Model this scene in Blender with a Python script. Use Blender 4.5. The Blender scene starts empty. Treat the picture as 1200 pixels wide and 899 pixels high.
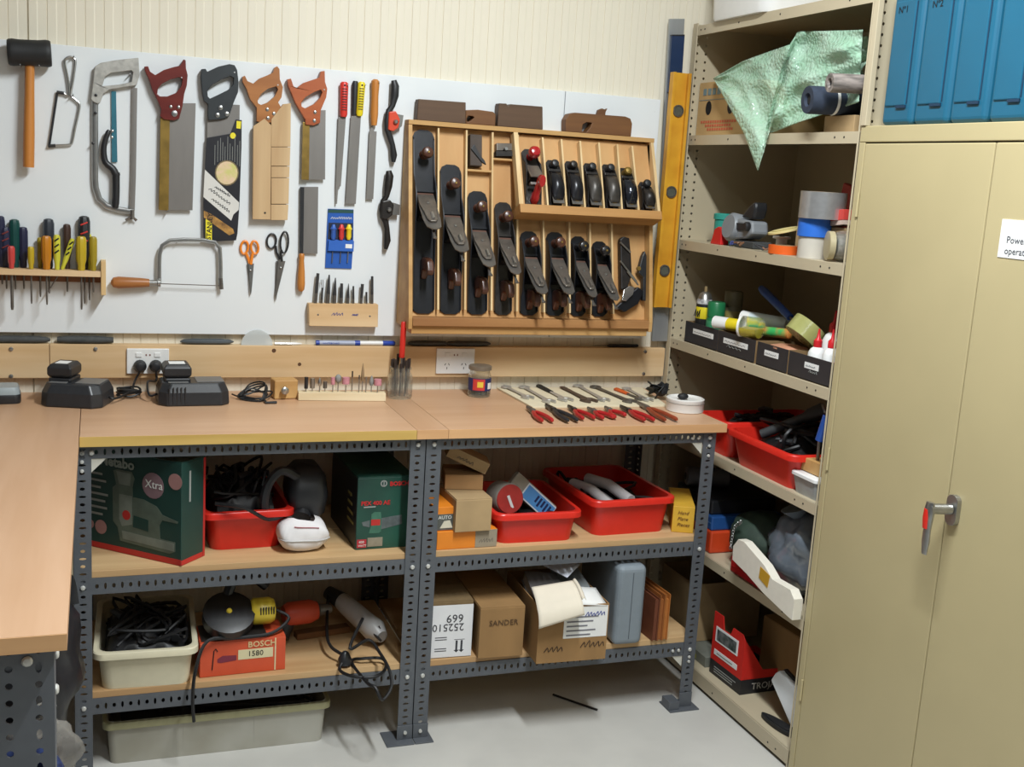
import bpy, bmesh, math, random
from mathutils import Vector, Matrix, geometry
random.seed(7)
PI = math.pi
SC = bpy.context.scene
COL = SC.collection

# ------------------------------------------------------------------ camera
CAM = Vector((0.0424, -3.3630, 1.5767))
FW = Vector((0.34569943, 0.92079191, -0.18064931))
RT = Vector((0.93833134, -0.34027772, 0.06119946))
UP = Vector((0.00511896, 0.19066552, 0.98164171))
FPX = 1318.75
cd = bpy.data.cameras.new('camera')
cd.sensor_fit = 'HORIZONTAL'; cd.sensor_width = 36.0; cd.lens = FPX / 1200 * 36
cd.clip_start = 0.05
cam = bpy.data.objects.new('camera', cd); COL.objects.link(cam)
Mc = Matrix((RT, UP, -FW)).transposed().to_4x4(); Mc.translation = CAM
cam.matrix_world = Mc
SC.camera = cam

# ------------------------------------------------------------------ world, lamps, exposure
SC.view_settings.view_transform = 'Standard'
SC.view_settings.look = 'None'
SC.view_settings.exposure = 0.0
SC.view_settings.gamma = 1.0
SC.view_settings.use_curve_mapping = False
wd = bpy.data.worlds.new('world'); SC.world = wd; wd.use_nodes = True
bg = wd.node_tree.nodes['Background']
bg.inputs[0].default_value = (0.95, 0.98, 1.0, 1); bg.inputs[1].default_value = 0.05
def area(name, loc, sx, sy, watts, col=(0.92, 0.975, 1.0)):
    l = bpy.data.lights.new(name, 'AREA'); l.shape = 'RECTANGLE'; l.size = sx; l.size_y = sy
    l.energy = watts; l.color = col
    o = bpy.data.objects.new(name, l); COL.objects.link(o); o.location = loc
    return o
area('ceiling_lamp_light', (1.0, -1.92, 2.88), 0.10, 1.2, 90)
area('ceiling_lamp_light', (0.2, -3.9, 2.88), 0.10, 1.2, 18)

# ------------------------------------------------------------------ pixel -> place helpers (true planes of the room)
def ray(px, py):
    return FW + RT * ((px - 600) / FPX) - UP * ((py - 449.5) / FPX)
def aty(px, py, y):
    d = ray(px, py); return CAM + d * ((y - CAM.y) / d.y)
def atz(px, py, z):
    d = ray(px, py); return CAM + d * ((z - CAM.z) / d.z)
def atx(px, py, x):
    d = ray(px, py); return CAM + d * ((x - CAM.x) / d.x)

# ------------------------------------------------------------------ materials
def lin(c):
    r = []
    for v in c[:3]:
        v = v / 255.0
        r.append(v / 12.92 if v <= 0.04045 else ((v + 0.055) / 1.055) ** 2.4)
    return (r[0], r[1], r[2], 1)
MATS = {}
def M(name, rgb=None, rough=0.6, metal=0.0, var=0.12, scale=30, bump=0.0, stretch=(1, 1, 1), trans=0.0, spec=0.5, alpha=1.0, rgb2=None, bscale=None, detail=3):
    if name in MATS: return MATS[name]
    m = bpy.data.materials.new(name); m.use_nodes = True
    nt = m.node_tree; b = nt.nodes['Principled BSDF']
    b.inputs['Roughness'].default_value = rough; b.inputs['Metallic'].default_value = metal
    b.inputs['Specular IOR Level'].default_value = spec
    c1 = lin(rgb)
    c2 = lin(rgb2) if rgb2 else tuple(v * (1 - var) for v in c1[:3]) + (1,)
    tc = nt.nodes.new('ShaderNodeTexCoord'); mp = nt.nodes.new('ShaderNodeMapping')
    mp.inputs['Scale'].default_value = stretch
    nz = nt.nodes.new('ShaderNodeTexNoise'); nz.inputs['Scale'].default_value = scale; nz.inputs['Detail'].default_value = detail
    cr = nt.nodes.new('ShaderNodeValToRGB')
    cr.color_ramp.elements[0].position = 0.35; cr.color_ramp.elements[1].position = 0.65
    cr.color_ramp.elements[0].color = c2; cr.color_ramp.elements[1].color = c1
    L = nt.links.new
    L(tc.outputs['Object'], mp.inputs['Vector']); L(mp.outputs['Vector'], nz.inputs['Vector'])
    L(nz.outputs['Fac'], cr.inputs['Fac']); L(cr.outputs['Color'], b.inputs['Base Color'])
    if bump:
        bp = nt.nodes.new('ShaderNodeBump'); bp.inputs['Strength'].default_value = bump; bp.inputs['Distance'].default_value = 0.002
        src = nz
        if bscale:
            src = nt.nodes.new('ShaderNodeTexNoise'); src.inputs['Scale'].default_value = bscale
            L(mp.outputs['Vector'], src.inputs['Vector'])
        L(src.outputs['Fac'], bp.inputs['Height']); L(bp.outputs['Normal'], b.inputs['Normal'])
    if trans: b.inputs['Transmission Weight'].default_value = trans; b.inputs['IOR'].default_value = 1.2
    if alpha < 1: b.inputs['Alpha'].default_value = alpha
    MATS[name] = m
    return m
def wood(name, rgb, rgb2, axis='x', scale=14, rough=0.6, bump=0.1):
    s = {'x': (0.08, 1, 1), 'y': (1, 0.08, 1), 'z': (1, 1, 0.08)}[axis]
    return M(name, rgb, rough=rough, rgb2=rgb2, scale=scale, stretch=s, bump=bump, detail=5)
white_pl = M('white_plastic', (232, 232, 230), 0.4, var=0.03)
black_pl = M('black_plastic', (38, 39, 42), 0.42, var=0.2)
black_rb = M('black_rubber', (30, 31, 33), 0.6, var=0.25, scale=60)
black_cb = M('black_cable', (24, 24, 26), 0.5, var=0.2)
steel = M('bright_steel', (178, 178, 176), 0.3, 0.9, var=0.15, scale=40)
dsteel = M('dull_steel', (128, 124, 120), 0.42, 0.75, var=0.25, scale=25, bump=0.1)
gsteel = M('grey_blade_steel', (132, 128, 124), 0.5, 0.45, var=0.2, scale=16, stretch=(1, 1, 0.2))
brass = M('old_brass', (150, 122, 60), 0.45, 0.6, var=0.3, scale=30)
iron = M('blue_black_iron', (27, 29, 35), 0.4, 0.3, var=0.35, scale=35, bump=0.1)
iron2 = M('worn_black_iron', (50, 46, 44), 0.42, 0.35, var=0.4, scale=40, bump=0.15)
capst = M('worn_lever_cap_steel', (132, 124, 116), 0.36, 0.6, var=0.3, scale=30)
alu = M('aluminium', (176, 180, 184), 0.4, 0.7, var=0.1, scale=20, stretch=(1, 1, 0.1))
ink = M('black_ink', (22, 22, 26), 0.7, var=0.0)
ink_b = M('blue_ink', (44, 60, 140), 0.7, var=0.0)
ink_w = M('white_ink', (225, 225, 220), 0.7, var=0.0)
ink_g = M('pale_grey_ink', (150, 152, 148), 0.7, var=0.05)
ink_r = M('red_ink', (200, 40, 40), 0.7, var=0.0)
paper = M('white_paper', (232, 232, 230), 0.8, var=0.03)
card = M('brown_cardboard', (156, 120, 76), 0.85, var=0.14, scale=12, stretch=(1, 1, 0.3))
card2 = M('pale_cardboard', (176, 148, 108), 0.85, var=0.14, scale=14)
pine = wood('pine_plank', (222, 192, 150), (206, 170, 124), 'x', 18)
pine_z = wood('pine_upright', (226, 198, 150), (206, 172, 120), 'z', 20)
pine_d = wood('honey_pine', (204, 164, 106), (180, 136, 80), 'x', 16)
ply = wood('rack_plywood', (204, 160, 106), (188, 140, 86), 'z', 12)
shelfw = wood('shelf_pine', (212, 180, 134), (180, 142, 98), 'x', 10)
beech = wood('beech_laminate', (198, 160, 128), (189, 149, 115), 'y', 22, 0.38, 0.0)
beech_x = wood('beech_laminate_long', (202, 164, 131), (194, 153, 118), 'x', 22, 0.38, 0.0)
dwood = wood('dark_hardwood', (104, 78, 56), (78, 56, 40), 'x', 20)
dwood2 = wood('brown_hardwood', (128, 86, 46), (98, 62, 34), 'x', 22)
rosew = wood('rosewood', (92, 56, 40), (62, 36, 28), 'z', 20, 0.3)
slotst = M('grey_slotted_steel', (94, 98, 104), 0.5, 0.2, var=0.1, scale=30)
crs = M('cream_enamel_steel', (190, 177, 150), 0.42, 0.0, var=0.04, scale=8)
cab = M('beige_enamel_cabinet', (184, 170, 130), 0.4, 0.0, var=0.04, scale=5)
redpl = M('red_plastic', (216, 44, 32), 0.35, var=0.06)
glass = M('clear_glass', (235, 240, 238), 0.05, var=0.0, trans=0.95, alpha=0.55)
chrome_t = M('chrome_tool_steel', (196, 194, 190), 0.32, 0.55, var=0.12, scale=60)
galv = M('galvanised_bolt', (205, 205, 200), 0.35, 0.3, var=0.1)

# ------------------------------------------------------------------ mesh builder
class MB:
    def __init__(s, Mx=None):
        s.v = []; s.f = []; s.M = Mx or Matrix()
    def add(s, vs, fs):
        k = len(s.v)
        s.v += [s.M @ Vector(p) for p in vs]
        s.f += [tuple(i + k for i in f) for f in fs]
        return s
    def box(s, c, sz, R=None, taper=None):
        x, y, z = (q / 2 for q in sz)
        t = taper or 1
        vs = [Vector((sx * x * (t if sz_ > 0 else 1), sy * y * (t if sz_ > 0 else 1), sz_ * z)) for sz_ in (-1, 1) for sy in (-1, 1) for sx in (-1, 1)]
        if R is not None: vs = [R @ p for p in vs]
        vs = [p + Vector(c) for p in vs]
        return s.add(vs, [(0, 2, 3, 1), (4, 5, 7, 6), (0, 1, 5, 4), (2, 6, 7, 3), (0, 4, 6, 2), (1, 3, 7, 5)])
    def span(s, a, b):
        return s.box([(a[i] + b[i]) / 2 for i in range(3)], [abs(b[i] - a[i]) for i in range(3)])
    def prism(s, pts, d, holes=(), frame=None):
        """pts: 3D planar outline (front); d: extrusion vector"""
        loops = [[Vector(p) for p in pts]] + [[Vector(p) for p in h] for h in holes]
        tris = geometry.tessellate_polygon(loops)
        fl = [p for l in loops for p in l]; n = len(fl); d = Vector(d)
        fs = [tuple(t) for t in tris] + [tuple(i + n for i in reversed(t)) for t in tris]
        k = 0
        for l in loops:
            m = len(l)
            for i in range(m):
                a, b = k + i, k + (i + 1) % m
                fs.append((a, b, b + n, a + n))
            k += m
        return s.add(fl + [p + d for p in fl], fs)
    def tube(s, pts, r, n=8, closed=False, flat=None):
        pts = [Vector(p) for p in pts]; m = len(pts)
        rr = r if isinstance(r, (list, tuple)) else [r] * m
        vs = []; prev = None
        for i, p in enumerate(pts):
            if closed: t = pts[(i + 1) % m] - pts[i - 1]
            else: t = pts[min(i + 1, m - 1)] - pts[max(i - 1, 0)]
            if t.length < 1e-9: t = Vector((0, 0, 1))
            t.normalize()
            if prev is None:
                prev = t.orthogonal().normalized() if flat is None else (Vector(flat) - t * Vector(flat).dot(t)).normalized()
            a = (prev - t * prev.dot(t))
            a = a.normalized() if a.length > 1e-6 else t.orthogonal().normalized()
            b = t.cross(a); prev = a
            q = rr[i]; q = q if isinstance(q, (list, tuple)) else (q, q)
            for j in range(n):
                an = 2 * PI * j / n
                vs.append(p + a * (q[0] * math.cos(an)) + b * (q[1] * math.sin(an)))
        fs = []
        for i in range(m if closed else m - 1):
            for j in range(n):
                a, b = i * n + j, i * n + (j + 1) % n
                c, e = ((i + 1) % m) * n + (j + 1) % n, ((i + 1) % m) * n + j
                fs.append((a, b, c, e))
        if not closed:
            fs.append(tuple(range(n - 1, -1, -1))); fs.append(tuple((m - 1) * n + j for j in range(n)))
        return s.add(vs, fs)
    def lathe(s, prof, o=(0, 0, 0), ax=(0, 0, 1), n=16):
        o = Vector(o); ax = Vector(ax).normalized(); a = ax.orthogonal().normalized(); b = ax.cross(a)
        vs = []; fs = []
        for r, h in prof:
            for j in range(n):
                an = 2 * PI * j / n
                vs.append(o + ax * h + a * (r * math.cos(an)) + b * (r * math.sin(an)))
        m = len(prof)
        for i in range(m - 1):
            for j in range(n):
                fs.append((i * n + j, i * n + (j + 1) % n, (i + 1) * n + (j + 1) % n, (i + 1) * n + j))
        fs.append(tuple(range(n - 1, -1, -1))); fs.append(tuple((m - 1) * n + j for j in range(n)))
        return s.add(vs, fs)
    def grid(s, fn, nu, nv):
        vs = [fn(i / nu, j / nv) for j in range(nv + 1) for i in range(nu + 1)]
        fs = [(j * (nu + 1) + i, j * (nu + 1) + i + 1, (j + 1) * (nu + 1) + i + 1, (j + 1) * (nu + 1) + i) for j in range(nv) for i in range(nu)]
        return s.add(vs, fs)
    def ball(s, c, r, n=12, m=8, R=None):
        r = r if isinstance(r, (list, tuple)) else (r, r, r)
        vs = []
        for i in range(m + 1):
            th = PI * i / m
            for j in range(n):
                ph = 2 * PI * j / n
                p = Vector((r[0] * math.sin(th) * math.cos(ph), r[1] * math.sin(th) * math.sin(ph), r[2] * math.cos(th)))
                if R is not None: p = R @ p
                vs.append(p + Vector(c))
        fs = [(i * n + j, i * n + (j + 1) % n, (i + 1) * n + (j + 1) % n, (i + 1) * n + j) for i in range(m) for j in range(n)]
        return s.add(vs, fs)
    def loft(s, loops, cap0=True, cap1=True):
        n = len(loops[0]); vs = [p for l in loops for p in l]; fs = []
        for i in range(len(loops) - 1):
            for j in range(n):
                fs.append((i * n + j, i * n + (j + 1) % n, (i + 1) * n + (j + 1) % n, (i + 1) * n + j))
        if cap0: fs.append(tuple(range(n - 1, -1, -1)))
        if cap1: fs.append(tuple((len(loops) - 1) * n + j for j in range(n)))
        return s.add(vs, fs)
    def cells(s, o, u, v, w, length, width, pitch, pat=0, rows=1):
        """perforated strip: o corner, u along, v across; real holes"""
        o, u, v = Vector(o), Vector(u), Vector(v); n = max(1, int(length / pitch)); p = length / n; cw = width / rows
        for i in range(n):
            for k in range(rows):
                c = o + u * ((i + 0.5) * p) + v * ((k + 0.5) * cw)
                hx, hy = p / 2, cw / 2
                if pat == 0: rx, ry = (0.0045, 0.0062) if i % 2 == 0 else (0.0032, 0.009)
                elif pat == 1: rx, ry = 0.0042, 0.0042
                else: rx, ry = (0.0055, 0.0055) if k else ((0.009, 0.0045) if i % 2 else (0.0055, 0.0055))
                out = [(-hx, -hy), (0, -hy), (hx, -hy), (hx, 0), (hx, hy), (0, hy), (-hx, hy), (-hx, 0)]
                inn = [(rx * math.cos(t), ry * math.sin(t)) for t in [PI * 1.25 + q * PI / 4 for q in range(8)]]
                vs = [c + u * a + v * b for a, b in out] + [c + u * a + v * b for a, b in inn]
                s.add(vs, [(q, (q + 1) % 8, 8 + (q + 1) % 8, 8 + q) for q in range(8)])
        return s
def wloc(o):
    p = Vector((0, 0, 0))
    while o is not None:
        p = p + o.location; o = o.parent
    return p
def link(name, mb, mat, parent=None, bev=0, smooth=False, origin=None, solid=0, seg=2, ang=40, merge=False):
    me = bpy.data.meshes.new(name)
    if parent is not None: off = wloc(parent)
    elif origin is not None: off = Vector(origin)
    else:
        xs = [p.x for p in mb.v]; ys = [p.y for p in mb.v]; zs = [p.z for p in mb.v]
        off = Vector(((min(xs) + max(xs)) / 2, (min(ys) + max(ys)) / 2, min(zs)))
    me.from_pydata([p - off for p in mb.v], [], mb.f)
    bm = bmesh.new(); bm.from_mesh(me)
    if merge: bmesh.ops.remove_doubles(bm, verts=bm.verts, dist=1e-5)
    bmesh.ops.recalc_face_normals(bm, faces=bm.faces)
    bm.to_mesh(me); bm.free()
    me.materials.append(mat)
    if smooth:
        me.shade_smooth(); me.set_sharp_from_angle(angle=math.radians(ang))
    o = bpy.data.objects.new(name, me); COL.objects.link(o)
    if parent is not None: o.parent = parent
    else: o.location = off
    if solid:
        md = o.modifiers.new('thick', 'SOLIDIFY'); md.thickness = solid; md.offset = 0
    if bev:
        md = o.modifiers.new('bevel', 'BEVEL'); md.width = bev; md.segments = seg; md.limit_method = 'ANGLE'; md.angle_limit = math.radians(35)
    return o
def tag(o, label, cat, group=None):
    o['label'] = label; o['category'] = cat
    if group: o['group'] = group
    return o
def T(name, label, cat, loc, group=None):
    o = bpy.data.objects.new(name, None); COL.objects.link(o); o.location = loc; o.empty_display_size = 0.05
    return tag(o, label, cat, group)
def solo(name, mb, mat, label, cat, group=None, **k):
    return tag(link(name, mb, mat, **k), label, cat, group)
def struct(name, mb, mat, parent=None, **k):
    o = link(name, mb, mat, parent, **k)
    if parent is None: o['kind'] = 'structure'
    return o
def frame(loc, rz=0, rx=0, ry=0):
    return Matrix.Translation(loc) @ Matrix.Rotation(rz, 4, 'Z') @ Matrix.Rotation(ry, 4, 'Y') @ Matrix.Rotation(rx, 4, 'X')
def smooth_path(pts, k=5, closed=False):
    P = [Vector(p) for p in pts]; n = len(P); out = []
    for i in range(n if closed else n - 1):
        if closed: a, b, c, d = P[i - 1], P[i], P[(i + 1) % n], P[(i + 2) % n]
        else: a, b, c, d = P[max(i - 1, 0)], P[i], P[i + 1], P[min(i + 2, n - 1)]
        for j in range(k):
            t = j / k
            out.append(0.5 * ((2 * b) + (c - a) * t + (2 * a - 5 * b + 4 * c - d) * t * t + (3 * b - a - 3 * c + d) * t ** 3))
    if not closed: out.append(P[-1])
    return out
def rrect(w, h, r, n=4):
    out = []
    for cx, cy, a in ((w / 2 - r, h / 2 - r, 0), (-w / 2 + r, h / 2 - r, PI / 2), (-w / 2 + r, -h / 2 + r, PI), (w / 2 - r, -h / 2 + r, 1.5 * PI)):
        for i in range(n + 1):
            t = a + PI / 2 * i / n
            out.append((cx + r * math.cos(t), cy + r * math.sin(t)))
    return out
def text(s, o, u, v, size, mat, parent, name='lettering', align='LEFT', bold=0, shear=0, depth=0.0003):
    """flat lettering: o lower-left of the line, u reading direction, v up"""
    cu = bpy.data.curves.new('t', 'FONT'); cu.body = s; cu.size = size; cu.align_x = align
    cu.extrude = depth; cu.offset = bold; cu.shear = shear; cu.resolution_u = 2
    t = bpy.data.objects.new('t', cu); COL.objects.link(t)
    dg = bpy.context.evaluated_depsgraph_get()
    me = bpy.data.meshes.new_from_object(t.evaluated_get(dg))
    u = Vector(u).normalized(); v = Vector(v); v = (v - u * v.dot(u)).normalized(); w = u.cross(v)
    Mx = Matrix((u, v, w)).transposed().to_4x4(); Mx.translation = Vector(o) - wloc(parent)
    me.transform(Mx); me.materials.clear(); me.materials.append(mat)
    bpy.data.objects.remove(t); bpy.data.curves.remove(cu)
    ob = bpy.data.objects.new(name, me); COL.objects.link(ob); ob.parent = parent
    return ob
def scribble(mb, o, u, v, length, h, n, r=0.0008, slant=0.3):
    """handwriting: one wavy pen stroke"""
    o, u, v = Vector(o), Vector(u).normalized(), Vector(v).normalized(); pts = []
    for i in range(n * 2 + 1):
        a = (i % 2) * h * random.uniform(0.55, 1.0)
        pts.append(o + u * (length * i / (n * 2) + a * slant) + v * a)
    return mb.tube(smooth_path(pts, 3), r, 4)

# ================================================================== the room
wallm = M('cream_wall_cladding', (228, 220, 201), 0.5, var=0.02, scale=6, stretch=(3, 1, 0.2))
floorm = M('grey_painted_floor', (198, 196, 190), 0.45, var=0.10, scale=5, bump=0.03)
ceilm = M('white_ceiling', (225, 222, 214), 0.8, var=0.02)
prof = []; x = -1.6; pitch = 0.0475; k = 0
while x < 2.34:
    if abs(x + 0.127) < pitch / 2: prof += [(x, 0.0), (x + 0.001, 0.007), (x + 0.0035, 0.007), (x + 0.0045, 0.0)]
    else: prof += [(x, 0.0), (x + 0.001, 0.0022), (x + 0.0022, 0.0022), (x + 0.003, 0.0)]
    prof += [(x + pitch * 0.5, -0.0006), (x + pitch * 0.56, 0.0002)]
    x += pitch; k += 1
prof.append((2.36, 0.0))
mb = MB(); n = len(prof)
mb.add([(a, b, 0) for a, b in prof] + [(a, b, 3.0) for a, b in prof] + [(-1.6, 0.06, 0), (2.36, 0.06, 0), (-1.6, 0.06, 3), (2.36, 0.06, 3)],
       [(i, i + 1, n + i + 1, n + i) for i in range(n - 1)] + [(2 * n, 2 * n + 1, 2 * n + 3, 2 * n + 2), (0, n, 2 * n + 2, 2 * n), (n - 1, 2 * n - 1, 2 * n + 3, 2 * n + 1)])
struct('wall_back', mb, wallm)
struct('wall_right', MB().span((2.34, -5.5, 0), (2.4, 0.0, 3.0)), wallm)
struct('floor', MB().span((-3.0, -6.0, -0.1), (2.4, 0.06, 0.0)), floorm)
struct('ceiling', MB().span((-3.0, -6.0, 3.0), (2.4, 0.06, 3.06)), ceilm)

# white tool boards screwed on the wall
boardm = M('white_laminate_board', (226, 230, 232), 0.45, var=0.02, scale=4)
for a, b, lab in ((-1.0, 1.414, 'large white tool board screwed to the cream wall, hung with saws'), (1.4165, 1.747, 'narrow white tool board panel beside the yellow spirit level')):
    t = T('tool_board', lab, 'tool board', ((a + b) / 2, 0, 1.07))
    link('board', MB().span((a, -0.02, 1.072), (b, -0.002, 1.848)), boardm, t, bev=0.001)
    for px, py in ((392, 94), (630, 115)) if a < 0 else ((673, 119), (767, 131)):
        p = aty(px, py, -0.02)
        link('screw', MB().lathe([(0.0045, -0.002), (0.004, -0.0004), (0.001, 0.0)], p, (0, -1, 0), 10), steel, t, smooth=True)
# timber rail with ledge
for a, b, sc, lab in ((-1.0, -0.083, ((13, 409), (13, 441)), 'short end of pine rail on the wall left of the joint'),
                      (-0.0815, 1.836, ((112, 409), (756, 412), (754, 438)), 'long knotty pine rail on the wall above the worktop')):
    t = T('timber_rail', lab, 'rail', ((a + b) / 2, 0, 0.945))
    link('plank', MB().span((a, -0.03, 0.945), (b, -0.001, 1.041)), pine, t, bev=0.0015)
    for px, py in sc:
        p = aty(px, py, -0.03)
        link('screw', MB().lathe([(0.006, 0), (0.0055, 0.003), (0.002, 0.004)], p, (0, -1, 0), 10), steel, t, smooth=True)
    if b > 0:
        km = M('pine_knot', (96, 62, 36), 0.7, var=0.3, scale=80)
        for px, py, r in ((321, 411, 0.007), (351, 427, 0.006)):
            p = aty(px, py, -0.03)
            link('knot', MB().lathe([(r, -0.001), (r * 0.9, 0.0004)], p, (0, -1, 0), 10), km, t)

# ================================================================== slotted-angle workbenches
FY = -0.5314
H1, H2 = 0.5328, 0.2113
ZS1, ZS2 = H1 + 0.018, H2 + 0.018
def upright(t, x, sx, y, sy, z0=0.0, z1=0.874, w=0.041, pat=0):
    """L section: front flange from x in direction sx, side flange in direction sy"""
    mb = MB()
    mb.cells((x, y, z0), (0, 0, 1), (sx, 0, 0), None, z1 - z0, w, 0.0195, pat)
    mb.cells((x, y, z0), (0, 0, 1), (0, sy, 0), None, z1 - z0, w, 0.0195, pat)
    return link('upright', mb, slotst, t, solid=0.0022, merge=True)
def beam(t, x0, x1, y, ztop, h, name='beam', back=1):
    mb = MB()
    mb.cells((x0, y, ztop - h), (1, 0, 0), (0, 0, 1), None, x1 - x0, h, 0.0195, 0)
    mb.span((x0, y, ztop - 0.0022), (x1, y + back * 0.035, ztop))
    return link(name, mb, slotst, t, solid=0.002, merge=True)
def sidebeam(t, x, y0, y1, ztop, h):
    mb = MB().cells((x, y0, ztop - h), (0, 1, 0), (0, 0, 1), None, y1 - y0, h, 0.0195, 0)
    return link('side_beam', mb, slotst, t, solid=0.002, merge=True)
def bolt(t, p, ax=(0, -1, 0), r=0.0065):
    link('bolt', MB().lathe([(r, 0), (r, 0.002), (r * 0.7, 0.0045), (r * 0.2, 0.005)], p, ax, 10), galv, t, smooth=True)
def bench(x0, x1, lab, bolts_l):
    t = T('workbench_frame', lab, 'workbench', ((x0 + x1) / 2, -0.28, 0))
    for x, sx in ((x0, 1), (x1, -1)):
        upright(t, x, sx, FY, 1); upright(t, x, sx, -0.03, -1)
        sidebeam(t, x, FY, -0.03, 0.870, 0.032); sidebeam(t, x, FY, -0.03, H1, 0.04); sidebeam(t, x, FY, -0.03, H2, 0.04)
    for z, h in ((0.872, 0.032), (H1, 0.042), (H2, 0.042)):
        beam(t, x0 + 0.003, x1 - 0.003, FY + 0.003, z, h); beam(t, x0 + 0.003, x1 - 0.003, -0.034, z, h, back=-1)
    for z in (0.855, H1 - 0.022, H2 - 0.022):
        for x in (x0 + 0.02, x1 - 0.02): bolt(t, (x, FY - 0.001, z))
    for nm, z in (('upper_shelf', H1), ('lower_shelf', H2)):
        d = 0.24; y = FY + 0.005
        for q in range(2):      # each shelf is two wide boards
            link('shelf_board', MB().span((x0 + 0.004, y + q * d, z + 0.0005), (x1 - 0.004, y + q * d + d - 0.003, z + 0.018)), shelfw, t, bev=0.001)
    return t
bL = bench(-0.014, 0.868, 'grey slotted-angle workbench frame holding the dark green tool boxes', 1)
bR = bench(0.8725, 1.759, 'grey slotted-angle workbench frame holding the red tubs', 0)
for x in (0.006, 0.028): bolt(bL, (x, FY - 0.001, 0.855))
for z in (0.833, 0.81): bolt(bL, (0.006, FY - 0.001, z), r=0.005)
for x, z in ((1.68, 0.855), (1.70, 0.855), (1.739, 0.83), (1.739, 0.80), (1.68, 0.19), (1.70, 0.19), (1.739, 0.165), (1.739, 0.15)): bolt(bR, (x, FY - 0.001, z), r=0.005)
gus = M('pale_gusset_plate', (205, 202, 190), 0.5, var=0.05)
for t, x, s in ((bL, 0.0275, 1), (bR, 1.7175, -1)):
    for z in (0.84, 0.169):
        if t is bL and z < 0.5: continue
        link('gusset', MB().prism([(x, FY + 0.004, z), (x + s * 0.035, FY + 0.004, z), (x, FY + 0.004, z - 0.035)], (0, 0.002, 0)), gus, t)
# foot plates
for t, a, b, c in ((bL, 0.79, 0.8695, 0.848), (bR, 0.8715, 0.925, 0.892)):
    fp = MB().span((a, FY - 0.035, 0), (b, FY + 0.05, 0.004)); fp.span((max(a, 0.825), FY - 0.005, 0.004), (min(b, 0.915), FY - 0.002, 0.045))
    link('foot_plate', fp, slotst, t, bev=0.001)
    link('bolt', MB().lathe([(0.005, 0), (0.005, 0.005)], (c, FY - 0.005, 0.025), (0, -1, 0), 8), galv, t)
fp = MB().span((1.675, FY - 0.03, 0), (1.775, FY + 0.045, 0.004)); fp.span((1.715, FY - 0.006, 0.004), (1.759, FY - 0.003, 0.05)); fp.span((1.675, FY - 0.02, 0.004), (1.71, FY + 0.03, 0.03))
link('foot_plate', fp, slotst, bR, bev=0.001)
link('packing_board', MB().span((-0.040, FY + 0.002, 0.535), (-0.0165, FY + 0.02, 0.655)), crs, bL)

# worktops
edge_y = wood('ochre_raw_edge', (206, 172, 98), (190, 154, 80), 'x', 20)
edge_p = wood('beech_edge_strip', (212, 166, 118), (198, 150, 104), 'x', 20)
def top(x0, x1, y0, y1, mat, em, lab, ends=0):
    t = T('worktop', lab, 'worktop', ((x0 + x1) / 2, (y0 + y1) / 2, 0.875))
    link('board', MB().span((x0, y0 + 0.002, 0.8748), (x1, y1, 0.9)), mat, t, bev=0.0008)
    link('edge_strip', MB().span((x0, y0, 0.8748), (x1, y0 + 0.0015, 0.8995)), em, t)
    return t
top(0.0015, 0.838, -0.5514, -0.002, beech_x, edge_y, 'long beech laminate worktop with ochre front edge under the battery chargers')
top(0.839, 0.9255, -0.5514, -0.002, beech, edge_p, 'narrow strip of beech worktop filling the joint beside the glass jar')
top(0.9265, 1.782, -0.5514, -0.002, beech_x, edge_p, 'beech laminate worktop carrying the spanners and pliers')
top(-0.66, 0.0, -1.743, -0.002, beech, edge_p, 'beech laminate return worktop running out into the room')

# return bench frame
rb = T('workbench_frame', 'grey slotted-angle frame under the return worktop', 'workbench', (-0.33, -0.9, 0))
def bigpost(x, sx, y, sy):
    mb = MB(); mb.cells((x, y, 0), (0, 0, 1), (sx, 0, 0), None, 0.874, 0.08, 0.026, 2, 2)
    mb.cells((x, y, 0), (0, 0, 1), (0, sy, 0), None, 0.874, 0.05, 0.026, 1, 1)
    link('upright', mb, slotst, rb, solid=0.003, merge=True)
bigpost(-0.02, -1, -1.70, 1); bigpost(-0.62, 1, -1.70, 1)
for x, sx in ((-0.05, -1), (-0.62, 1)): upright(rb, x, sx, -0.60, -1)
beam(rb, -0.617, -0.023, -1.697, 0.873, 0.05); beam(rb, -0.617, -0.023, -1.697, 0.06, 0.05)
sidebeam(rb, -0.05, -1.70, -0.60, 0.873, 0.04)
for p, ax in (((-0.055, -1.702, 0.845), (0, -1, 0)), ((-0.018, -1.66, 0.85), (1, 0, 0)), ((-0.018, -1.66, 0.835), (1, 0, 0)), ((-0.018, -1.685, 0.79), (1, 0, 0))): bolt(rb, p, ax, 0.008)

# ================================================================== cream steel shelving along the right wall
XS, XB = 1.8408, 2.28
Y0, Y1 = -0.022, -0.936
LIPS = [2.053, 1.7117, 1.3765, 1.0496, 0.7352, 0.4081, 0.012]
ZT = [z + 0.03 for z in LIPS]; ZT[6] = 0.055
sh = T('steel_shelving', 'cream steel shelving unit full of tools beside the tall cupboard', 'shelving', ((XS + XB) / 2, (Y0 + Y1) / 2, 0))
def side(t, y, z0, z1, name='side_panel'):
    mb = MB().cells((XS + 0.006, y, z0), (0, 0, 1), (1, 0, 0), None, z1 - z0, 0.062, 0.0255, 1, 2)
    mb.add([(XS + 0.068, y, z0), (XB, y, z0), (XB, y, z1), (XS + 0.068, y, z1)], [(0, 1, 2, 3)])
    return link(name, mb, crs, t, solid=0.0016, merge=True)
side(sh, Y0, 0.0, 2.092); side(sh, Y1, 0.0, 2.092)
for y in (Y0, Y1):
    s = -1 if y == Y0 else 1
    link('post', MB().span((XS, y, 0.0), (XS + 0.004, y + s * (0.028 if s < 0 else 0.004), 2.092)), crs, sh, bev=0.001)
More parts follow.
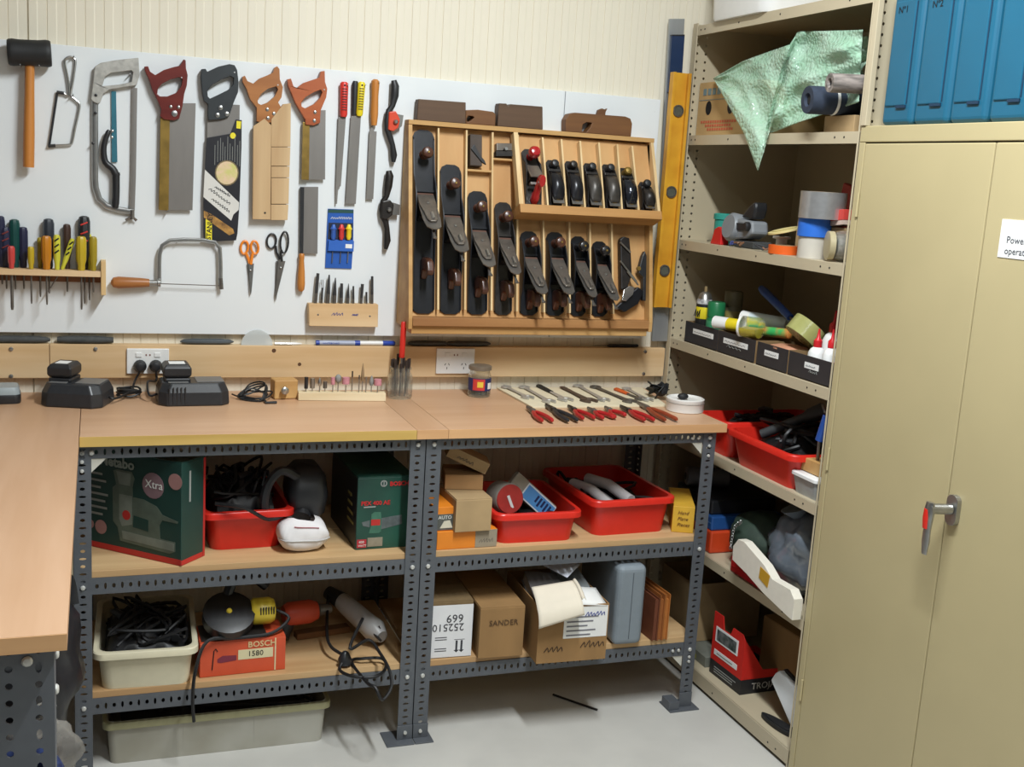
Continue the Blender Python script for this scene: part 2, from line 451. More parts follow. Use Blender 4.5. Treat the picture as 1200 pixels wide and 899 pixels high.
link('back_panel', MB().span((XB - 0.002, Y1, 0.0), (XB + 0.001, Y0, 2.09)), crs, sh)
for zl, zt in zip(LIPS, ZT):
    mb = MB().span((XS + 0.0045, Y1 + 0.002, zt - 0.002), (XB - 0.003, Y0 - 0.002, zt))
    mb.span((XS + 0.001, Y1 + 0.005, zl), (XS + 0.0035, Y0 - 0.03, zt)); mb.span((XS + 0.0036, Y1 + 0.004, zl), (XS + 0.006, Y0 - 0.004, zt))
    s = link('shelf', mb, crs, sh)
    hb = MB()
    for yy in (Y0 - 0.05, Y0 - 0.075, -0.30, -0.52, Y1 + 0.10, Y1 + 0.06):
        hb.lathe([(0.003, 0), (0.003, 0.0006)], (XS + 0.001, yy, zl + 0.016), (-1, 0, 0), 6)
    link('lip_holes', hb, ink, s)['kind'] = 'stuff'

# ================================================================== tall beige cupboard with open bay above
cu = T('steel_cupboard', 'tall beige two-door steel cupboard with a lever handle', 'cupboard', ((XS + XB) / 2, -1.4, 0))
CY0, CY1 = -0.943, -1.875; CZ = 1.754
link('body', MB().span((XS + 0.02, CY1 + 0.001, 0.0), (XB, CY0 - 0.001, 1.712)), cab, cu)
link('stile', MB().span((XS, CY0, 0.0), (XS + 0.0195, CY0 - 0.022, 1.7135)), cab, cu, bev=0.0015)
link('top_rail', MB().span((XS, CY0, 1.7145), (XB, CY1, CZ)), cab, cu, bev=0.002)
for a, b in ((CY0 - 0.024, -1.4065), (-1.4095, CY1)):
    link('door', MB().span((XS + 0.001, a, 0.02), (XS + 0.0195, b, 1.711)), cab, cu, bev=0.0025)
for z in (1.56, 0.9, 0.25):
    link('hinge', MB().tube([(XS - 0.002, CY0 - 0.023, z - 0.03), (XS - 0.002, CY0 - 0.023, z + 0.03)], 0.0035, 8), cab, cu, smooth=True)
p = mb = MB().cells((XS + 0.012, CY0 - 0.004, CZ), (0, 0, 1), (1, 0, 0), None, 0.55, 0.03, 0.0255, 1, 1)
mb.add([(XS + 0.042, CY0 - 0.004, CZ), (XB, CY0 - 0.004, CZ), (XB, CY0 - 0.004, 2.30), (XS + 0.042, CY0 - 0.004, 2.30)], [(0, 1, 2, 3)])
link('bay_side_panel', mb, crs, cu, solid=0.0016, merge=True)
link('bay_post', MB().span((XS - 0.004, CY0, CZ + 0.0005), (XS + 0.012, CY0 - 0.02, 2.30)), crs, cu, bev=0.0015)
link('bay_back_panel', MB().span((XB - 0.002, CY1, CZ + 0.0005), (XB, CY0 - 0.005, 2.3)), crs, cu)
# lever handle
hx = XS + 0.001; hp = Vector((hx, -1.436, 0.905))
pl = link('lock_plate', MB().prism([(hx, hp.y + a, hp.z + b) for a, b in rrect(0.034, 0.07, 0.015)], (-0.012, 0, 0)), steel, cu, bev=0.002)
link('spindle', MB().tube([hp + Vector((-0.012, 0, 0.002)), hp + Vector((-0.06, 0.012, 0.002))], 0.012, 12), steel, cu, smooth=True)
lv = [hp + Vector((-0.058, 0.014, d)) for d in (0.016, 0.0, -0.02, -0.045, -0.075, -0.105)]
link('lever', MB().tube(lv, [(0.006, 0.012), (0.009, 0.015), (0.008, 0.013), (0.006, 0.011), (0.006, 0.012), (0.003, 0.008)], 10, flat=(1, 0, 0)), steel, cu, smooth=True)
link('grip_inlay', MB().tube([v + Vector((-0.004, 0.003, 0)) for v in lv[1:4]], [(0.006, 0.009), (0.007, 0.010), (0.004, 0.008)], 10, flat=(1, 0, 0)), redpl, cu, smooth=True)
# paper sign on the right door
sg = T('paper_sign', 'white printed paper sign taped to the cupboard door', 'sign', (hx, -1.55, 1.47))
y0, y1 = -1.458, -1.66
link('sheet', MB().span((XS - 0.0005, y0, 1.472), (XS + 0.0008, y1, 1.552)), paper, sg)
text('Power', (XS - 0.0008, y0 - 0.020, 1.503), (0, -1, 0), (0, 0, 1), 0.021, M('grey_print', (70, 72, 80), 0.7, var=0), sg)
text('operate', (XS - 0.0008, y0 - 0.018, 1.480), (0, -1, 0), (0, 0, 1), 0.021, MATS['grey_print'], sg)

# ================================================================== tools hung on the white board
BY = -0.02                                   # board face
def wp(pts, y, s=5.0, ox=0, oy=0): return [aty(ox + a / s, oy + b / s, y) for a, b in pts]
Z1 = dict(s=5.0, ox=0, oy=30); Z2 = dict(s=5.0, ox=0, oy=200); Z3 = dict(s=5.0, ox=220, oy=60); Z4 = dict(s=5.0, ox=220, oy=220)
def plate(name, pts, yf, th, mat, t, holes=(), bev=0.0, zz=None, **k):
    zz = zz or dict(s=1.0)
    return link(name, MB().prism(wp(pts, yf, **zz), (0, th, 0), [wp(h, yf, **zz) for h in holes]), mat, t, bev=bev, **k)
def hook(t, px, py, zz=None, l=0.028):
    zz = zz or dict(s=1.0)
    p = wp([(px, py)], BY, **zz)[0]
    link('hook', MB().tube([p, p + Vector((0, -l, 0.002))], 0.0018, 6), steel, t)
def stud(t, pts, y, r, mat=steel, zz=None, name='bolt'):
    for q in pts:
        p = wp([q], y, **(zz or dict(s=1.0)))[0]
        link(name, MB().lathe([(r, 0), (r * 0.95, 0.0015), (r * 0.5, 0.0025)], p, (0, -1, 0), 12), mat, t, smooth=True)
def base(px, py, y=BY): p = aty(px, py, y); return (p.x, y, p.z)

# rubber mallet
t = T('rubber_mallet', 'black rubber mallet with a straight wooden handle', 'mallet', base(34, 196))
a, b = aty(9, 61, -0.055), aty(60, 63, -0.055)
d = (b - a); L = d.length; r = 0.035
link('head', MB().lathe([(r * 0.9, 0), (r * 0.97, 0.004), (r, 0.012), (r * 0.95, 0.03), (r * 0.95, L - 0.03), (r, L - 0.012), (r * 0.97, L - 0.004), (r * 0.9, L)], a, d, 20), black_rb, t, smooth=True)
h0, h1 = aty(35, 66, -0.05), aty(33.5, 196, -0.05)
orw = wood('varnished_handle', (196, 128, 60), (176, 108, 44), 'z', 20, 0.4)
link('handle', MB().tube([h0, h0.lerp(h1, 0.3), h0.lerp(h1, 0.7), h1], [0.012, 0.0125, 0.0145, 0.0145], 12), orw, t, smooth=True)
hook(t, 25, 78, l=0.05); hook(t, 47, 79, l=0.05)

# junior hacksaw
t = T('junior_hacksaw', 'small junior hacksaw bent from steel wire', 'saw', base(75, 172))
pts = wp([(375, 397), (405, 405), (395, 300), (378, 215), (388, 192), (412, 183), (434, 192), (442, 215), (428, 320), (415, 405), (440, 432), (465, 458), (462, 500), (440, 600), (424, 680), (405, 698), (330, 702), (288, 708)], BY - 0.008, **Z1)
link('frame', MB().tube(smooth_path(pts, 3), 0.0032, 8), steel, t, smooth=True)
link('blade', MB().tube(wp([(336, 392), (288, 708)], BY - 0.008, **Z1), [(0.001, 0.0035)] * 2, 6, flat=(0, 1, 0)), black_pl, t)
link('blade_clip', MB().tube(wp([(332, 390), (375, 397)], BY - 0.008, **Z1), 0.0045, 8), black_pl, t)
link('blade_clip', MB().tube(wp([(282, 707), (325, 703)], BY - 0.008, **Z1), 0.0045, 8), black_pl, t)
hook(t, 434, 186, Z1); hook(t, 430, 410, Z1)

# large hacksaw
grp = M('worn_grey_paint', (182, 180, 174), 0.5, 0.3, var=0.25, scale=70)
t = T('hacksaw', 'large grey metal hacksaw with closed handle and wing nut', 'saw', base(135, 262))
plate('handle', [(555, 240), (590, 218), (680, 202), (812, 188), (818, 290), (800, 350), (720, 362), (640, 375), (605, 400), (588, 450), (570, 458), (545, 445), (532, 430), (545, 330)], BY - 0.02, 0.018, grp, t,
      [[(598, 355), (615, 300), (650, 277), (770, 262), (780, 275), (770, 330), (700, 345)]], 0.002, Z1)
pts = wp([(556, 440), (556, 700), (556, 900)], BY - 0.01, **Z1) + wp([(560, 100), (580, 165), (625, 208), (690, 228), (785, 243)], BY - 0.01, **Z2)
link('bow', MB().tube(pts, [(0.005, 0.0085)] * len(pts), 8, flat=(0, 1, 0)), steel, t, smooth=True)
pts = wp([(790, 365), (782, 880)], BY - 0.01, **Z1) + wp([(775, 235)], BY - 0.01, **Z2)
link('blade', MB().tube(pts, [(0.0008, 0.0075)] * 3, 6, flat=(0, 1, 0)), gsteel, t)
wn = MB().tube(wp([(775, 230), (775, 285)], BY - 0.012, **Z2), 0.006, 8); wn.tube(wp([(735, 290), (775, 270), (800, 293)], BY - 0.012, **Z2), [(0.002, 0.005), (0.004, 0.004), (0.002, 0.005)], 6)
link('wing_nut', wn, dsteel, t, smooth=True)
stud(t, [(562, 408), (560, 512), (545, 690)], BY - 0.02, 0.004, black_pl, Z1, 'rivet')
hook(t, 762, 290, Z1)
t = T('padsaw', 'blue-bladed padsaw with black grip hanging inside the large hacksaw', 'saw', base(133, 246))
bluest = M('teal_blue_blade', (66, 128, 146), 0.4, 0.5, var=0.15)
plate('blade', [(652, 385), (680, 385), (688, 800), (655, 800)], BY - 0.006, 0.002, bluest, t, zz=Z1)
pts = wp([(640, 612), (620, 660), (607, 730), (618, 800), (660, 838), (682, 880)], BY - 0.016, **Z1) + wp([(680, 20), (680, 120), (676, 215)], BY - 0.016, **Z2)
link('grip', MB().tube(smooth_path(pts, 3), [0.004] + [0.0065 + 0.0035 * min(1, i / 12) for i in range(23)] + [0.008], 10), black_pl, t, smooth=True)
stud(t, [(658, 618), (655, 655)], BY - 0.017, 0.004, steel, Z1)

# handsaws
def saw(name, lab, H, hole, blade, hm, bolts, zz, back=None, hth=0.022, backm=brass, br=0.0045, bm=gsteel, bpx=None):
    c = wp([blade[2]], BY)[0]
    t = T(name, lab, 'saw', (c.x, BY, c.z))
    plate('handle', H, BY - hth - 0.004, hth, hm, t, [hole], 0.0012, zz)
    plate('blade', blade, BY - 0.016, 0.0014, bm, t)
    if back: plate('spine', back, BY - 0.021, 0.010, backm, t, bev=0.001)
    stud(t, bolts, BY - hth - 0.004, br, steel, zz)
    return t
redw = wood('dark_red_varnished_wood', (118, 44, 34), (92, 30, 26), 'x', 18, 0.32)
tanw = wood('tan_saw_handle', (176, 116, 62), (150, 92, 44), 'x', 18, 0.4)
oraw = wood('orange_saw_handle', (180, 96, 50), (156, 76, 36), 'x', 18, 0.4)
t = saw('tenon_saw', 'tenon saw with dark red varnished handle and brass spine',
    [(845, 240), (868, 238), (880, 270), (910, 290), (960, 260), (1020, 242), (1055, 235), (1075, 198), (1088, 202), (1090, 250), (1100, 290), (1095, 350), (1080, 400), (1070, 470), (1050, 545), (1020, 555), (960, 550), (938, 530), (945, 490), (920, 430), (890, 370), (875, 320), (850, 265)],
    [(925, 370), (950, 340), (1000, 315), (1050, 302), (1070, 315), (1062, 355), (1030, 395), (980, 415), (940, 415), (922, 400)],
    [(188, 140), (212, 121), (229.4, 121), (225.6, 246.5), (186, 246)], redw, [(1000, 476), (1046, 478)], Z1, [(188, 138), (199, 138), (197.5, 247), (186, 246)])
stud(t, [(1022, 516)], BY - 0.026, 0.0085, steel, Z1); hook(t, 1060, 312, Z1); hook(t, 981, 236, Z2)
plate_l = wood('pale_saw_guard', (206, 176, 134), (184, 150, 108), 'z', 16)
blkh = M('dark_green_black_plastic', (34, 40, 44), 0.5, var=0.2)
t = saw('hand_saw', 'black-handled handsaw in a black and yellow printed sleeve',
    [(80, 105), (105, 103), (115, 120), (180, 90), (245, 75), (275, 82), (290, 110), (298, 180), (295, 240), (270, 300), (240, 385), (200, 398), (125, 405), (118, 380), (120, 310), (95, 290), (85, 240), (78, 150)],
    [(115, 235), (140, 200), (200, 165), (250, 145), (270, 155), (268, 195), (240, 225), (180, 255), (130, 278), (118, 265)],
    [(243, 136), (262, 122), (281, 123), (279, 250), (242, 250)], blkh, [(192, 332), (174, 375), (229, 368)], Z3, br=0.0065)
hook(t, 268, 132, Z3)
S6 = dict(s=6.0, ox=230, oy=140); ys = BY - 0.0185
sl = plate('printed_sleeve', [(72, 130), (240, 100), (278, 0), (320, 5), (318, 200), (304, 600), (290, 800), (280, 850), (52, 862), (50, 600), (60, 350)], ys, 0.002, M('sleeve_black', (36, 36, 42), 0.4, var=0.15), t, zz=S6)
plate('white_band', [(60, 352), (302, 585), (298, 636), (262, 668), (246, 712), (50, 545)], ys - 0.0005, 0.0004, M('sleeve_white', (214, 212, 206), 0.5, var=0.03), sl, zz=S6)
circ = [(215 + 84 * math.cos(i * PI / 10), 376 + 90 * math.sin(i * PI / 10)) for i in range(20)]
plate('picture_rim', circ, ys - 0.0005, 0.0004, M('rim_tan', (120, 104, 74), 0.5, var=0), sl, zz=S6)
plate('picture', [(215 + (a - 215) * 0.9, 376 + (b - 376) * 0.9) for a, b in circ], ys - 0.001, 0.0004, M('picture_lime', (196, 196, 110), 0.5, rgb2=(222, 192, 160), scale=40), sl, zz=S6)
plate('amber_streak', [(52, 640), (110, 668), (258, 770), (268, 800), (232, 815), (54, 690)], ys - 0.0005, 0.0004, M('sleeve_amber', (196, 148, 74), 0.5, rgb2=(110, 76, 40), scale=40), sl, zz=S6)
plate('brand_tag', [(66, 702), (110, 706), (110, 852), (66, 858)], ys - 0.0005, 0.0004, M('sleeve_yellow', (232, 216, 44), 0.5, var=0.02), sl, zz=S6)
plate('yellow_spot', [(258 + 20 * math.cos(i * PI / 6), 114 + 22 * math.sin(i * PI / 6)) for i in range(12)], ys - 0.0005, 0.0004, MATS['sleeve_yellow'], sl, zz=S6)
plate('corner_flash', [(284, 10), (316, 14), (312, 66), (282, 62)], ys - 0.0005, 0.0004, MATS['sleeve_yellow'], sl, zz=S6)
o = wp([(101, 848)], ys - 0.0007, **S6)[0]
text('STANLEY', o, (0.06, 0, 1), (-1, 0, 0.06), 0.0185, ink, sl, bold=0.0003)
mb = MB()
for i, (x0, a, b) in enumerate(((132, 180, 320), (152, 150, 300), (171, 130, 290), (187, 160, 290), (203, 190, 290), (222, 120, 285), (238, 170, 285), (255, 190, 290), (272, 120, 300), (290, 180, 320), (306, 150, 330))):
    q = wp([(x0, a), (x0 - 2, b)], ys - 0.0003, **S6); mb.tube(q, 0.0008, 4)
link('fine_print', mb, ink_g, sl)['kind'] = 'stuff'
mb = MB()
for a, b in (((128, 478), (232, 545)), ((86, 492), (232, 600)), ((105, 562), (228, 655))):
    q = wp([a, b], ys - 0.0008, **S6); u = q[1] - q[0]
    scribble(mb, q[0], u, Vector((-u.z, 0, u.x)), u.length, 0.008, 8, 0.0009)
link('script_lettering', mb, ink, sl)['kind'] = 'stuff'

t = saw('panel_saw', 'tan-handled handsaw sheathed in a pale wooden blade guard',
    [(320, 150), (335, 143), (350, 175), (385, 190), (420, 160), (470, 140), (500, 125), (510, 95), (525, 88), (538, 105), (540, 165), (558, 210), (550, 270), (530, 300), (548, 330), (545, 365), (510, 410), (460, 425), (405, 410), (405, 330), (365, 280), (345, 220), (322, 180)],
    [(410, 290), (430, 250), (470, 220), (520, 205), (530, 225), (510, 265), (470, 300), (430, 315), (412, 305)],
    [(300, 146), (325, 126), (338, 125), (335, 250), (298, 250)], tanw, [(466, 342), (505, 366), (470, 392)], Z3, br=0.005)
hook(t, 520, 205, Z3)
gd = [([(297, 148), (310, 139), (318, 147), (317, 257.5), (296, 257)], -0.028, 0.006), ([(318, 140), (332, 122), (341, 121), (340.4, 172), (318, 172)], -0.028, 0.006),
      ([(318, 172.5), (340.3, 172.5), (339.6, 194.5), (318, 194.5)], -0.0265, 0.0045), ([(318, 195.2), (339.5, 195.2), (339, 208), (318, 208)], -0.0265, 0.0045), ([(318, 208.6), (339, 208.6), (338.2, 239), (318, 239)], -0.0265, 0.0045),
      ([(317.5, 239.8), (338.1, 239.8), (337, 258), (317.5, 258)], -0.028, 0.006)]
for pts, dy, th in gd: plate('guard_slat', pts, BY + dy, th + 0.01, plate_l, t, bev=0.0008)
link('guard_hole', MB().lathe([(0.003, 0), (0.003, 0.0008)], aty(310.5, 249.5, BY - 0.028), (0, -1, 0), 8), ink, t)

t = saw('tenon_saw', 'small tenon saw with orange-brown handle and tarnished brass spine',
    [(583, 165), (605, 160), (620, 205), (640, 215), (680, 185), (740, 165), (770, 155), (780, 118), (803, 115), (805, 180), (818, 220), (812, 270), (795, 310), (780, 345), (775, 420), (740, 435), (690, 430), (690, 400), (665, 360), (630, 300), (610, 250), (590, 205)],
    [(665, 300), (690, 270), (740, 240), (780, 225), (790, 240), (775, 275), (740, 310), (690, 335), (668, 325)],
    [(355, 146), (370, 129.5), (381.6, 129), (381, 210.4), (353, 210.4)], oraw, [(746, 358), (742, 408)], Z3, [(355, 143), (363, 143), (362, 211), (353.4, 210.6)], br=0.005)
hook(t, 790, 232, Z3)

t = T('dovetail_saw', 'narrow dovetail saw hanging handle down with black spine', 'saw', base(353, 341))
plate('blade', [(356, 219), (373, 219), (372, 297.5), (354, 297)], BY - 0.010, 0.0014, gsteel, t)
plate('spine', [(352, 219), (356.6, 219), (355.4, 298), (351.4, 298)], BY - 0.015, 0.010, black_pl, t, bev=0.001)
a, b = aty(353.5, 297, BY - 0.014), aty(352.6, 341.5, BY - 0.014); d = b - a; L = d.length
link('handle', MB().lathe([(0.006, 0), (0.0085, 0.004), (0.0085, 0.012), (0.0075, 0.02), (0.0105, L * 0.5), (0.0118, L * 0.8), (0.010, L * 0.95), (0.005, L)], a, d, 14), orw, t, smooth=True)

# files
def filet(lab, hp, hr, col, bl, half=None):
    a, b = aty(*hp[0], BY - 0.014), aty(*hp[1], BY - 0.014); d = b - a; L = d.length
    t = T('file', lab, 'file', (b.x, BY, aty(*bl[-1], BY).z))
    if half: link('handle', MB().tube([a, a.lerp(b, 0.05), a.lerp(b, 0.5), a.lerp(b, 0.93), b], [(hr * 0.6, hr * 0.6), (hr * 0.8, hr), (hr * 0.8, hr * 0.92), (hr * 0.8, hr * 0.9), (hr * 0.6, hr * 0.7)], 12, flat=(0, 1, 0)), col, t, smooth=True)
    else: link('handle', MB().lathe([(hr * 0.5, 0), (hr * 0.95, 0.005), (hr, 0.012), (hr * 0.85, L * 0.35), (hr * 0.95, L * 0.75), (hr * 0.8, L * 0.92), (hr * 0.7, L)], a, d, 14), col, t, smooth=True)
    if half:
        for i in range(9):
            c = a.lerp(b, 0.2 + i * 0.075) + Vector((0, -hr * 0.78, 0))
            link('grip_rib', MB().box(c, (hr * 1.1, 0.002, 0.0022)), half, t)
        c = a.lerp(b, 0.1)
        link('hang_hole', MB().lathe([(0.0028, 0), (0.0028, 0.001)], c + Vector((0, -hr * 0.8, 0)), (0, -1, 0), 10), ink, t)
    plate('blade', bl, BY - 0.012, 0.004, gsteel, t, bev=0.0005)
    hook(t, hp[0][0] + 2, hp[0][1] + 5, l=0.03)
    return t
fred = M('red_file_grip', (216, 58, 48), 0.4, var=0.05); fyel = M('yellow_file_grip', (236, 214, 40), 0.4, var=0.05); fdk = M('dark_rib', (60, 30, 24), 0.6, var=0.1)
filet('flat file with a ribbed red plastic grip', ((403.5, 96), (402.5, 137)), 0.0125, fred, [(396.5, 137), (405.5, 137), (399.5, 218), (396.5, 220), (395, 239), (393.4, 239), (393.5, 218)], fdk)
t = filet('half-round file with a ribbed yellow plastic grip', ((424, 96), (421, 136)), 0.0115, fyel, [(411.5, 136), (423, 136), (417, 239), (405, 239)], fdk)
a, b = aty(416.5, 95, BY - 0.009), aty(415, 135, BY - 0.009)
link('grip_core', MB().tube([a, a.lerp(b, 0.1), b], [(0.006, 0.007), (0.007, 0.010), (0.006, 0.008)], 10, flat=(0, 1, 0)), black_pl, t, smooth=True)
filet('flat file with a turned wooden handle', ((440, 93), (438, 147)), 0.0125, orw, [(436, 147), (438.5, 154), (441.5, 154), (437.5, 233.5), (429.5, 233.5), (433, 154)])

# spokeshaves
def spoke(lab, up, mid, dn, body, bm, cutter, zz_):
    t = T('spokeshave', lab, 'spokeshave', base(dn[-1][0], dn[-1][1]))
    pts = [aty(a, b, BY - 0.018) for a, b in up + mid + dn]; n1, n2 = len(up), len(mid)
    rr = [0.008] + [0.0125] * (n1 - 2) + [0.008] + [0.009] * n2 + [0.008] + [0.0105] * (len(dn) - 2) + [0.006]
    link('body', MB().tube(pts, [(r * 0.8, r) for r in rr], 12, flat=(0, 1, 0)), black_pl if bm else iron2, t, smooth=True)
    plate('cap', body, BY - 0.030, 0.010, bm or iron2, t, bev=0.003)
    plate('cutter', cutter, BY - 0.024, 0.003, steel, t, bev=0.0005)
    c = aty(sum(p[0] for p in body) / len(body) + 1.5, sum(p[1] for p in body) / len(body), BY - 0.03)
    link('thumb_screw', MB().lathe([(0.007, 0), (0.007, 0.006), (0.004, 0.010)], c, (0, -1, 0), 12), steel, t, smooth=True)
    return t
spoke('spokeshave with orange cap iron and black handles', [(461.5, 94), (463, 101), (462.5, 112), (460, 124)], [(455.5, 130), (453.5, 142), (454, 152), (457.5, 162)], [(460, 170), (461.5, 182), (461, 190)],
      [(456, 131), (464, 130), (469, 140), (467, 150), (461, 154), (455, 152)], M('orange_red_paint', (214, 72, 44), 0.4, var=0.06), [(464, 133), (473, 135), (471, 148), (465, 152)], None)
spoke('plain black iron spokeshave below the orange one', [(455.5, 200), (456.5, 206), (455, 218), (453, 230)], [(449, 236), (447.5, 245), (448.5, 254), (452, 260)], [(453.5, 268), (454, 282), (452, 292)],
      [(448, 236), (457, 234), (462, 240), (460, 252), (453, 258), (447, 255)], None, [(460, 237), (469, 240), (468, 252), (460, 252)], None)

# coping saw
t = T('coping_saw', 'coping saw with turned wooden handle and bright steel bow', 'saw', base(190, 340))
a, b = aty(130, 331, BY - 0.02), aty(175, 331.5, BY - 0.02); d = b - a; L = d.length
link('handle', MB().lathe([(0.005, 0), (0.014, 0.006), (0.017, 0.02), (0.015, L * 0.55), (0.013, L * 0.85), (0.011, L)], a, d, 16), tanw, t, smooth=True)
f0 = aty(186, 331.5, BY - 0.02)
link('ferrule', MB().lathe([(0.0085, 0), (0.0085, 0.02), (0.012, 0.022), (0.012, 0.03)], b, f0 - b, 12), steel, t, smooth=True)
pts = [aty(*q, BY - 0.018) for q in ((186.5, 332), (186.5, 310), (187, 298), (190, 288), (199, 282), (215, 281), (238, 281.5), (252, 284), (257.5, 291), (258.5, 310), (258.5, 332))]
link('bow', MB().tube(pts, [(0.0035, 0.006)] * len(pts), 8, flat=(0, 1, 0)), steel, t, smooth=True)
link('blade', MB().tube([aty(188, 332.5, BY - 0.018), aty(260, 335, BY - 0.018)], 0.0014, 6), dsteel, t)
link('blade_pin', MB().tube([aty(258.5, 326, BY - 0.018), aty(259.5, 339, BY - 0.018)], 0.006, 8), dsteel, t, smooth=True)
hook(t, 207, 284, l=0.022)

# scissors
def ringpath(cx, cy, rx, ry, tilt, y, n=18):
    return [aty(cx + rx * math.cos(k) * math.cos(tilt) - ry * math.sin(k) * math.sin(tilt), cy + rx * math.cos(k) * math.sin(tilt) + ry * math.sin(k) * math.cos(tilt), y) for k in [2 * PI * i / n for i in range(n)]]
def scissors(lab, r1, r2, joint, tip, hm, hw, legs, bw):
    t = T('scissors', lab, 'scissors', base(*tip))
    for k, (r, lg, dy) in enumerate(((r1, legs[0], 0.006), (r2, legs[1], 0.011))):
        mb = MB().tube(ringpath(*r, BY - dy), [(0.0035, hw)] * 18, 8, closed=True, flat=(0, 1, 0))
        mb.tube([aty(*q, BY - dy) for q in lg], [(0.0035, hw * 1.2)] * len(lg), 8, flat=(0, 1, 0))
        link('finger_loop', mb, hm, t, smooth=True)
        o = (-1 if k == 0 else 1) * bw
        j, e = Vector(joint), Vector(tip)
        plate('blade', [(j.x - bw + o * 0.3, j.y), (j.x + bw + o * 0.3, j.y), (e.x + 1, e.y - 6), (e.x, e.y), (e.x - 1.2, e.y - 6)], BY - dy, 0.0018, steel if hm is not black_pl else dsteel, t)
    stud(t, [(joint[0], joint[1] + 8)], BY - 0.0125, 0.003, steel, None, 'pivot')
    return t
scissors('small scissors with orange plastic loops', (286.4, 290, 4.3, 7.5, 0.12), (298.4, 290, 4.3, 7.5, -0.12), (293.5, 309), (294, 346), M('orange_plastic', (236, 134, 34), 0.4, var=0.05), 0.0035, ([(288, 296), (291, 303), (293, 310)], [(296.5, 296), (295, 303), (294, 310)]), 3.2)
scissors('large dressmaking scissors with black loops', (318.2, 282.5, 5.4, 8.5, 0.1), (333.2, 284, 4.6, 12.5, 0.06), (329, 306), (323.5, 352), black_pl, 0.003, ([(323, 288), (324, 296), (328, 304)], [(330, 293), (329, 298), (330.5, 306)]), 4.2)

# blister pack
t = T('blister_pack', 'blue blister card holding three small coloured screwdrivers', 'blister pack', base(398, 316))
Bp = dict(s=5.0, ox=220, oy=220); yb = BY - 0.004
plate('card', [(822, 123), (972, 128), (970, 320), (960, 475), (805, 470), (812, 330)], yb, 0.002, M('pack_blue', (44, 92, 176), 0.35, var=0.08), t, zz=Bp)
plate('header', [(824, 126), (971, 131), (971, 150), (822, 147)], yb - 0.0005, 0.0004, M('pack_green', (40, 78, 74), 0.4, var=0.05), t, zz=Bp)
plate('window', [(825, 205), (968, 208), (966, 305), (820, 302)], yb - 0.0005, 0.0004, M('pack_dark', (40, 46, 66), 0.4, var=0.1), t, zz=Bp)
for cx, c in ((855, (52, 96, 180)), (902, (214, 62, 60)), (945, (240, 212, 40))):
    p, q = wp([(cx, 215), (cx - 3, 305)], yb - 0.006, **Bp)
    m_ = M('mini_handle_%d' % cx, c, 0.35, var=0.05)
    s_ = link('mini_driver', MB().lathe([(0.004, 0), (0.0055, 0.003), (0.0075, 0.010), (0.0105, 0.013), (0.0075, 0.018), (0.008, 0.036), (0.005, (q - p).length)], p, q - p, 12), m_, t, smooth=True)
    p, q = wp([(cx - 6, 375), (cx - 10, 440)], yb - 0.003, **Bp)
    link('driver_bit', MB().tube([p, q], 0.0018, 6), steel, s_)
plate('label_band', [(826, 308), (975, 312), (972, 375), (822, 370)], yb - 0.009, 0.008, M('pack_band', (56, 104, 190), 0.3, var=0.05), t, bev=0.001, zz=Bp)
plate('barcode', [(925, 330), (964, 332), (963, 356), (924, 354)], yb - 0.0095, 0.0004, paper, t, zz=Bp)
mb = MB(); q = wp([(838, 183), (960, 186)], yb - 0.0006, **Bp); scribble(mb, q[0], q[1] - q[0], (0, 0, 1), (q[1] - q[0]).length, 0.008, 9, 0.0008)
link('script_lettering', mb, ink_w, t)['kind'] = 'stuff'

# punch block with punches
Zp = dict(s=6.915, ox=340, oy=270)
t = T('punch_block', 'small pine block screwed to the board with pen marks', 'rack', base(403, 384))
yb = BY - 0.032
plate('block', [(150, 595), (715, 600), (712, 785), (155, 775)], yb, 0.032, pine, t, bev=0.002, zz=Zp)
for q in ((226, 684), (646, 696)):
    link('screw', MB().lathe([(0.003, 0), (0.002, 0.0006)], wp([q], yb, **Zp)[0], (0, -1, 0), 8), dsteel, t)
mb = MB()
for a, b in (((335, 690), (425, 690)), ((500, 692), (545, 694))):
    q = wp([a, b], yb - 0.0004, **Zp); scribble(mb, q[0], q[1] - q[0], (0, 0, 1), (q[1] - q[0]).length, 0.009, 4, 0.0009, 0.5)
link('pen_marks', mb, ink_b, t)['kind'] = 'stuff'
for i, (xb, xt, yt, rb, rt, lab) in enumerate(((200, 226, 348, 15, 13, 'thick parallel steel punch leaning outermost in the pine block beside the dovetail saw'), (252, 262, 465, 10, 7, 'short steel punch with a bent wire behind it'), (302, 317, 360, 17, 6, 'long tapered steel punch in the pine block'), (355, 367, 385, 17, 4, 'slender pointed steel punch in the pine block'),
       (410, 418, 430, 16, 12, 'blunt flat-topped steel punch in the pine block'), (465, 473, 432, 15, 2, 'short needle-pointed steel punch in the pine block'), (513, 512, 452, 10, 8, 'thin parallel pin punch in the pine block'), (572, 586, 435, 12, 14, 'flared cold chisel tip down in the pine block'), (620, 618, 500, 9, 9, 'stubby steel pin standing lowest in the pine block'), (663, 665, 372, 13, 11, 'long parallel steel punch at the block end beneath the spokeshaves'))):
    p, q = wp([(xb, 640), (xt, yt)], BY - 0.016, **Zp); k = 0.00035
    s_ = T('punch', lab, 'punch', (p.x, p.y, p.z), 'punches in the pine block')
    m0 = p.lerp(q, 0.45)
    link('shank', MB().tube([p, m0], [rb * k, rb * k], 8), dsteel, s_, smooth=True)
    link('tip', MB().tube([m0, m0.lerp(q, 0.8), q], [rb * k, (rb * 0.3 + rt * 0.7) * k, rt * k], 8), M('dark_punch_steel', (84, 84, 86), 0.4, 0.6, var=0.2), s_, smooth=True)
p = wp([(252, 440), (250, 400), (266, 400), (268, 480)], BY - 0.012, **Zp)
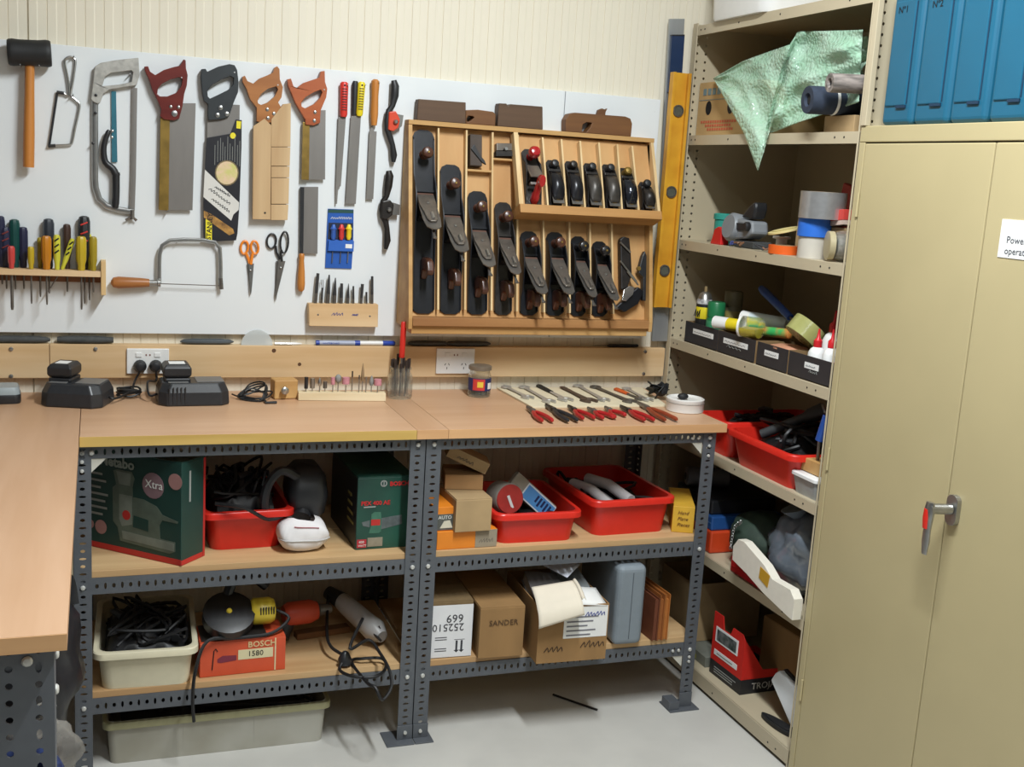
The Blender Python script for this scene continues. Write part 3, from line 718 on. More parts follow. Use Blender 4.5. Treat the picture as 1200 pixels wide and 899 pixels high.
solo('bent_wire', MB().tube(p, 0.001, 5), steel, 'thin bent wire hook standing in the punch block', 'wire')

# ================================================================== screwdriver rack
SZ = 1.252
t = T('screwdriver_rack', 'pine shelf rack on the white board holding a row of screwdrivers', 'rack', (-0.12, BY, 1.19))
link('front_rail', MB().span((-0.45, -0.082, SZ - 0.016), (0.052, -0.056, SZ)), pine, t, bev=0.001)
link('back_rail', MB().span((-0.45, -0.050, SZ - 0.016), (0.052, -0.021, SZ)), pine, t, bev=0.001)
link('backing_strip', MB().span((-0.45, -0.032, SZ - 0.036), (0.052, -0.0205, SZ - 0.0165)), wood('rack_brown', (150, 104, 74), (120, 80, 54), 'x', 18), t)
link('end_piece', MB().span((0.053, -0.084, 1.187), (0.066, -0.0205, SZ + 0.028)), pine_z, t, bev=0.001)
Z7 = dict(s=7.49, ox=0, oy=245)
def sm(n, c, **k): return M('sd_' + n, c, 0.3, var=0.06, **k)
amber = sm('amber', (190, 122, 32)); yell = sm('yellow', (190, 164, 42)); lime = sm('lime', (206, 202, 66)); navy = sm('navy', (44, 46, 70)); dgreen = sm('green', (24, 70, 66)); sred = sm('red', (196, 70, 66)); schar = sm('charcoal', (54, 58, 66)); sbrn = sm('brown', (70, 52, 44)); orb = sm('orange', (214, 130, 30)); stred = sm('stripe', (206, 60, 56)); olive = sm('olive', (160, 140, 40))
def driver(xc, yt, w, mat, shaft, row, lab, stripes=None, sr=0.0028, lean=0):
    y = -0.053 if lean else -0.069 if row == 0 else -0.036
    top_ = wp([(xc, yt)], y, **Z7)[0]; x = top_.x; r = w / 2 * 0.00033
    h = top_.z - SZ
    tt = T('screwdriver', lab, 'screwdriver', (x, y, SZ), 'screwdrivers in the rack')
    a = Vector((x - lean, y, SZ + 0.0005)); ax = Vector((lean, 0, h)); L = ax.length
    link('handle', MB().lathe([(r * 0.62, 0), (r * 0.72, L * 0.06), (r * 0.7, L * 0.16), (r * 0.95, L * 0.3), (r, L * 0.6), (r, L * 0.9), (r * 0.8, L * 0.98), (r * 0.4, L)], a, ax, 10), mat, tt, smooth=True, ang=25)
    e = wp([(xc, shaft)], y, **Z7)[0]
    link('shaft', MB().tube([a + Vector((0, 0, 0.001)), Vector((x - lean * 2.2, y, e.z + 0.008)), Vector((x - lean * 2.4, y, e.z))], [sr, sr, sr * 0.7], 8), dsteel, tt, smooth=True)
    if stripes:
        for k in range(3):
            c = a + ax * (0.86 - k * 0.17)
            link('grip_stripe', MB().tube([c + Vector((-r * 0.55, -r * 0.84, -0.004)), c + Vector((0, -r * 1.03, 0)), c + Vector((r * 0.55, -r * 0.84, 0.004))], 0.0022, 6), stripes, tt, smooth=True)
    return tt
D = [(8, 62, 60, navy, 660, 1, 'navy-handled screwdriver half behind the striped one', None), (48, 158, 84, navy, 700, 1, 'dark screwdriver with dull red stripes in the back row', M('dull_red', (120, 50, 54), 0.4)),
     (125, 90, 86, dgreen, 705, 1, 'tall bottle-green screwdriver in the rack', None), (202, 158, 74, navy, 700, 1, 'plain navy screwdriver beside the green one', None),
     (348, 250, 44, olive, 770, 1, 'olive screwdriver half hidden by the orange one', None), (425, 85, 90, schar, 740, 1, 'tall charcoal screwdriver behind the orange one', None),
     (586, 132, 66, sbrn, 725, 1, 'brown-black screwdriver with a tall narrow grip', None), (738, 62, 96, black_pl, 830, 1, 'tall black screwdriver with bright red stripes', stred), (782, 218, 40, lime, 800, 1, 'slim lime yellow screwdriver beside the amber ones', None),
     (98, 325, 56, sred, 885, 0, 'small red screwdriver with a thick shaft', None), (270, 330, 52, yell, 830, 0, 'small translucent yellow screwdriver standing alone', None), (405, 236, 82, amber, 840, 0, 'chunky orange translucent screwdriver', None),
     (498, 226, 56, lime, 600, 0, 'lime and black striped screwdriver standing upright', ink), (712, 240, 84, yell, 882, 0, 'chunky yellow-amber screwdriver below the red-striped one', None), (818, 242, 64, olive, 730, 0, 'amber screwdriver next to the rack end piece', None)]
for xc, yt, w, m_, sh_, row, lab, st in D: driver(xc, yt, w, m_, sh_, row, lab, st, 0.0042 if xc == 98 else 0.0026)
driver(640, 262, 46, lime, 740, 0, 'lime and black screwdriver leaning over sideways', ink, 0.0018, lean=0.028)

# ================================================================== plane rack on the wall
def onplane(px, py, o, n):
    d = ray(px, py); return CAM + d * ((Vector(o) - CAM).dot(n) / d.dot(n))
class Slope:
    def __init__(s, o, v):
        s.v = Vector(v).normalized(); s.u = Vector((1, 0, 0)); s.w = s.u.cross(s.v); s.o = Vector(o)
        s.M = Matrix((s.u, s.v, s.w)).transposed().to_4x4(); s.M.translation = s.o; s.I = s.M.inverted()
    def loc(s, px, py, w=0.0): return s.I @ onplane(px, py, s.o + s.w * w, s.w)
R = Slope((0, -0.130, 1.15), (0, 0.095, 0.56)); Q = Slope((0, -0.137, 1.487), (0, 0.088, 0.215))
rk = T('plane_rack', 'sloping pine rack with narrow bays full of hand planes', 'rack', (1.305, BY, 1.115))
for a, b, z0 in ((0.905, 0.917, 1.115), (1.697, 1.709, 1.115)):
    link('side', MB().prism([(a, -0.0205, 1.709), (a, -0.066, 1.709), (a, -0.166, 1.146), (a, -0.166, z0), (a, -0.0205, z0)], (b - a, 0, 0)), pine_d, rk, bev=0.001)
link('top_rail', MB().span((0.905, -0.068, 1.7095), (1.712, -0.0205, 1.723)), pine_d, rk, bev=0.001)
link('sill', MB().span((0.9175, -0.168, 1.125), (1.6965, -0.12, 1.15)), wood('rack_sill', (176, 128, 78), (146, 100, 58), 'x', 16), rk, bev=0.001)
link('bottom_rail', MB().span((0.9175, -0.155, 1.10), (1.6965, -0.0205, 1.1245)), pine_d, rk, bev=0.001)
link('backboard', MB(R.M).span((0.9175, 0, -0.006), (1.6965, 0.566, 0.0)), ply, rk)
def divider(S, a, b, w0, w1, name='divider', th=0.0055, m_=None):
    p, q = S.loc(*a, w1), S.loc(*b, w1)
    link(name, MB(S.M).add([(p.x - th / 2, p.y, w0), (p.x + th / 2, p.y, w0), (p.x + th / 2, p.y, w1), (p.x - th / 2, p.y, w1), (q.x - th / 2, q.y, w0), (q.x + th / 2, q.y, w0), (q.x + th / 2, q.y, w1), (q.x - th / 2, q.y, w1)],
        [(0, 1, 2, 3), (7, 6, 5, 4), (0, 4, 5, 1), (1, 5, 6, 2), (2, 6, 7, 3), (3, 7, 4, 0)]), m_ or pine_z, rk)
    return (p.x + q.x) / 2
dx = [0.9165]
for a, b in (((514, 150), (513.5, 363)), ((547, 152), (545, 363)), ((577.5, 155), (576, 364)), ((607, 158), (606, 365)), ((637, 258), (638, 366)), ((667.5, 259), (668, 367)), ((691.5, 260), (692.5, 368)), ((717, 262), (719, 368))):
    dx.append(divider(R, a, b, 0.0, 0.024))
for (a, b), c in (((dx[2], dx[3]), (562, 200)), ((dx[3], dx[4]), (592, 187))):
    p = R.loc(*c, 0.024)
    link('cross_slat', MB(R.M).span((a + 0.003, p.y - 0.003, 0.0), (b - 0.003, p.y + 0.003, 0.024)), pine_d, rk)
# upper tray
tx0, tx1 = 1.232, 1.703
link('tray_board', MB(Q.M).span((tx0, 0.0, -0.005), (tx1 - 0.0065, 0.235, 0.0)), ply, rk)
link('tray_side', MB(Q.M).span((tx0, 0.0, 0.0005), (tx0 + 0.014, 0.230, 0.026)), pine_z, rk, bev=0.0008)
link('tray_side', MB(Q.M).span((tx1 - 0.006, 0.0, -0.005), (tx1 + 0.004, 0.230, 0.026)), pine_z, rk, bev=0.0008)
link('tray_sill', MB(Q.M).span((tx0, -0.028, -0.03), (tx1 + 0.004, -0.0005, 0.032)), wood('tray_sill', (190, 142, 84), (164, 116, 62), 'x', 16), rk, bev=0.001)
qx = [tx0 + 0.014]
for a, b in (((636, 161), (642.5, 245)), ((658, 163), (664.5, 246)), ((680, 165), (686, 247)), ((702, 167), (708.5, 249)), ((723.5, 169), (729.5, 250)), ((741, 171), (749, 251))):
    qx.append(divider(Q, a, b, 0.0, 0.024, 'tray_divider'))
qx.append(tx1)

def bench_plane(S, xc, W, nose, lab, heel=0.004, km=rosew, body=iron, capm=capst, grp='bench planes in the rack bays', tote=rosew, cheek=0.042, tint=None):
    t = T('bench_plane', lab, 'hand plane', S.M @ Vector((xc, heel, 0)), grp)
    L = nose - heel; h = W / 2; Mx = S.M @ Matrix.Translation((xc, heel, 0.0005))
    ol = [(-h, 0.012), (-h * 0.5, 0.002), (h * 0.5, 0.002), (h, 0.012), (h, L - 0.022), (h * 0.8, L - 0.008), (h * 0.4, L - 0.001), (-h * 0.4, L - 0.001), (-h * 0.8, L - 0.008), (-h, L - 0.022)]
    mb = MB(Mx).prism([(a, b, 0) for a, b in ol], (0, 0, 0.006))
    m_ = L * 0.34 if L < 0.4 else L * 0.36                # mouth distance from the nose
    mv = L - m_
    for s in (-1, 1):
        cp = [(s * h, 0.014, 0.006), (s * h, 0.014, 0.012), (s * h, L * 0.22, 0.014), (s * h, mv - 0.09, 0.030), (s * h, mv - 0.03, cheek), (s * h, mv + 0.005, cheek), (s * h, mv + 0.035, 0.030), (s * h, mv + 0.065, 0.016), (s * h, L - 0.03, 0.010), (s * h, L - 0.024, 0.006)]
        mb.prism(cp, (-s * 0.0035, 0, 0))
    mb.span((-h + 0.0035, mv + 0.012, 0.006), (h - 0.0035, mv + 0.018, 0.014))
    link('body', mb, body, t, smooth=True, ang=30)
    kv = L - max(0.034, min(0.075, L * 0.14))
    link('knob', MB(Mx).lathe([(0.014, 0.006), (0.012, 0.014), (0.0085, 0.024), (0.011, 0.034), (0.0165, 0.044), (0.0175, 0.052), (0.014, 0.060), (0.006, 0.063)], (0, kv, 0), (0, 0, 1), 14), km, t, smooth=True)
    link('knob_screw', MB(Mx).lathe([(0.004, 0.062), (0.003, 0.065)], (0, kv, 0), (0, 0, 1), 8), brass, t)
    dirc = Vector((0, -0.70, 0.71)); nrm = Vector((0, 0.71, 0.70)); o = Vector((0, mv + 0.004, 0.010)); Lc = 0.138 if L > 0.2 else 0.11
    w0 = h - 0.006
    fr = MB(Mx); fr.prism([(-w0 + 0.004, mv - 0.01, 0.006), (-w0 + 0.004, mv - 0.075, 0.006), (-w0 + 0.004, mv - 0.065, 0.05)], (2 * w0 - 0.008, 0, 0))
    link('frog', fr, body, t)
    def strip(prof, off, th):
        pts = [(-a, o + dirc * b) for a, b in prof] + [(a, o + dirc * b) for a, b in reversed(prof)]
        return MB(Mx).prism([(a, p.y + nrm.y * off, p.z + nrm.z * off) for a, p in pts], nrm * th)
    link('iron', strip([(w0, -0.004), (w0, Lc * 0.85), (w0 * 0.8, Lc * 1.12), (w0 * 0.3, Lc * 1.2)], 0.0, 0.003), dsteel, t)
    lc = link('lever_cap', strip([(w0 * 0.98, 0.012), (w0 * 0.98, Lc * 0.40), (w0 * 0.70, Lc * 0.72), (w0 * 0.62, Lc * 0.9), (w0 * 0.35, Lc)], 0.004, 0.007), capm, t, bev=0.003)
    link('cap_edge', strip([(w0 * 0.98, 0.003), (w0 * 0.98, 0.0115)], 0.004, 0.004), M('cap_toe', (124, 92, 80), 0.5, 0.3, var=0.2), lc)
    p = o + dirc * (Lc * 0.86) + nrm * 0.013
    link('cam_lever', MB(Mx).tube([p - dirc * 0.016, p + dirc * 0.012], [(0.006, 0.003), (0.007, 0.003)], 8), steel, lc, smooth=True)
    p = o + dirc * (Lc * 0.40) + nrm * 0.011
    link('cap_screw', MB(Mx).lathe([(0.005, 0), (0.005, 0.003), (0.002, 0.004)], p, nrm, 10), steel, lc, smooth=True)
    p = o + dirc * (Lc * 1.0) - nrm * 0.014
    link('lateral_lever', MB(Mx).tube([p, p + dirc * 0.035, p + dirc * 0.05], [(0.002, 0.003), (0.002, 0.004), (0.002, 0.007)], 8, flat=nrm), dsteel, t, smooth=True)
    tv = min(L * 0.30, mv - 0.085)
    tp = [(0, tv + 0.0, 0.006), (0, tv - 0.05, 0.006), (0, tv - 0.062, 0.012), (0, tv - 0.035, 0.03), (0, tv - 0.035, 0.055), (0, tv - 0.055, 0.078), (0, tv - 0.045, 0.088), (0, tv - 0.012, 0.082), (0, tv - 0.002, 0.065), (0, tv + 0.004, 0.03)]
    link('tote', MB(Mx).prism([(-0.010, b, c) for a, b, c in tp], (0.02, 0, 0)), tote, t, bev=0.005)
    return t
blkk = M('ebonised_knob', (36, 34, 34), 0.25, var=0.2)
spec = [(0, 152.5, 0.066, 'longest jointer hand plane, the tallest standing beside the rack side', rosew), (1, 193, 0.066, 'long hand plane in the bay next to the tallest jointer', rosew),
        (2, 224, 0.062, 'hand plane with a reddish lever cap toe below the small wooden plane', rosew), (3, 237, 0.056, 'hand plane with glossy rosewood knob below the metal scraper bay', rosew),
        (4, 271, 0.058, 'blue-black smoothing plane directly below the red-knobbed plane', rosew), (5, 272, 0.058, 'smoothing plane with pale brown knob and bare grey lever cap', rosew),
        (6, 277, 0.05, 'smoothing plane with a black knob and narrow lever cap', blkk), (7, 283, 0.052, 'smoothing plane with a black knob next to the chromed plough plane', blkk)]
for i, py, W, lab, km in spec:
    xc = (dx[i] + dx[i + 1]) / 2
    nose = R.loc(600, py, 0.004)
    px = 498 + (xc - 0.95) * 360
    nose = R.loc(px, py, 0.004).y
    bench_plane(R, xc, W, nose, lab, km=km, body=iron if i != 3 else iron2, heel=0.005)
# block planes in the tray
def block_plane(i, py, lab, capm, W=0.044, km=None, L=None):
    xc = (qx[i] + qx[i + 1]) / 2 + 0.001
    nose = Q.loc(640 + (xc - 1.26) * 265, py, 0.02).y; heel = 0.003; L = nose - heel; h = W / 2
    t = T('block_plane', lab, 'hand plane', Q.M @ Vector((xc, heel, 0)), 'block planes in the upper tray')
    Mx = Q.M @ Matrix.Translation((xc, heel, 0.0005))
    mb = MB(Mx).prism([(-h, 0.008, 0), (-h * 0.6, 0, 0), (h * 0.6, 0, 0), (h, 0.008, 0), (h, L - 0.012, 0), (h * 0.6, L, 0), (-h * 0.6, L, 0), (-h, L - 0.012, 0)], (0, 0, 0.006))
    for s in (-1, 1):
        mb.prism([(s * h, 0.01, 0.006), (s * h, 0.012, 0.016), (s * h, L * 0.35, 0.028), (s * h, L * 0.6, 0.028), (s * h, L * 0.8, 0.016), (s * h, L - 0.015, 0.010), (s * h, L - 0.014, 0.006)], (-s * 0.003, 0, 0))
    link('body', mb, iron2, t, smooth=True, ang=30)
    link('toe_block', MB(Mx).span((-h + 0.003, L * 0.72, 0.006), (h - 0.003, L * 0.74 + 0.006, 0.022)), iron2, t, bev=0.001)
    link('finger_knob', MB(Mx).lathe([(0.013, 0.006), (0.011, 0.012), (0.0125, 0.022), (0.0135, 0.030), (0.010, 0.036), (0.004, 0.038)], (0, L * 0.87, 0), (0, 0, 1), 14), km or black_pl, t, smooth=True)
    R2 = Matrix.Rotation(-0.55, 3, 'X')
    cap = MB(Mx)
    def f(u, v):
        a = (u - 0.5) * 2; b = v
        wd = (h - 0.002) * (0.92 + 0.12 * math.sin(b * PI)) * (1 if b > 0.3 else (0.75 + 0.25 * math.sin(b / 0.3 * PI / 2)))
        return Vector((a * wd, L * (0.10 + 0.58 * b), 0.034 + 0.020 * math.sin(PI * min(1, (1 - b) * 0.95 + 0.1)) * (1 - a * a * 0.7) - 0.010 * b))
    cap.grid(f, 8, 10)
    link('lever_cap', cap, capm, t, smooth=True, solid=0.004, ang=60)
    link('iron', MB(Mx).add([(-h + 0.004, L * 0.66, 0.010), (h - 0.004, L * 0.66, 0.010), (h - 0.004, L * 0.02, 0.034), (-h + 0.004, L * 0.02, 0.034)], [(0, 1, 2, 3)]), dsteel, t, solid=0.0025)
    link('adjuster', MB(Mx).lathe([(0.009, 0), (0.010, 0.003), (0.010, 0.008), (0.005, 0.010)], (0, L * 0.14, 0.026), (0, -0.4, 0.7), 12), brass, t, smooth=True)
    return t
dcap = M('black_japanned_cap', (40, 40, 44), 0.28, 0.3, var=0.3, scale=40); gcap = M('dull_grey_cap', (82, 78, 74), 0.4, 0.5, var=0.25, scale=40)
block_plane(1, 187, 'block plane with shiny black cap beside the red-handled plane', dcap)
block_plane(2, 188, 'glossy black block plane third along the upper tray', dcap, km=iron2)
block_plane(3, 190, 'dull grey-capped block plane in the middle of the upper tray', gcap)
block_plane(4, 191, 'grey-capped block plane with round black knob', gcap)
block_plane(5, 195, 'block plane with a brass front knob and chromed cap', M('chromed_black_cap', (70, 74, 84), 0.15, 0.8, var=0.2), km=brass)
block_plane(6, 211, 'smallest block plane in the end bay of the upper tray', iron2, W=0.04)
# red-handled plane
xc = (qx[0] + qx[1]) / 2; nose = Q.loc(626, 175, 0.01).y
t = T('red_plane', 'black hand plane with bright red knob and red handle', 'hand plane', Q.M @ Vector((xc, 0, 0)))
Mx = Q.M @ Matrix.Translation((xc, 0.003, 0.0005)); L = nose - 0.003; h = 0.026
redg = M('glossy_red_paint', (170, 34, 38), 0.2, var=0.06)
mb = MB(Mx).prism([(-h, 0, 0), (h, 0, 0), (h, L - 0.01, 0), (h * 0.6, L, 0), (-h * 0.6, L, 0), (-h, L - 0.01, 0)], (0, 0, 0.008))
for s in (-1, 1): mb.prism([(s * h, 0.01, 0.008), (s * h, L * 0.3, 0.02), (s * h, L * 0.55, 0.034), (s * h, L * 0.7, 0.03), (s * h, L * 0.8, 0.012), (s * h, L * 0.9, 0.008)], (-s * 0.004, 0, 0))
link('body', mb, iron2, t, bev=0.001)
link('knob', MB(Mx).lathe([(0.012, 0.008), (0.009, 0.016), (0.012, 0.028), (0.018, 0.04), (0.019, 0.05), (0.014, 0.06), (0.005, 0.063)], (0.0, L * 0.86, 0), (0, 0, 1), 16), redg, t, smooth=True)
link('frog', MB(Mx).prism([(-h + 0.006, L * 0.62, 0.008), (-h + 0.006, L * 0.35, 0.008), (-h + 0.006, L * 0.40, 0.044), (-h + 0.006, L * 0.48, 0.044)], (2 * h - 0.012, 0, 0)), iron2, t)
link('lever_cap', MB(Mx).prism([(-h + 0.005, L * 0.66, 0.016), (-h + 0.005, L * 0.40, 0.052), (-h + 0.005, L * 0.42, 0.056), (-h + 0.005, L * 0.69, 0.020)], (2 * h - 0.01, 0, 0)), capst, t, bev=0.002)
pts = [(0, L * 0.10, 0.01), (0, L * 0.14, 0.03), (0, L * 0.22, 0.05), (0, L * 0.30, 0.075), (0, L * 0.26, 0.092)]
link('handle', MB(Mx).tube(smooth_path(pts, 3), [(0.012, 0.020)] * 4 + [(0.010, 0.016)] * 5 + [(0.010, 0.018)] * 4, 10, flat=(1, 0, 0)), redg, t, smooth=True)
link('cutter', MB(Mx).span((-h + 0.006, L * 0.3, 0.03), (h - 0.006, L * 0.34, 0.045)), dsteel, t)
# chromed plough plane in the last lower bay
t = T('plough_plane', 'chromed plough plane with black handle wedged in the wide bay', 'hand plane', R.M @ Vector((1.63, 0.0, 0)))
Mx = R.M
def rp(px, py, w): p = R.loc(px, py, w); return Vector((p.x, p.y, w))
pp = [(727, 280), (731, 277), (738, 279), (740, 300), (741, 322), (735, 338), (728, 340)]
link('handle', MB(Mx).prism([rp(a, b, 0.03) for a, b in pp], (0, 0, -0.022)), iron2, t, bev=0.004)
for a, b in (((727, 284), (739, 296)), ((727, 306), (746, 330)), ((735, 318), (748, 334))):
    link('rod', MB(Mx).tube([rp(*a, 0.036), rp(*b, 0.036)], 0.003, 8), steel, t, smooth=True)
link('skate', MB(Mx).prism([rp(a, b, 0.03) for a, b in ((722, 360), (748, 336), (755, 342), (748, 356), (732, 366))], (0, 0, -0.025)), iron, t, bev=0.003)
link('depth_plate', MB(Mx).prism([rp(a, b, 0.042) for a, b in ((729, 352), (731, 340), (738, 335), (744, 337), (742, 345), (734, 353))], (0, 0, -0.006)), M('chrome', (226, 228, 232), 0.12, 0.9, var=0.03), t, bev=0.0015)
link('fence', MB(Mx).prism([rp(a, b, 0.03) for a, b in ((753, 300), (756, 294), (758, 300), (757, 353), (753.5, 352), (754, 325), (749, 320), (750, 312))], (0, 0, -0.02)), black_pl, t, bev=0.002)
link('thumb_screw', MB(Mx).lathe([(0.005, 0), (0.007, 0.004), (0.007, 0.012)], rp(747, 315, 0.02), (0, 0, 1), 10), brass, t, smooth=True)
# small things in the short bays above
def sl(px, py, w): p = R.loc(px, py, w); return Vector((p.x, p.y, w))
t = T('wooden_plane', 'tiny dark wooden plane in the short bay above a lever cap', 'hand plane', R.M @ sl(556, 197, 0))
link('stock', MB(R.M).prism([sl(a, b, 0.035) for a, b in ((551, 157), (565, 158), (565, 195), (551, 194))], (0, 0, -0.0345)), wood('dark_stock', (70, 56, 46), (50, 40, 34), 'z', 18), t, bev=0.002)
link('wedge', MB(R.M).prism([sl(a, b, 0.040) for a, b in ((552, 174), (556, 169), (563, 182), (568, 188), (570, 193), (565, 190))], (0, 0, -0.01)), black_pl, t, bev=0.001)
t = T('scraper_plane', 'small grey metal scraper resting on the short slat', 'scraper', R.M @ sl(592, 185, 0))
link('body', MB(R.M).prism([sl(a, b, 0.022) for a, b in ((582, 167.5), (602, 168), (602.5, 176.5), (582, 176.5))], (0, 0, -0.021)), capst, t, bev=0.002)
link('base', MB(R.M).prism([sl(a, b, 0.028) for a, b in ((581.5, 177), (602.5, 177), (602, 183), (581.5, 183))], (0, 0, -0.027)), iron2, t, bev=0.001)
link('screw', MB(R.M).lathe([(0.004, 0), (0.007, 0.004), (0.005, 0.012)], sl(592, 175, 0.022), (0, 0, 1), 10), steel, t, smooth=True)
# wooden moulding planes standing on the rack
def wplane(lab, pts, mat, holes=(), wedge=None, y=-0.062, th=0.036):
    zb = 1.7235
    P = [aty(a, b, y) for a, b in pts]
    mz = min(p.z for p in P)
    P = [Vector((p.x, y, max(zb, p.z) if p.z - mz > 0.02 else zb)) for p in P]
    t = T('moulding_plane', lab, 'hand plane', (sum(p.x for p in P) / len(P), y, zb))
    link('stock', MB().prism(P, (0, th, 0), [[aty(a, b, y) for a, b in h] for h in holes]), mat, t, bev=0.002)
    if wedge: link('wedge', MB().prism([aty(a, b, y + 0.010) for a, b in wedge], (0, 0.012, 0)), dwood2, t, bev=0.001)
    return t
wplane('long dark wooden moulding plane standing over the jointer bay', [(490, 141), (489, 136), (490.5, 116), (546, 120), (546, 144)], dwood)
wplane('brown rounded wooden plane with an open throat', [(546, 144), (546, 129), (560, 128.5), (578, 131), (581, 134), (580.5, 147)], dwood2, [[(547, 139), (549, 135.5), (554, 136), (556, 138), (551, 142), (548, 143)]])
wplane('dark wooden moulding plane with a notched top corner', [(584, 147), (583.5, 140), (585, 121), (594, 121.5), (595, 124.5), (598, 122), (636, 125), (636.5, 149), (634, 151)], dwood)
wplane('wide rounded wooden plane with wedge beside the aluminium straightedge', [(663, 154), (663, 140), (667, 133.5), (674, 132), (700, 134), (733, 136.5), (739, 139), (741, 145), (739.5, 161)], dwood2, [[(682, 154), (683, 146), (688, 143), (694, 144), (692, 149), (687, 155)]], [(699, 136), (701, 129), (706, 127), (709, 128.5), (712, 127), (710, 131), (709, 137)])

# ================================================================== levels standing by the shelving
t = T('straightedge', 'long aluminium straightedge hanging behind the yellow level', 'straightedge', (1.78, -0.03, 1.07))
link('bar', MB().prism([aty(a, b, -0.032) for a, b in ((785, 22), (802.5, 22), (782, 400), (764.5, 400))], (0, 0.010, 0)), alu, t, bev=0.001)
link('flange', MB().prism([aty(a, b, -0.036) for a, b in ((785, 22), (788, 22), (767.5, 400), (764.5, 400))], (0, 0.0035, 0)), alu, t)
t = T('spirit_level', 'dark blue spirit level showing behind the yellow one', 'level', aty(792, 108, -0.048))
link('body', MB().prism([aty(a, b, -0.048) for a, b in ((787.5, 42), (802.5, 42), (798, 108), (783.5, 108))], (0, 0.010, 0)), M('dark_blue_enamel', (34, 52, 84), 0.35, var=0.1), t, bev=0.001)
link('end_cap', MB().prism([aty(a, b, -0.049) for a, b in ((787.6, 40.5), (802.5, 40.5), (802.4, 42), (787.5, 42))], (0, 0.012, 0)), black_pl, t)
t = T('spirit_level', 'yellow spirit level hanging beside the plane rack', 'level', (1.79, -0.075, 1.183))
yel = M('yellow_enamel', (218, 164, 48), 0.4, rgb2=(196, 136, 36), scale=9)
link('body', MB().span((1.763, -0.062, 1.183), (1.816, -0.0505, 1.933)), yel, t)
for a, b in ((1.757, 1.767), (1.812, 1.822)): link('flange', MB().span((a, -0.075, 1.183), (b, -0.0505, 1.933)), yel, t, bev=0.001)
for px, py in ((795, 130), (786, 225), (777.5, 317)):
    z = aty(px, py, -0.065).z
    v = link('vial', MB().lathe([(0.019, 0), (0.019, 0.005), (0.015, 0.005), (0.015, 0.001)], (1.7895, -0.062, z), (0, -1, 0), 16), dsteel, t, smooth=True)
    link('vial_glass', MB().lathe([(0.0145, 0.001), (0.0145, 0.003)], (1.7895, -0.062, z), (0, -1, 0), 14), M('vial_green', (90, 92, 82), 0.2, var=0.2), v)

# ================================================================== wall sockets
def outlet(x0p, x1p, lab):
    a, b = aty(x0p, 408.5, -0.036), aty(x1p, 438, -0.036)
    t = T('power_outlet', lab, 'outlet', ((a.x + b.x) / 2, -0.03, b.z))
    link('plate', MB().span((a.x, -0.038, b.z), (b.x, -0.0305, a.z)), white_pl, t, bev=0.002)
    w, h = b.x - a.x, a.z - b.z
    for fx in (0.28, 0.72):
        link('rocker', MB().span((a.x + w * fx - 0.008, -0.041, a.z - h * 0.33), (a.x + w * fx + 0.008, -0.038, a.z - h * 0.16)), white_pl, t, bev=0.001)
        for ddx, ddz, rr in ((-0.006, 0.004, 0.5), (0.006, 0.004, -0.5), (0, -0.008, 0)):
            c = (a.x + w * fx + ddx, -0.0382, b.z + h * 0.33 + ddz)
            link('slot', MB().box(c, (0.002, 0.0008, 0.007), Matrix.Rotation(rr, 3, 'Y')), ink, t)
    for k in (-1, 1): link('indicator', MB().box(((a.x + b.x) / 2 + k * 0.005, -0.0382, a.z - h * 0.25), (0.004, 0.0006, 0.005)), M('dull_red_mark', (130, 90, 84), 0.6), t)
    return t, (a, b)
outlet(148.5, 198, 'white double power outlet with two black plugs in it')
outlet(512, 555, 'white double power outlet with empty sockets')

# ================================================================== things lying on the rail ledge
LZ = 1.0412
stone = M('grey_oilstone', (74, 76, 76), 0.75, var=0.3, scale=50); stone2 = M('slate_stone', (84, 90, 94), 0.45, var=0.2, scale=30)
def slip(px0, px1, r, mat, lab, ends=0.35, cat='sharpening stone', h=1.0):
    a, b = aty(px0, 398, -0.016), aty(px1, 398, -0.016); L = b.x - a.x; z = LZ + r * h
    pts = [Vector((a.x + L * f, -0.016, z)) for f in (0, 0.08, 0.25, 0.5, 0.75, 0.92, 1)]
    k = [ends, 0.8, 1, 1, 1, 0.8, ends]
    return solo('sharpening_stone', MB().tube(pts, [(r * q * h, 0.012 * q) for q in k], 10, flat=(0, 0, 1)), mat, lab, cat, 'slip stones on the ledge', smooth=True)
slip(-14, 59, 0.0105, stone, 'grey mottled slip stone on the ledge over the rail joint')
slip(67, 133, 0.011, stone, 'dark thick slip stone on the ledge above the first charger', 0.7)
slip(211, 274, 0.0085, stone2, 'slim bluish slip stone on the ledge over the second charger', 0.2)
# paired dark scrapers
for a, b, lab in ((478, 525, 'dark slip stone on the ledge behind the red-handled tool'), (522, 575, 'dark pointed slip stone on the ledge above the empty outlet')): slip(a, b, 0.0085, stone, lab, 0.3)
c = aty(300, 404, -0.004)
mb = MB().prism([Vector((c.x + 0.046 * math.cos(q * PI / 14), -0.0245, LZ + 0.046 * math.sin(q * PI / 14))) for q in range(15)], (0, 0.002, 0))
solo('protractor', mb, M('clear_plastic', (220, 226, 226), 0.15, var=0.03, alpha=0.55), 'clear plastic half-round protractor standing on the ledge', 'protractor')
t = T('pen', 'slim silver pen on the ledge beside the protractor', 'pen', (aty(338, 400, -0.02).x, -0.02, LZ))
a, b = aty(322, 401.5, -0.02), aty(354, 401.5, -0.02); z = LZ + 0.0045
link('barrel', MB().tube([(a.x, -0.02, z), (a.x + (b.x - a.x) * 0.62, -0.02, z)], 0.0042, 8), steel, t, smooth=True)
link('tip', MB().tube([(a.x + (b.x - a.x) * 0.62, -0.02, z), (a.x + (b.x - a.x) * 0.66, -0.02, z), (a.x + (b.x - a.x) * 0.85, -0.02, z), (b.x, -0.02, z)], [0.0042, 0.005, 0.0035, 0.001], 8), white_pl, t, smooth=True)
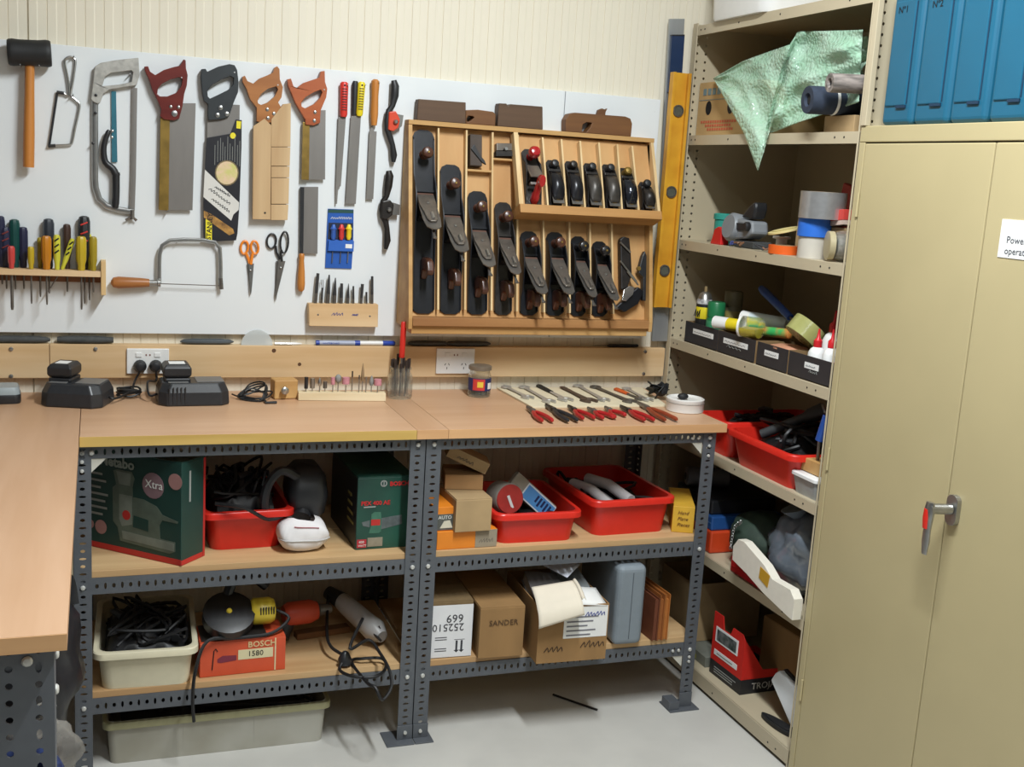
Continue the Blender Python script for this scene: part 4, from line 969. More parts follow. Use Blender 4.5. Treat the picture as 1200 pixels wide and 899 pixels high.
t = T('marker_pen', 'white marker pen with blue cap lying on the ledge', 'marker', (aty(416, 400, -0.02).x, -0.02, LZ))
a, b = aty(370, 401, -0.02).x, aty(463, 401, -0.02).x; z = LZ + 0.008; f = lambda k: (a + (b - a) * k, -0.02, z)
mblue = M('marker_blue', (36, 66, 160), 0.35, var=0.05)
link('end_plug', MB().tube([f(0), f(0.045)], 0.0072, 10), mblue, t, smooth=True)
link('label_barrel', MB().tube([f(0.045), f(0.48)], 0.0075, 10), M('marker_label', (168, 176, 196), 0.4, var=0.1), t, smooth=True)
link('barrel', MB().tube([f(0.48), f(0.84)], 0.0068, 10), white_pl, t, smooth=True)
link('collar', MB().tube([f(0.485), f(0.55)], 0.0078, 10), mblue, t, smooth=True)
link('cap', MB().tube([f(0.84), f(0.985), f(1.0)], [0.0078, 0.0075, 0.005], 10), mblue, t, smooth=True)
text('WHITEBOARD', (f(0.08)[0], -0.0277, z - 0.003), (1, 0, 0), (0, 0, 1), 0.008, mblue, t)
t = T('scriber', 'thin black scriber lying on the ledge near the shelving', 'scriber', (aty(725, 404, -0.018).x, -0.018, LZ))
a, b = aty(697, 404, -0.018).x, aty(748, 404, -0.018).x; z = LZ + 0.0055
link('shaft', MB().tube([(a, -0.018, z), (a + (b - a) * 0.3, -0.018, z)], [0.0008, 0.0025], 6), dsteel, t)
link('handle', MB().tube([(a + (b - a) * 0.28, -0.018, z), (a + (b - a) * 0.34, -0.018, z), (b - 0.004, -0.018, z), (b, -0.018, z)], [0.003, 0.0055, 0.0055, 0.003], 8), black_pl, t, smooth=True)

# ================================================================== on the worktops
WZ = 0.9002
def proj(p):
    d = Vector(p) - CAM; z = d.dot(FW)
    return 600 + FPX * d.dot(RT) / z, 449.5 - FPX * d.dot(UP) / z
def hz(p, py):
    """height at which the vertical through p crosses image row py"""
    lo, hi = p.z - 0.2, p.z + 1.5
    for _ in range(40):
        m = (lo + hi) / 2
        if proj((p.x, p.y, m))[1] > py: lo = m
        else: hi = m
    return (lo + hi) / 2
class Base:
    """footprint on a level surface: front edge from pixel fl to pixel fr; local x along the front, y to the back, z up"""
    def __init__(s, fl, fr, z, depth, top=None, h=None):
        a, b = atz(*fl, z), atz(*fr, z); s.a = a; u = (b - a); s.w = u.length; s.rz = math.atan2(u.y, u.x); s.d = depth; s.z = z
        s.h = h if h else hz(a, top) - z
        s.M = Matrix.Translation(a + Vector((0, 0, 0.0004))) @ Matrix.Rotation(s.rz, 4, 'Z')
        s.c = s.M @ Vector((s.w / 2, depth / 2, 0)); s.u = (s.M.to_3x3() @ Vector((1, 0, 0))); s.v = (s.M.to_3x3() @ Vector((0, 1, 0)))
    def P(s, x, y, z): return s.M @ Vector((x, y, z))
def cable(mb, pts, r, k=5, n=6): return mb.tube(smooth_path(pts, k), r, n)
def coil(mb, c, r, n, rr, tube, seed=1, up=0.004, sq=0.7, tilt=0.0, zmin=None):
    rnd = random.Random(seed); pts = []
    for i in range(n * 9):
        a = 2 * PI * i / 9; q = r * rnd.uniform(1 - rr, 1 + rr)
        p = Vector((q * math.cos(a), q * sq * math.sin(a), up * i / 9 + rnd.uniform(-0.5, 0.5) * up + tilt * q * math.sin(a)))
        p = Vector(c) + p
        if zmin is not None: p.z = max(p.z, zmin)
        pts.append(p)
    return mb.tube(smooth_path(pts, 3), tube, 6), pts

greyl = M('grey_label_panel', (112, 112, 112), 0.45, var=0.15); cgloss = M('charger_black', (44, 46, 50), 0.38, var=0.15, scale=80)
def charger(fl, fr, back, lab, plug_px, ribs):
    B = Base(fl, fr, WZ, 0.125, h=0.062)
    t = T('battery_charger', lab, 'charger', B.c)
    w, d, h = B.w, B.d, B.h
    mb = MB(B.M); c = 0.022
    def ring(z, i): return [Vector(p) for p in ((c + i, i, z), (w - c - i, i, z), (w - i, c + i, z), (w - i, d - i, z), (i, d - i, z), (i, c + i, z))]
    mb.loft([ring(0, 0.0), ring(0.006, 0.0), ring(h * 0.6, 0.002), ring(h, 0.012)])
    b = link('base', mb, cgloss, t, bev=0.004)
    link('info_panel', MB(B.M).span((w * 0.54, d * 0.22, h), (w * 0.93, d * 0.85, h + 0.0015)), greyl, t, bev=0.0005)
    link('dock', MB(B.M).span((w * 0.10, d * 0.28, h - 0.002), (w * 0.46, d * 0.92, h + 0.010)), black_pl, t, bev=0.004)
    link('dock_face', MB(B.M).span((w * 0.14, d * 0.14, h), (w * 0.42, d * 0.27, h + 0.002)), greyl, t, bev=0.0005)
    for i in range(ribs):
        link('rib', MB(B.M).span((w * (0.14 + i * 0.055), -0.0015, 0.008), (w * (0.155 + i * 0.055), 0.004, h * 0.85)), cgloss, t)
    # battery pack on top
    bt = MB(B.M); x0, x1, y0, y1 = w * 0.08, w * 0.47, d * 0.26, d * 0.94
    bt.loft([[Vector(p) for p in ((x0 + k, y0 + k, z), (x1 - k, y0 + k, z), (x1 - k, y1 - k, z), (x0 + k, y1 - k, z))] for z, k in ((h + 0.011, 0.006), (h + 0.018, 0.0), (h + 0.038, 0.0), (h + 0.048, 0.008))])
    bt = link('battery', bt, black_pl, t, bev=0.003)
    link('battery_label', MB(B.M).span((x0 + 0.016, y0 + 0.016, h + 0.048), (x1 - 0.016, y1 - 0.030, h + 0.0488)), paper, bt)
    # plug and lead
    p = aty(*plug_px, -0.0385)
    link('plug', MB().lathe([(0.016, 0), (0.018, 0.004), (0.018, 0.014), (0.012, 0.024), (0.006, 0.026)], p, (0, -1, 0), 14), black_pl, t, smooth=True)
    return t, B, p
t, B, p = charger((44, 476.5), (117.5, 480.3), None, 'black battery charger on the joint of the two worktops', (164, 428.5), 0)
mb = MB(); s0 = B.P(B.w, B.d * 0.6, 0.02)
e = atz(153, 464, WZ + 0.01)
cable(mb, [s0, s0 + Vector((0.015, 0.0, -0.005)), e + Vector((0, 0.01, 0.01)), e + Vector((0.01, 0.03, 0.03)), p + Vector((-0.012, -0.022, -0.035)), p + Vector((0, -0.02, -0.012))], 0.0032)
coil(mb, atz(151, 463, WZ + 0.008), 0.030, 4, 0.12, 0.003, 3, 0.005, 0.6, 0.1, WZ + 0.004)
link('lead', mb, black_cb, t, smooth=True)
t, B, p = charger((186, 477), (270, 475.5), None, 'black ribbed battery charger beside the tangled lead', (182.5, 428.5), 5)
mb = MB(); s0 = B.P(0.0, B.d * 0.6, 0.02)
cable(mb, [s0, s0 + Vector((-0.02, -0.01, 0.0)), s0 + Vector((-0.022, 0.03, 0.03)), p + Vector((0.0, -0.024, -0.04)), p + Vector((0, -0.02, -0.012))], 0.0032)
link('lead', mb, black_cb, t, smooth=True)
# tangled lead
t = T('power_lead', 'loosely looped thin black lead lying by the wooden block', 'cable', atz(295, 467, WZ))
mb = MB(); c = atz(297, 467, WZ + 0.004); rnd = random.Random(5); pts = [atz(272, 462, WZ + 0.01)]
for i in range(7):
    for q in ((-0.045, 0.0, 0.008), (-0.01, 0.03, 0.030), (0.045, 0.01, 0.035), (0.02, -0.03, 0.004)):
        pts.append(c + Vector((q[0] * rnd.uniform(0.6, 1.1) + 0.004, q[1] * rnd.uniform(0.4, 1.2), max(0.0, q[2] * rnd.uniform(0.2, 1.3)))))
link('cable', cable(mb, pts, 0.0024, 5), black_cb, t, smooth=True)
a = atz(312, 472, WZ + 0.004)
link('tip', MB().tube([pts[-1], a, a + Vector((0.03, 0.004, 0.0))], [0.002, 0.004, 0.004], 6), black_pl, t, smooth=True)
# battery in the corner
B = Base((-16, 474.5), (25, 473.5), WZ, 0.09, h=0.045); t = T('battery_pack', 'grey-topped black battery pack in the bench corner', 'battery', B.c)
link('case', MB(B.M).loft([[Vector((B.w / 2 + x * k, B.d / 2 + y * k, z)) for x, y in rrect(B.w, B.d, 0.018)] for z, k in ((0, 0.97), (0.004, 1), (0.02, 1), (0.024, 0.97))]), black_pl, t, smooth=True)
link('top', MB(B.M).loft([[Vector((B.w / 2 + x * k, B.d / 2 + y * k, z)) for x, y in rrect(B.w, B.d, 0.018)] for z, k in ((0.024, 0.95), (0.034, 0.93), (0.043, 0.84))]), M('grey_plastic', (150, 160, 164), 0.45, var=0.05), t, smooth=True)
# wooden block with knob
B = Base((321.5, 468.5), (349, 467.5), WZ, 0.05, top=446); t = T('wooden_block', 'small golden wooden block with a bright round knob', 'block', B.c)
link('block', MB(B.M).span((0, 0, 0), (B.w, B.d, B.h)), pine_d, t, bev=0.004)
link('knob', MB(B.M).lathe([(0.007, 0), (0.006, 0.006), (0.011, 0.010), (0.011, 0.018), (0.006, 0.021)], (B.w * 0.38, 0, B.h * 0.5), (0, -1, 0), 14), steel, t, smooth=True)
# bit stand
B = Base((349.5, 469.5), (452, 470.5), WZ, 0.032, top=460); t = T('bit_stand', 'pale wooden strip drilled to hold rotary grinding bits', 'stand', B.c)
link('strip', MB(B.M).span((0, 0, 0), (B.w, B.d, B.h)), wood('pale_strip', (232, 216, 182), (214, 194, 154), 'x', 18), t, bev=0.001)
pk = M('pink_stone', (206, 140, 150), 0.85, var=0.2, scale=90); gs = M('grey_stone', (146, 146, 142), 0.85, var=0.2, scale=90); tn = M('tan_felt', (150, 124, 92), 0.8, var=0.15)
for i, (x, yt, yb, wd, m_, kind, nm) in enumerate(((85, 378, 440, 20, black_pl, 'c', 'black cylindrical rotary bit at the wooden block end'), (120, 384, 438, 26, steel, 'c', 'silver drum-headed rotary bit'), (157, 380, 425, 22, steel, 'k', 'silver flame-headed rotary bit'), (188, 402, 438, 22, dsteel, 'c', 'short dull rotary bit'),
        (228, 380, 418, 22, pk, 'c', 'slim pink cylinder grinding bit'), (258, 364, 410, 36, gs, 'b', 'round grey ball grinding bit'), (298, 380, 415, 40, pk, 'c', 'fat pink cylinder grinding bit'), (334, 346, 378, 8, black_pl, 'c', 'thin black-tipped rotary bit'), (370, 368, 390, 8, dsteel, 'c', 'plain thin rotary shank'),
        (390, 304, 400, 18, tn, 'k', 'tallest tan pointed polishing bit'), (408, 376, 395, 9, steel, 'c', 'plain bright rotary shank'), (440, 370, 424, 26, gs, 'k', 'grey cone grinding bit'), (472, 390, 422, 42, pk, 'c', 'wide pink wheel grinding bit next to the glass jar'))):
    px = 340 + x / 4.615; f = (px - 349.5) / 102.5; q = B.P(B.w * f, B.d * (0.35 + 0.3 * (i % 2)), B.h - 0.006)
    ztop = hz(q, 360 + yt / 4.615); zb = hz(q, 360 + yb / 4.615); r = wd / 4.615 * 0.0025 / 2
    tt = T('rotary_bit', nm, 'bit', q, 'rotary bits in the strip')
    link('shank', MB().tube([q, Vector((q.x, q.y, zb + 0.002))], 0.0016, 6), steel, tt)
    pr = {'c': [(r, 0), (r, 1)], 'k': [(r * 0.6, 0), (r, 0.25), (r * 0.8, 0.6), (r * 0.15, 1)], 'b': [(r * 0.3, 0), (r * 0.85, 0.2), (r, 0.5), (r * 0.85, 0.8), (r * 0.3, 1)]}[kind]
    link('head', MB().lathe([(a, b * (ztop - zb)) for a, b in pr], (q.x, q.y, zb), (0, 0, 1), 12), m_, tt, smooth=True)
# glass jar of tools
c = atz(468, 466, WZ); c.z = WZ
def glassjar(t, c, r, h, neck, th=0.003):
    prof = [(r * 0.86, 0.0), (r, 0.006), (r, h * 0.68), (neck, h * 0.84), (neck, h * 0.92), (neck * 1.06, h * 0.93), (neck * 1.06, h), (neck - th, h), (neck - th, h * 0.86), (r - th, h * 0.68), (r - th, 0.008), (r * 0.8, 0.006)]
    return link('glass', MB().lathe(prof, c, (0, 0, 1), 24), glass, t, smooth=True)
zt = hz(c, 430); hj = zt - WZ
t = T('glass_jar', 'clear glass jar crammed with small files and scribers', 'jar', c); glassjar(t, c, 0.038, hj, 0.031)
rnd = random.Random(11)
for i in range(9):
    a = 2 * PI * i / 9 + 0.3; q = Vector((c.x + 0.022 * math.cos(a), c.y + 0.022 * math.sin(a), WZ + 0.009)); e = Vector((c.x + 0.026 * math.cos(a), c.y + 0.024 * math.sin(a), zt + rnd.uniform(0.008, 0.038)))
    tt = T('needle_file', 'dark thin needle file standing in the glass jar of tools', 'file', q, 'needle files in the glass jar')
    m0 = q.lerp(e, 0.72)
    link('blade', MB().tube([q, m0], [0.002, 0.0032], 6), dsteel, tt); link('handle', MB().tube([m0, m0.lerp(e, 0.5), e], [0.0035, 0.005, 0.0042], 8), M('dark_brown_grip', (52, 42, 38), 0.5, var=0.2), tt, smooth=True)
a = Vector((c.x + 0.0, c.y, WZ + 0.012)); b = aty(473.5, 377, c.y - 0.004); m0 = a.lerp(b, 0.50)
t = T('red_scriber', 'flat bright red handled tool standing tall in the glass jar', 'tool', a)
link('blade', MB().tube([a, m0], [(0.003, 0.0015)] * 2, 8, flat=(1, 0, 0)), dsteel, t)
link('handle', MB().tube([m0, m0.lerp(b, 0.03), b.lerp(m0, 0.03), b], [(0.006, 0.003), (0.0085, 0.0045), (0.0085, 0.0045), (0.006, 0.003)], 8, flat=(1, 0, 0)), M('bright_red', (206, 44, 34), 0.4, var=0.05), t, smooth=True)
# labelled jar
c = atz(561, 464, WZ); c.z = WZ; hj = hz(c, 428) - WZ
t = T('glass_jar', 'screw-lid glass jar with a red and blue paper label', 'jar', c); r = 0.036
glassjar(t, c, r, hj * 0.95, 0.031)
link('contents', MB().lathe([(r - 0.006, 0.008), (r - 0.0045, 0.012), (r - 0.0045, hj * 0.25)], c, (0, 0, 1), 20), M('murky_contents', (92, 88, 78), 0.6, var=0.3), t, smooth=True)
link('lid', MB().lathe([(0.034, hj * 0.86), (0.036, hj * 0.87), (0.036, hj * 0.98), (0.033, hj)], c, (0, 0, 1), 24), M('jar_lid', (140, 128, 112), 0.4, 0.4, var=0.15), t, smooth=True)
def wrap(c, r, z0, z1, a0, a1, mat, nm, par, n=10):
    return link(nm, MB().grid(lambda u, v: Vector((c.x + r * math.sin(a0 + (a1 - a0) * u), c.y - r * math.cos(a0 + (a1 - a0) * u), c.z + z0 + (z1 - z0) * v)), n, 1), mat, par, smooth=True)
lb = wrap(c, r + 0.0004, hj * 0.22, hj * 0.62, -1.6, 1.7, M('label_navy', (38, 44, 96), 0.5, var=0.1), 'label', t, 16)
wrap(c, r + 0.0009, hj * 0.24, hj * 0.6, -0.9, 0.15, M('label_red', (204, 60, 54), 0.5, var=0.05), 'label_patch', lb)
wrap(c, r + 0.0013, hj * 0.34, hj * 0.52, -0.5, 0.0, M('label_yellow', (234, 196, 70), 0.5, var=0.05), 'label_patch', lb)
wrap(c, r + 0.0009, hj * 0.28, hj * 0.48, 0.45, 0.95, paper, 'label_patch', lb)
# spanners on a pale board
zb = WZ
pts = [atz(582, 456, zb), atz(752, 456, zb), atz(782, 477, zb), atz(624, 479, zb)]
solo('foam_board', MB().prism(pts, (0, 0, 0.006)), M('pale_foam', (224, 212, 182), 0.8, var=0.06), 'thin pale board under the row of spanners', 'board', bev=0.001)
Zs = dict(s=4.286, ox=570, oy=390); z = WZ + 0.0104
def spanner(a, b, mat, lab, w=0.010, grip=None, ring=True, jaw=0.016):
    p, q = atz(570 + a[0] / 4.286, 390 + a[1] / 4.286, z), atz(570 + b[0] / 4.286, 390 + b[1] / 4.286, z)
    t = T('spanner', lab, 'spanner', (p + q) / 2 - Vector((0, 0, 0.004)), 'spanners on the pale board'); u = (q - p).normalized(); v = Vector((-u.y, u.x, 0)); th = 0.0035
    e0, e1 = p + u * jaw * 0.9, q - u * jaw * 0.8
    link('shaft', MB().tube([e0, (e0 + e1) / 2, e1], [(th * 0.9, w * 0.62), (th * 0.7, w * 0.5), (th * 0.9, w * 0.7)], 8, flat=(0, 0, 1)), mat, t, smooth=True)
    if ring: link('ring_head', MB().tube([p + u * (jaw * 0.75 * math.cos(k)) + v * (jaw * 0.75 * math.sin(k)) for k in [2 * PI * i / 14 for i in range(14)]], [(th, 0.0045)] * 14, 6, closed=True, flat=(0, 0, 1)), mat, t, smooth=True)
    ang = 0.26; c_ = q; ju = u * math.cos(ang) + v * math.sin(ang); jv = Vector((-ju.y, ju.x, 0)); j = jaw
    ol = [(-1.0, -0.5), (-0.5, -1.0), (0.4, -1.0), (1.05, -0.75), (1.1, -0.42), (0.0, -0.42), (-0.25, 0), (0.0, 0.42), (1.1, 0.42), (1.05, 0.75), (0.4, 1.0), (-0.5, 1.0), (-1.0, 0.5)]
    link('open_jaw', MB().prism([c_ + ju * (a_ * j) + jv * (b_ * j) + Vector((0, 0, -th)) for a_, b_ in ol], (0, 0, 2 * th)), mat, t, bev=0.0012)
    if grip: link('grip', MB().tube([p, p + u * 0.004, p.lerp(q, 0.3), p.lerp(q, 0.5)], [(0.004, 0.008), (0.0055, 0.011), (0.005, 0.010), (0.0045, 0.008)], 10, flat=(0, 0, 1)), grip, t, smooth=True)
    return t
for a, b, m_, lab, w, g, rg, jw in (((100, 272), (205, 322), chrome_t, 'bright chrome spanner next to the jar with the label', 0.010, None, True, 0.014), ((190, 273), (312, 342), chrome_t, 'long chrome spanner beside the black-gripped one', 0.011, None, True, 0.015), ((262, 265), (395, 333), chrome_t, 'adjustable spanner with a fat black rubber grip', 0.012, black_rb, False, 0.017),
        ((368, 266), (512, 338), M('rusty_steel', (104, 88, 78), 0.5, 0.5, var=0.3, scale=60), 'brown rusty spanner among the chrome ones', 0.016, None, False, 0.019), ((462, 266), (588, 335), chrome_t, 'mid-length chrome spanner between the rusty and the wide one', 0.011, None, True, 0.014), ((548, 272), (718, 342), dsteel, 'dull wide spanner crossing under the orange handle', 0.014, None, True, 0.016),
        ((650, 282), (770, 330), dsteel, 'small spanner with an orange plastic grip', 0.008, M('orange_grip', (214, 92, 34), 0.4, var=0.05), False, 0.012), ((705, 280), (808, 335), chrome_t, 'short chrome spanner next to the black strap bundle', 0.010, None, True, 0.013)): spanner(a, b, m_, lab, w * 1.15, g, rg, jw * 1.3)
# pliers
zp = WZ + 0.010
def pliers(tip, e1, e2, hm, lab, jm=dsteel, r=0.0066, w=0.009):
    f = lambda a: atz(570 + a[0] / 4.286, 390 + a[1] / 4.286, zp)
    p, a, b = f(tip), f(e1), f(e2)
    t = T('pliers', lab, 'pliers', ((p + a + b) / 3 - Vector((0, 0, 0.0098))), 'pliers in front of the spanners')
    m_ = (a + b) / 2; pv = p.lerp(m_, 0.30); u = (m_ - p).normalized(); v = Vector((-u.y, u.x, 0))
    link('jaws', MB().prism([p - v * 0.003 - Vector((0, 0, 0.0055)), pv - v * w, pv + u * 0.012 - v * w * 0.7, pv + u * 0.012 + v * w * 0.7, pv + v * w, p + v * 0.003], (0, 0, 0.010)) if 0 else
         MB().prism([Vector((q.x, q.y, zp - 0.005)) for q in (p - v * 0.003, pv - v * w, pv + u * 0.014 - v * w * 0.7, pv + u * 0.014 + v * w * 0.7, pv + v * w, p + v * 0.003)], (0, 0, 0.010)), jm, t, bev=0.002)
    link('pivot', MB().lathe([(0.005, 0), (0.005, 0.002), (0.003, 0.003)], pv + Vector((0, 0, 0.005)), (0, 0, 1), 10), steel, t, smooth=True)
    for e, s in ((a, -1), (b, 1)):
        sd = 1 if (e - m_).dot(v) > 0 else -1
        st = pv + u * 0.014 + v * sd * w * 0.45
        md = st.lerp(e, 0.45) + v * sd * 0.006
        link('handle', MB().tube(smooth_path([st, md, st.lerp(e, 0.8) + v * sd * 0.003, e], 3), [r * 0.75] + [r] * 7 + [r * 0.9, r * 0.5], 10), hm if not isinstance(hm, tuple) else hm[s > 0], t, smooth=True)
rp_ = M('red_grip', (172, 34, 38), 0.35, var=0.08); bp_ = M('black_grip', (40, 42, 46), 0.45, var=0.1); ob_ = M('red_brown_grip', (150, 66, 40), 0.4, var=0.2)
for a, b, c_, hm, lab, jm in (((203, 372), (282, 442), (332, 442), rp_, 'open pliers with glossy red handles nearest the labelled jar', dsteel), ((297, 362), (412, 442), (458, 440), bp_, 'long pliers with fat black handles', iron2), ((410, 368), (487, 430), (543, 428), rp_, 'dark-jawed pliers with slim red handles', iron2),
        ((508, 378), (588, 428), (638, 424), rp_, 'small pliers with short red handles', dsteel), ((595, 374), (648, 424), (698, 413), rp_, 'small cutters with red handles and broad jaw', dsteel), ((672, 368), (796, 438), (843, 438), (rp_, rp_), 'long black-jawed pliers with worn red handles', iron2),
        ((758, 350), (900, 438), (958, 436), ob_, 'longest pliers with red-brown handles beside the white tin', capst)): pliers(a, b, c_, hm, lab, jm)
# white tin
c = atz(802, 481, WZ); c.z = WZ
t = T('white_tin', 'round white tin with a black item on its lid', 'tin', c); ht = hz(c, 466.5) - WZ
link('body', MB().lathe([(0.056, 0), (0.058, 0.002), (0.058, ht * 0.72), (0.0585, ht * 0.74), (0.0585, ht), (0.0545, ht + 0.002), (0.053, ht), (0.053, ht * 0.9)], c, (0, 0, 1), 32), M('white_enamel', (228, 226, 222), 0.35, var=0.03), t, smooth=True)
link('rim_line', MB().tube([Vector((c.x + 0.0586 * math.cos(k), c.y + 0.0586 * math.sin(k), WZ + ht * 0.72)) for k in [2 * PI * i / 32 for i in range(32)]], 0.0007, 4, closed=True), M('shadow_grey', (150, 150, 148), 0.6), t)
solo('rubber_wedge', MB().ball(Vector((c.x - 0.012, c.y - 0.005, WZ + ht * 0.9 + 0.0105)), (0.018, 0.013, 0.010), 12, 8), black_rb, 'small black rubber lump lying in the white tin lid', 'rubber', smooth=True)
# black strap bundle
t = T('strap_bundle', 'crumpled bundle of black webbing straps by the shelving', 'strap', atz(770, 466, WZ)); mb = MB(); c = atz(771, 464, WZ + 0.012)
rnd = random.Random(21); pts = [c + Vector((rnd.uniform(-0.034, 0.034), rnd.uniform(-0.03, 0.03), rnd.uniform(-0.006, 0.045))) for _ in range(22)]
sp = smooth_path(pts, 4); link('strap', MB().tube(sp, [(0.002, 0.009)] * len(sp), 6), black_rb, t, smooth=True)
link('buckle', MB().ball(c + Vector((0.01, 0.0, 0.02)), (0.024, 0.018, 0.022), 10, 6), black_pl, t, smooth=True)

# ================================================================== under the benches
def blob(name, lab, cat, c, r, mat, seed, n=26, m=16, amp=0.12, parts=None, flat=True, group=None):
    rnd = random.Random(seed); ph = [rnd.uniform(0, 6.28) for _ in range(6)]
    def f(u, v):
        a, b = 2 * PI * u, PI * min(0.995, max(0.005, v))
        k = 1 + amp * (math.sin(3 * a + ph[0] + 2 * b) * 0.6 + math.sin(5 * a - 4 * b + ph[1]) * 0.5 + math.sin(7 * b + 2 * a + ph[2]) * 0.5 + math.sin(11 * a + 3 * b + ph[3]) * 0.3) * math.sin(b)
        return Vector(c) + Vector((r[0] * k * math.sin(b) * math.cos(a), r[1] * k * math.sin(b) * math.sin(a), max(-r[2] * 0.97 if flat else -9, -r[2] * k * math.cos(b))))
    t = T(name, lab, cat, Vector(c) - Vector((0, 0, r[2])), group)
    link('skin', MB().grid(f, n, m), mat, t, smooth=True, ang=70, merge=True)
    return t, f

def carton(name, lab, B, mat, flaps=True, cat='box', tape=None, open_=False, group=None, th=0.003):
    t = T(name, lab, cat, B.c, group); w, d, h = B.w, B.d, B.h
    if open_:
        mb = MB(B.M); mb.span((0, 0, 0), (w, d, th))
        mb.span((0, 0, th), (w, th, h)); mb.span((0, d - th, th), (w, d, h)); mb.span((0, th, th), (th, d - th, h)); mb.span((w - th, th, th), (w, d - th, h))
        link('body', mb, mat, t)
    else:
        link('body', MB(B.M).span((0, 0, 0), (w, d, h - (0.003 if flaps else 0))), mat, t, bev=0.0015)
        if flaps:
            link('flap', MB(B.M).span((0.001, 0.001, h - 0.003), (w - 0.001, d / 2 - 0.001, h)), mat, t)
            link('flap', MB(B.M).span((0.001, d / 2 + 0.001, h - 0.003), (w - 0.001, d - 0.001, h)), mat, t)
    if tape: link('tape', MB(B.M).span((0.002, d * 0.5 - 0.022, h), (w - 0.002, d * 0.5 + 0.022, h + 0.0006)), tape, t)
    return t
def face(B, x0, x1, z0, z1, mat, par, name='print', out=0.0005, y=0.0): return link(name, MB(B.M).span((x0, y - out - 0.0004, z0), (x1, y - out + 0.0006, z1)), mat, par)
def fpoly(B, pts, mat, par, name='print', out=0.001): return link(name, MB(B.M).prism([(a, -out, b) for a, b in pts], (0, 0.0005, 0)), mat, par)
def disc(x, z, r, n=20): return [(x + r * math.cos(2 * PI * i / n), z + r * math.sin(2 * PI * i / n)) for i in range(n)]
def ftext(B, s, x, z, size, mat, par, y=-0.0018, **k): return text(s, B.P(x, y, z), B.u, (0, 0, 1), size, mat, par, **k)
def fscrib(B, x, z, l, h, n, mat, par, nm='handwriting', r=0.0012):
    o = link(nm, scribble(MB(), B.P(x, -0.0012, z), B.u, (0, 0, 1), l, h, n, r), mat, par); o['kind'] = 'stuff'; return o
def tub(name, lab, B, mat, rim=0.014, taper=0.86, th=0.0025, group=None, lipd=0.018, cat='tub', rimmat=None, r=0.03):
    t = T(name, lab, cat, B.c, group); w, d, h = B.w, B.d, B.h
    W, D = w / taper, d / taper
    f = lambda z, k, g=0.0: [Vector((w / 2 + x, d / 2 + y, z)) for x, y in rrect(w + (W - w) * k - g, d + (D - d) * k - g, r)]
    mb = MB(B.M); mb.loft([f(0.0, 0), f(h, 1), f(h, 1, 2 * th), f(th, 0.02, 2 * th)], True, True)
    link('shell', mb, mat, t, smooth=True, ang=35)
    mb = MB(B.M); mb.loft([f(h - lipd, 0.86, -2 * rim * 0.4), f(h - lipd, 1, -2 * rim), f(h - 0.003, 1, -2 * rim), f(h, 1, -2 * rim + 0.004), f(h, 1, 0.001), f(h - 0.004, 1, -0.001)], False, False)
    link('rim', mb, rimmat or mat, t, smooth=True, ang=35)
    return t
def heap(name, lab, cat, B, mat, n, r, seed, zlo, zhi, ins=0.03, rad=(0.004, 0.010), group=None):
    """a tangle of cables and leads filling a tub"""
    rnd = random.Random(seed); t = T(name, lab, cat, B.P(B.w / 2, B.d / 2, zlo), group)
    pts = [B.P(rnd.uniform(ins, B.w - ins), rnd.uniform(ins, B.d - ins), rnd.uniform(zlo, zhi)) for _ in range(n)]
    sp = smooth_path(pts, 5)
    link('lead', MB().tube(sp, rad[0], 6), mat, t, smooth=True)
    mb = MB(B.M)
    mb.grid(lambda u, v: Vector((ins + (B.w - 2 * ins) * u, ins + (B.d - 2 * ins) * v, zlo + (zhi - zlo) * 0.92 * math.sin(PI * u) ** 0.3 * math.sin(PI * v) ** 0.3 * (0.78 + 0.25 * math.sin(u * 17 + seed) * math.cos(v * 13)))), 14, 14)
    link('bundle', mb, mat, t, smooth=True, solid=0.003)
    for k in range(4):
        p = B.P(rnd.uniform(ins * 1.5, B.w - ins * 1.5), rnd.uniform(ins * 1.5, B.d * 0.7), zlo + (zhi - zlo) * rnd.uniform(0.5, 0.85))
        a = rnd.uniform(0, PI)
        link('plug', MB().tube([p, p + Vector((0.03 * math.cos(a), 0.03 * math.sin(a), 0.006)), p + Vector((0.045 * math.cos(a), 0.045 * math.sin(a), 0.004))], [0.012, 0.010, 0.005], 8), black_pl, t, smooth=True)
    return t
dkgreen = M('dark_green_card', (28, 62, 56), 0.45, var=0.12, scale=8); dkg2 = M('dark_green_side', (24, 48, 46), 0.45, var=0.1)
redcard = M('red_card_print', (186, 44, 40), 0.5, var=0.05)
# --- dark green nailer box
B = Base((106, 640), (212, 664), ZS1, 0.095, h=0.25); B.h = hz(B.P(B.w, 0, 0), 543) - ZS1
t = carton('tool_box', 'tall dark green carton printed with a grey stapler', B, dkgreen)
w, h = B.w, B.h
face(B, 0, w, 0.001, 0.016, redcard, t); link('edge_strip', MB(B.M).span((w - 0.0005, B.d - 0.008, 0.001), (w + 0.0006, B.d, h - 0.004)), redcard, t)
link('edge_strip', MB(B.M).span((w - 0.0005, 0.001, 0.001), (w + 0.0006, B.d - 0.009, 0.014)), redcard, t)
X = lambda a: (a - 120) / 500 * w; Zf = lambda a: h * (1 - (a - 105) / 570)
pg = M('print_grey_green', (124, 132, 122), 0.5, var=0.25, scale=30); pg2 = M('print_olive', (92, 104, 92), 0.5, var=0.25, scale=30)
ftext(B, 'Metabo', X(175), Zf(192), 0.037, M('print_silver', (150, 160, 152), 0.5, var=0.05), t, bold=0.0012)
def art(pts, m_, o=0.001): fpoly(B, [(X(a), Zf(b)) for a, b in pts], m_, t, 'picture', o)
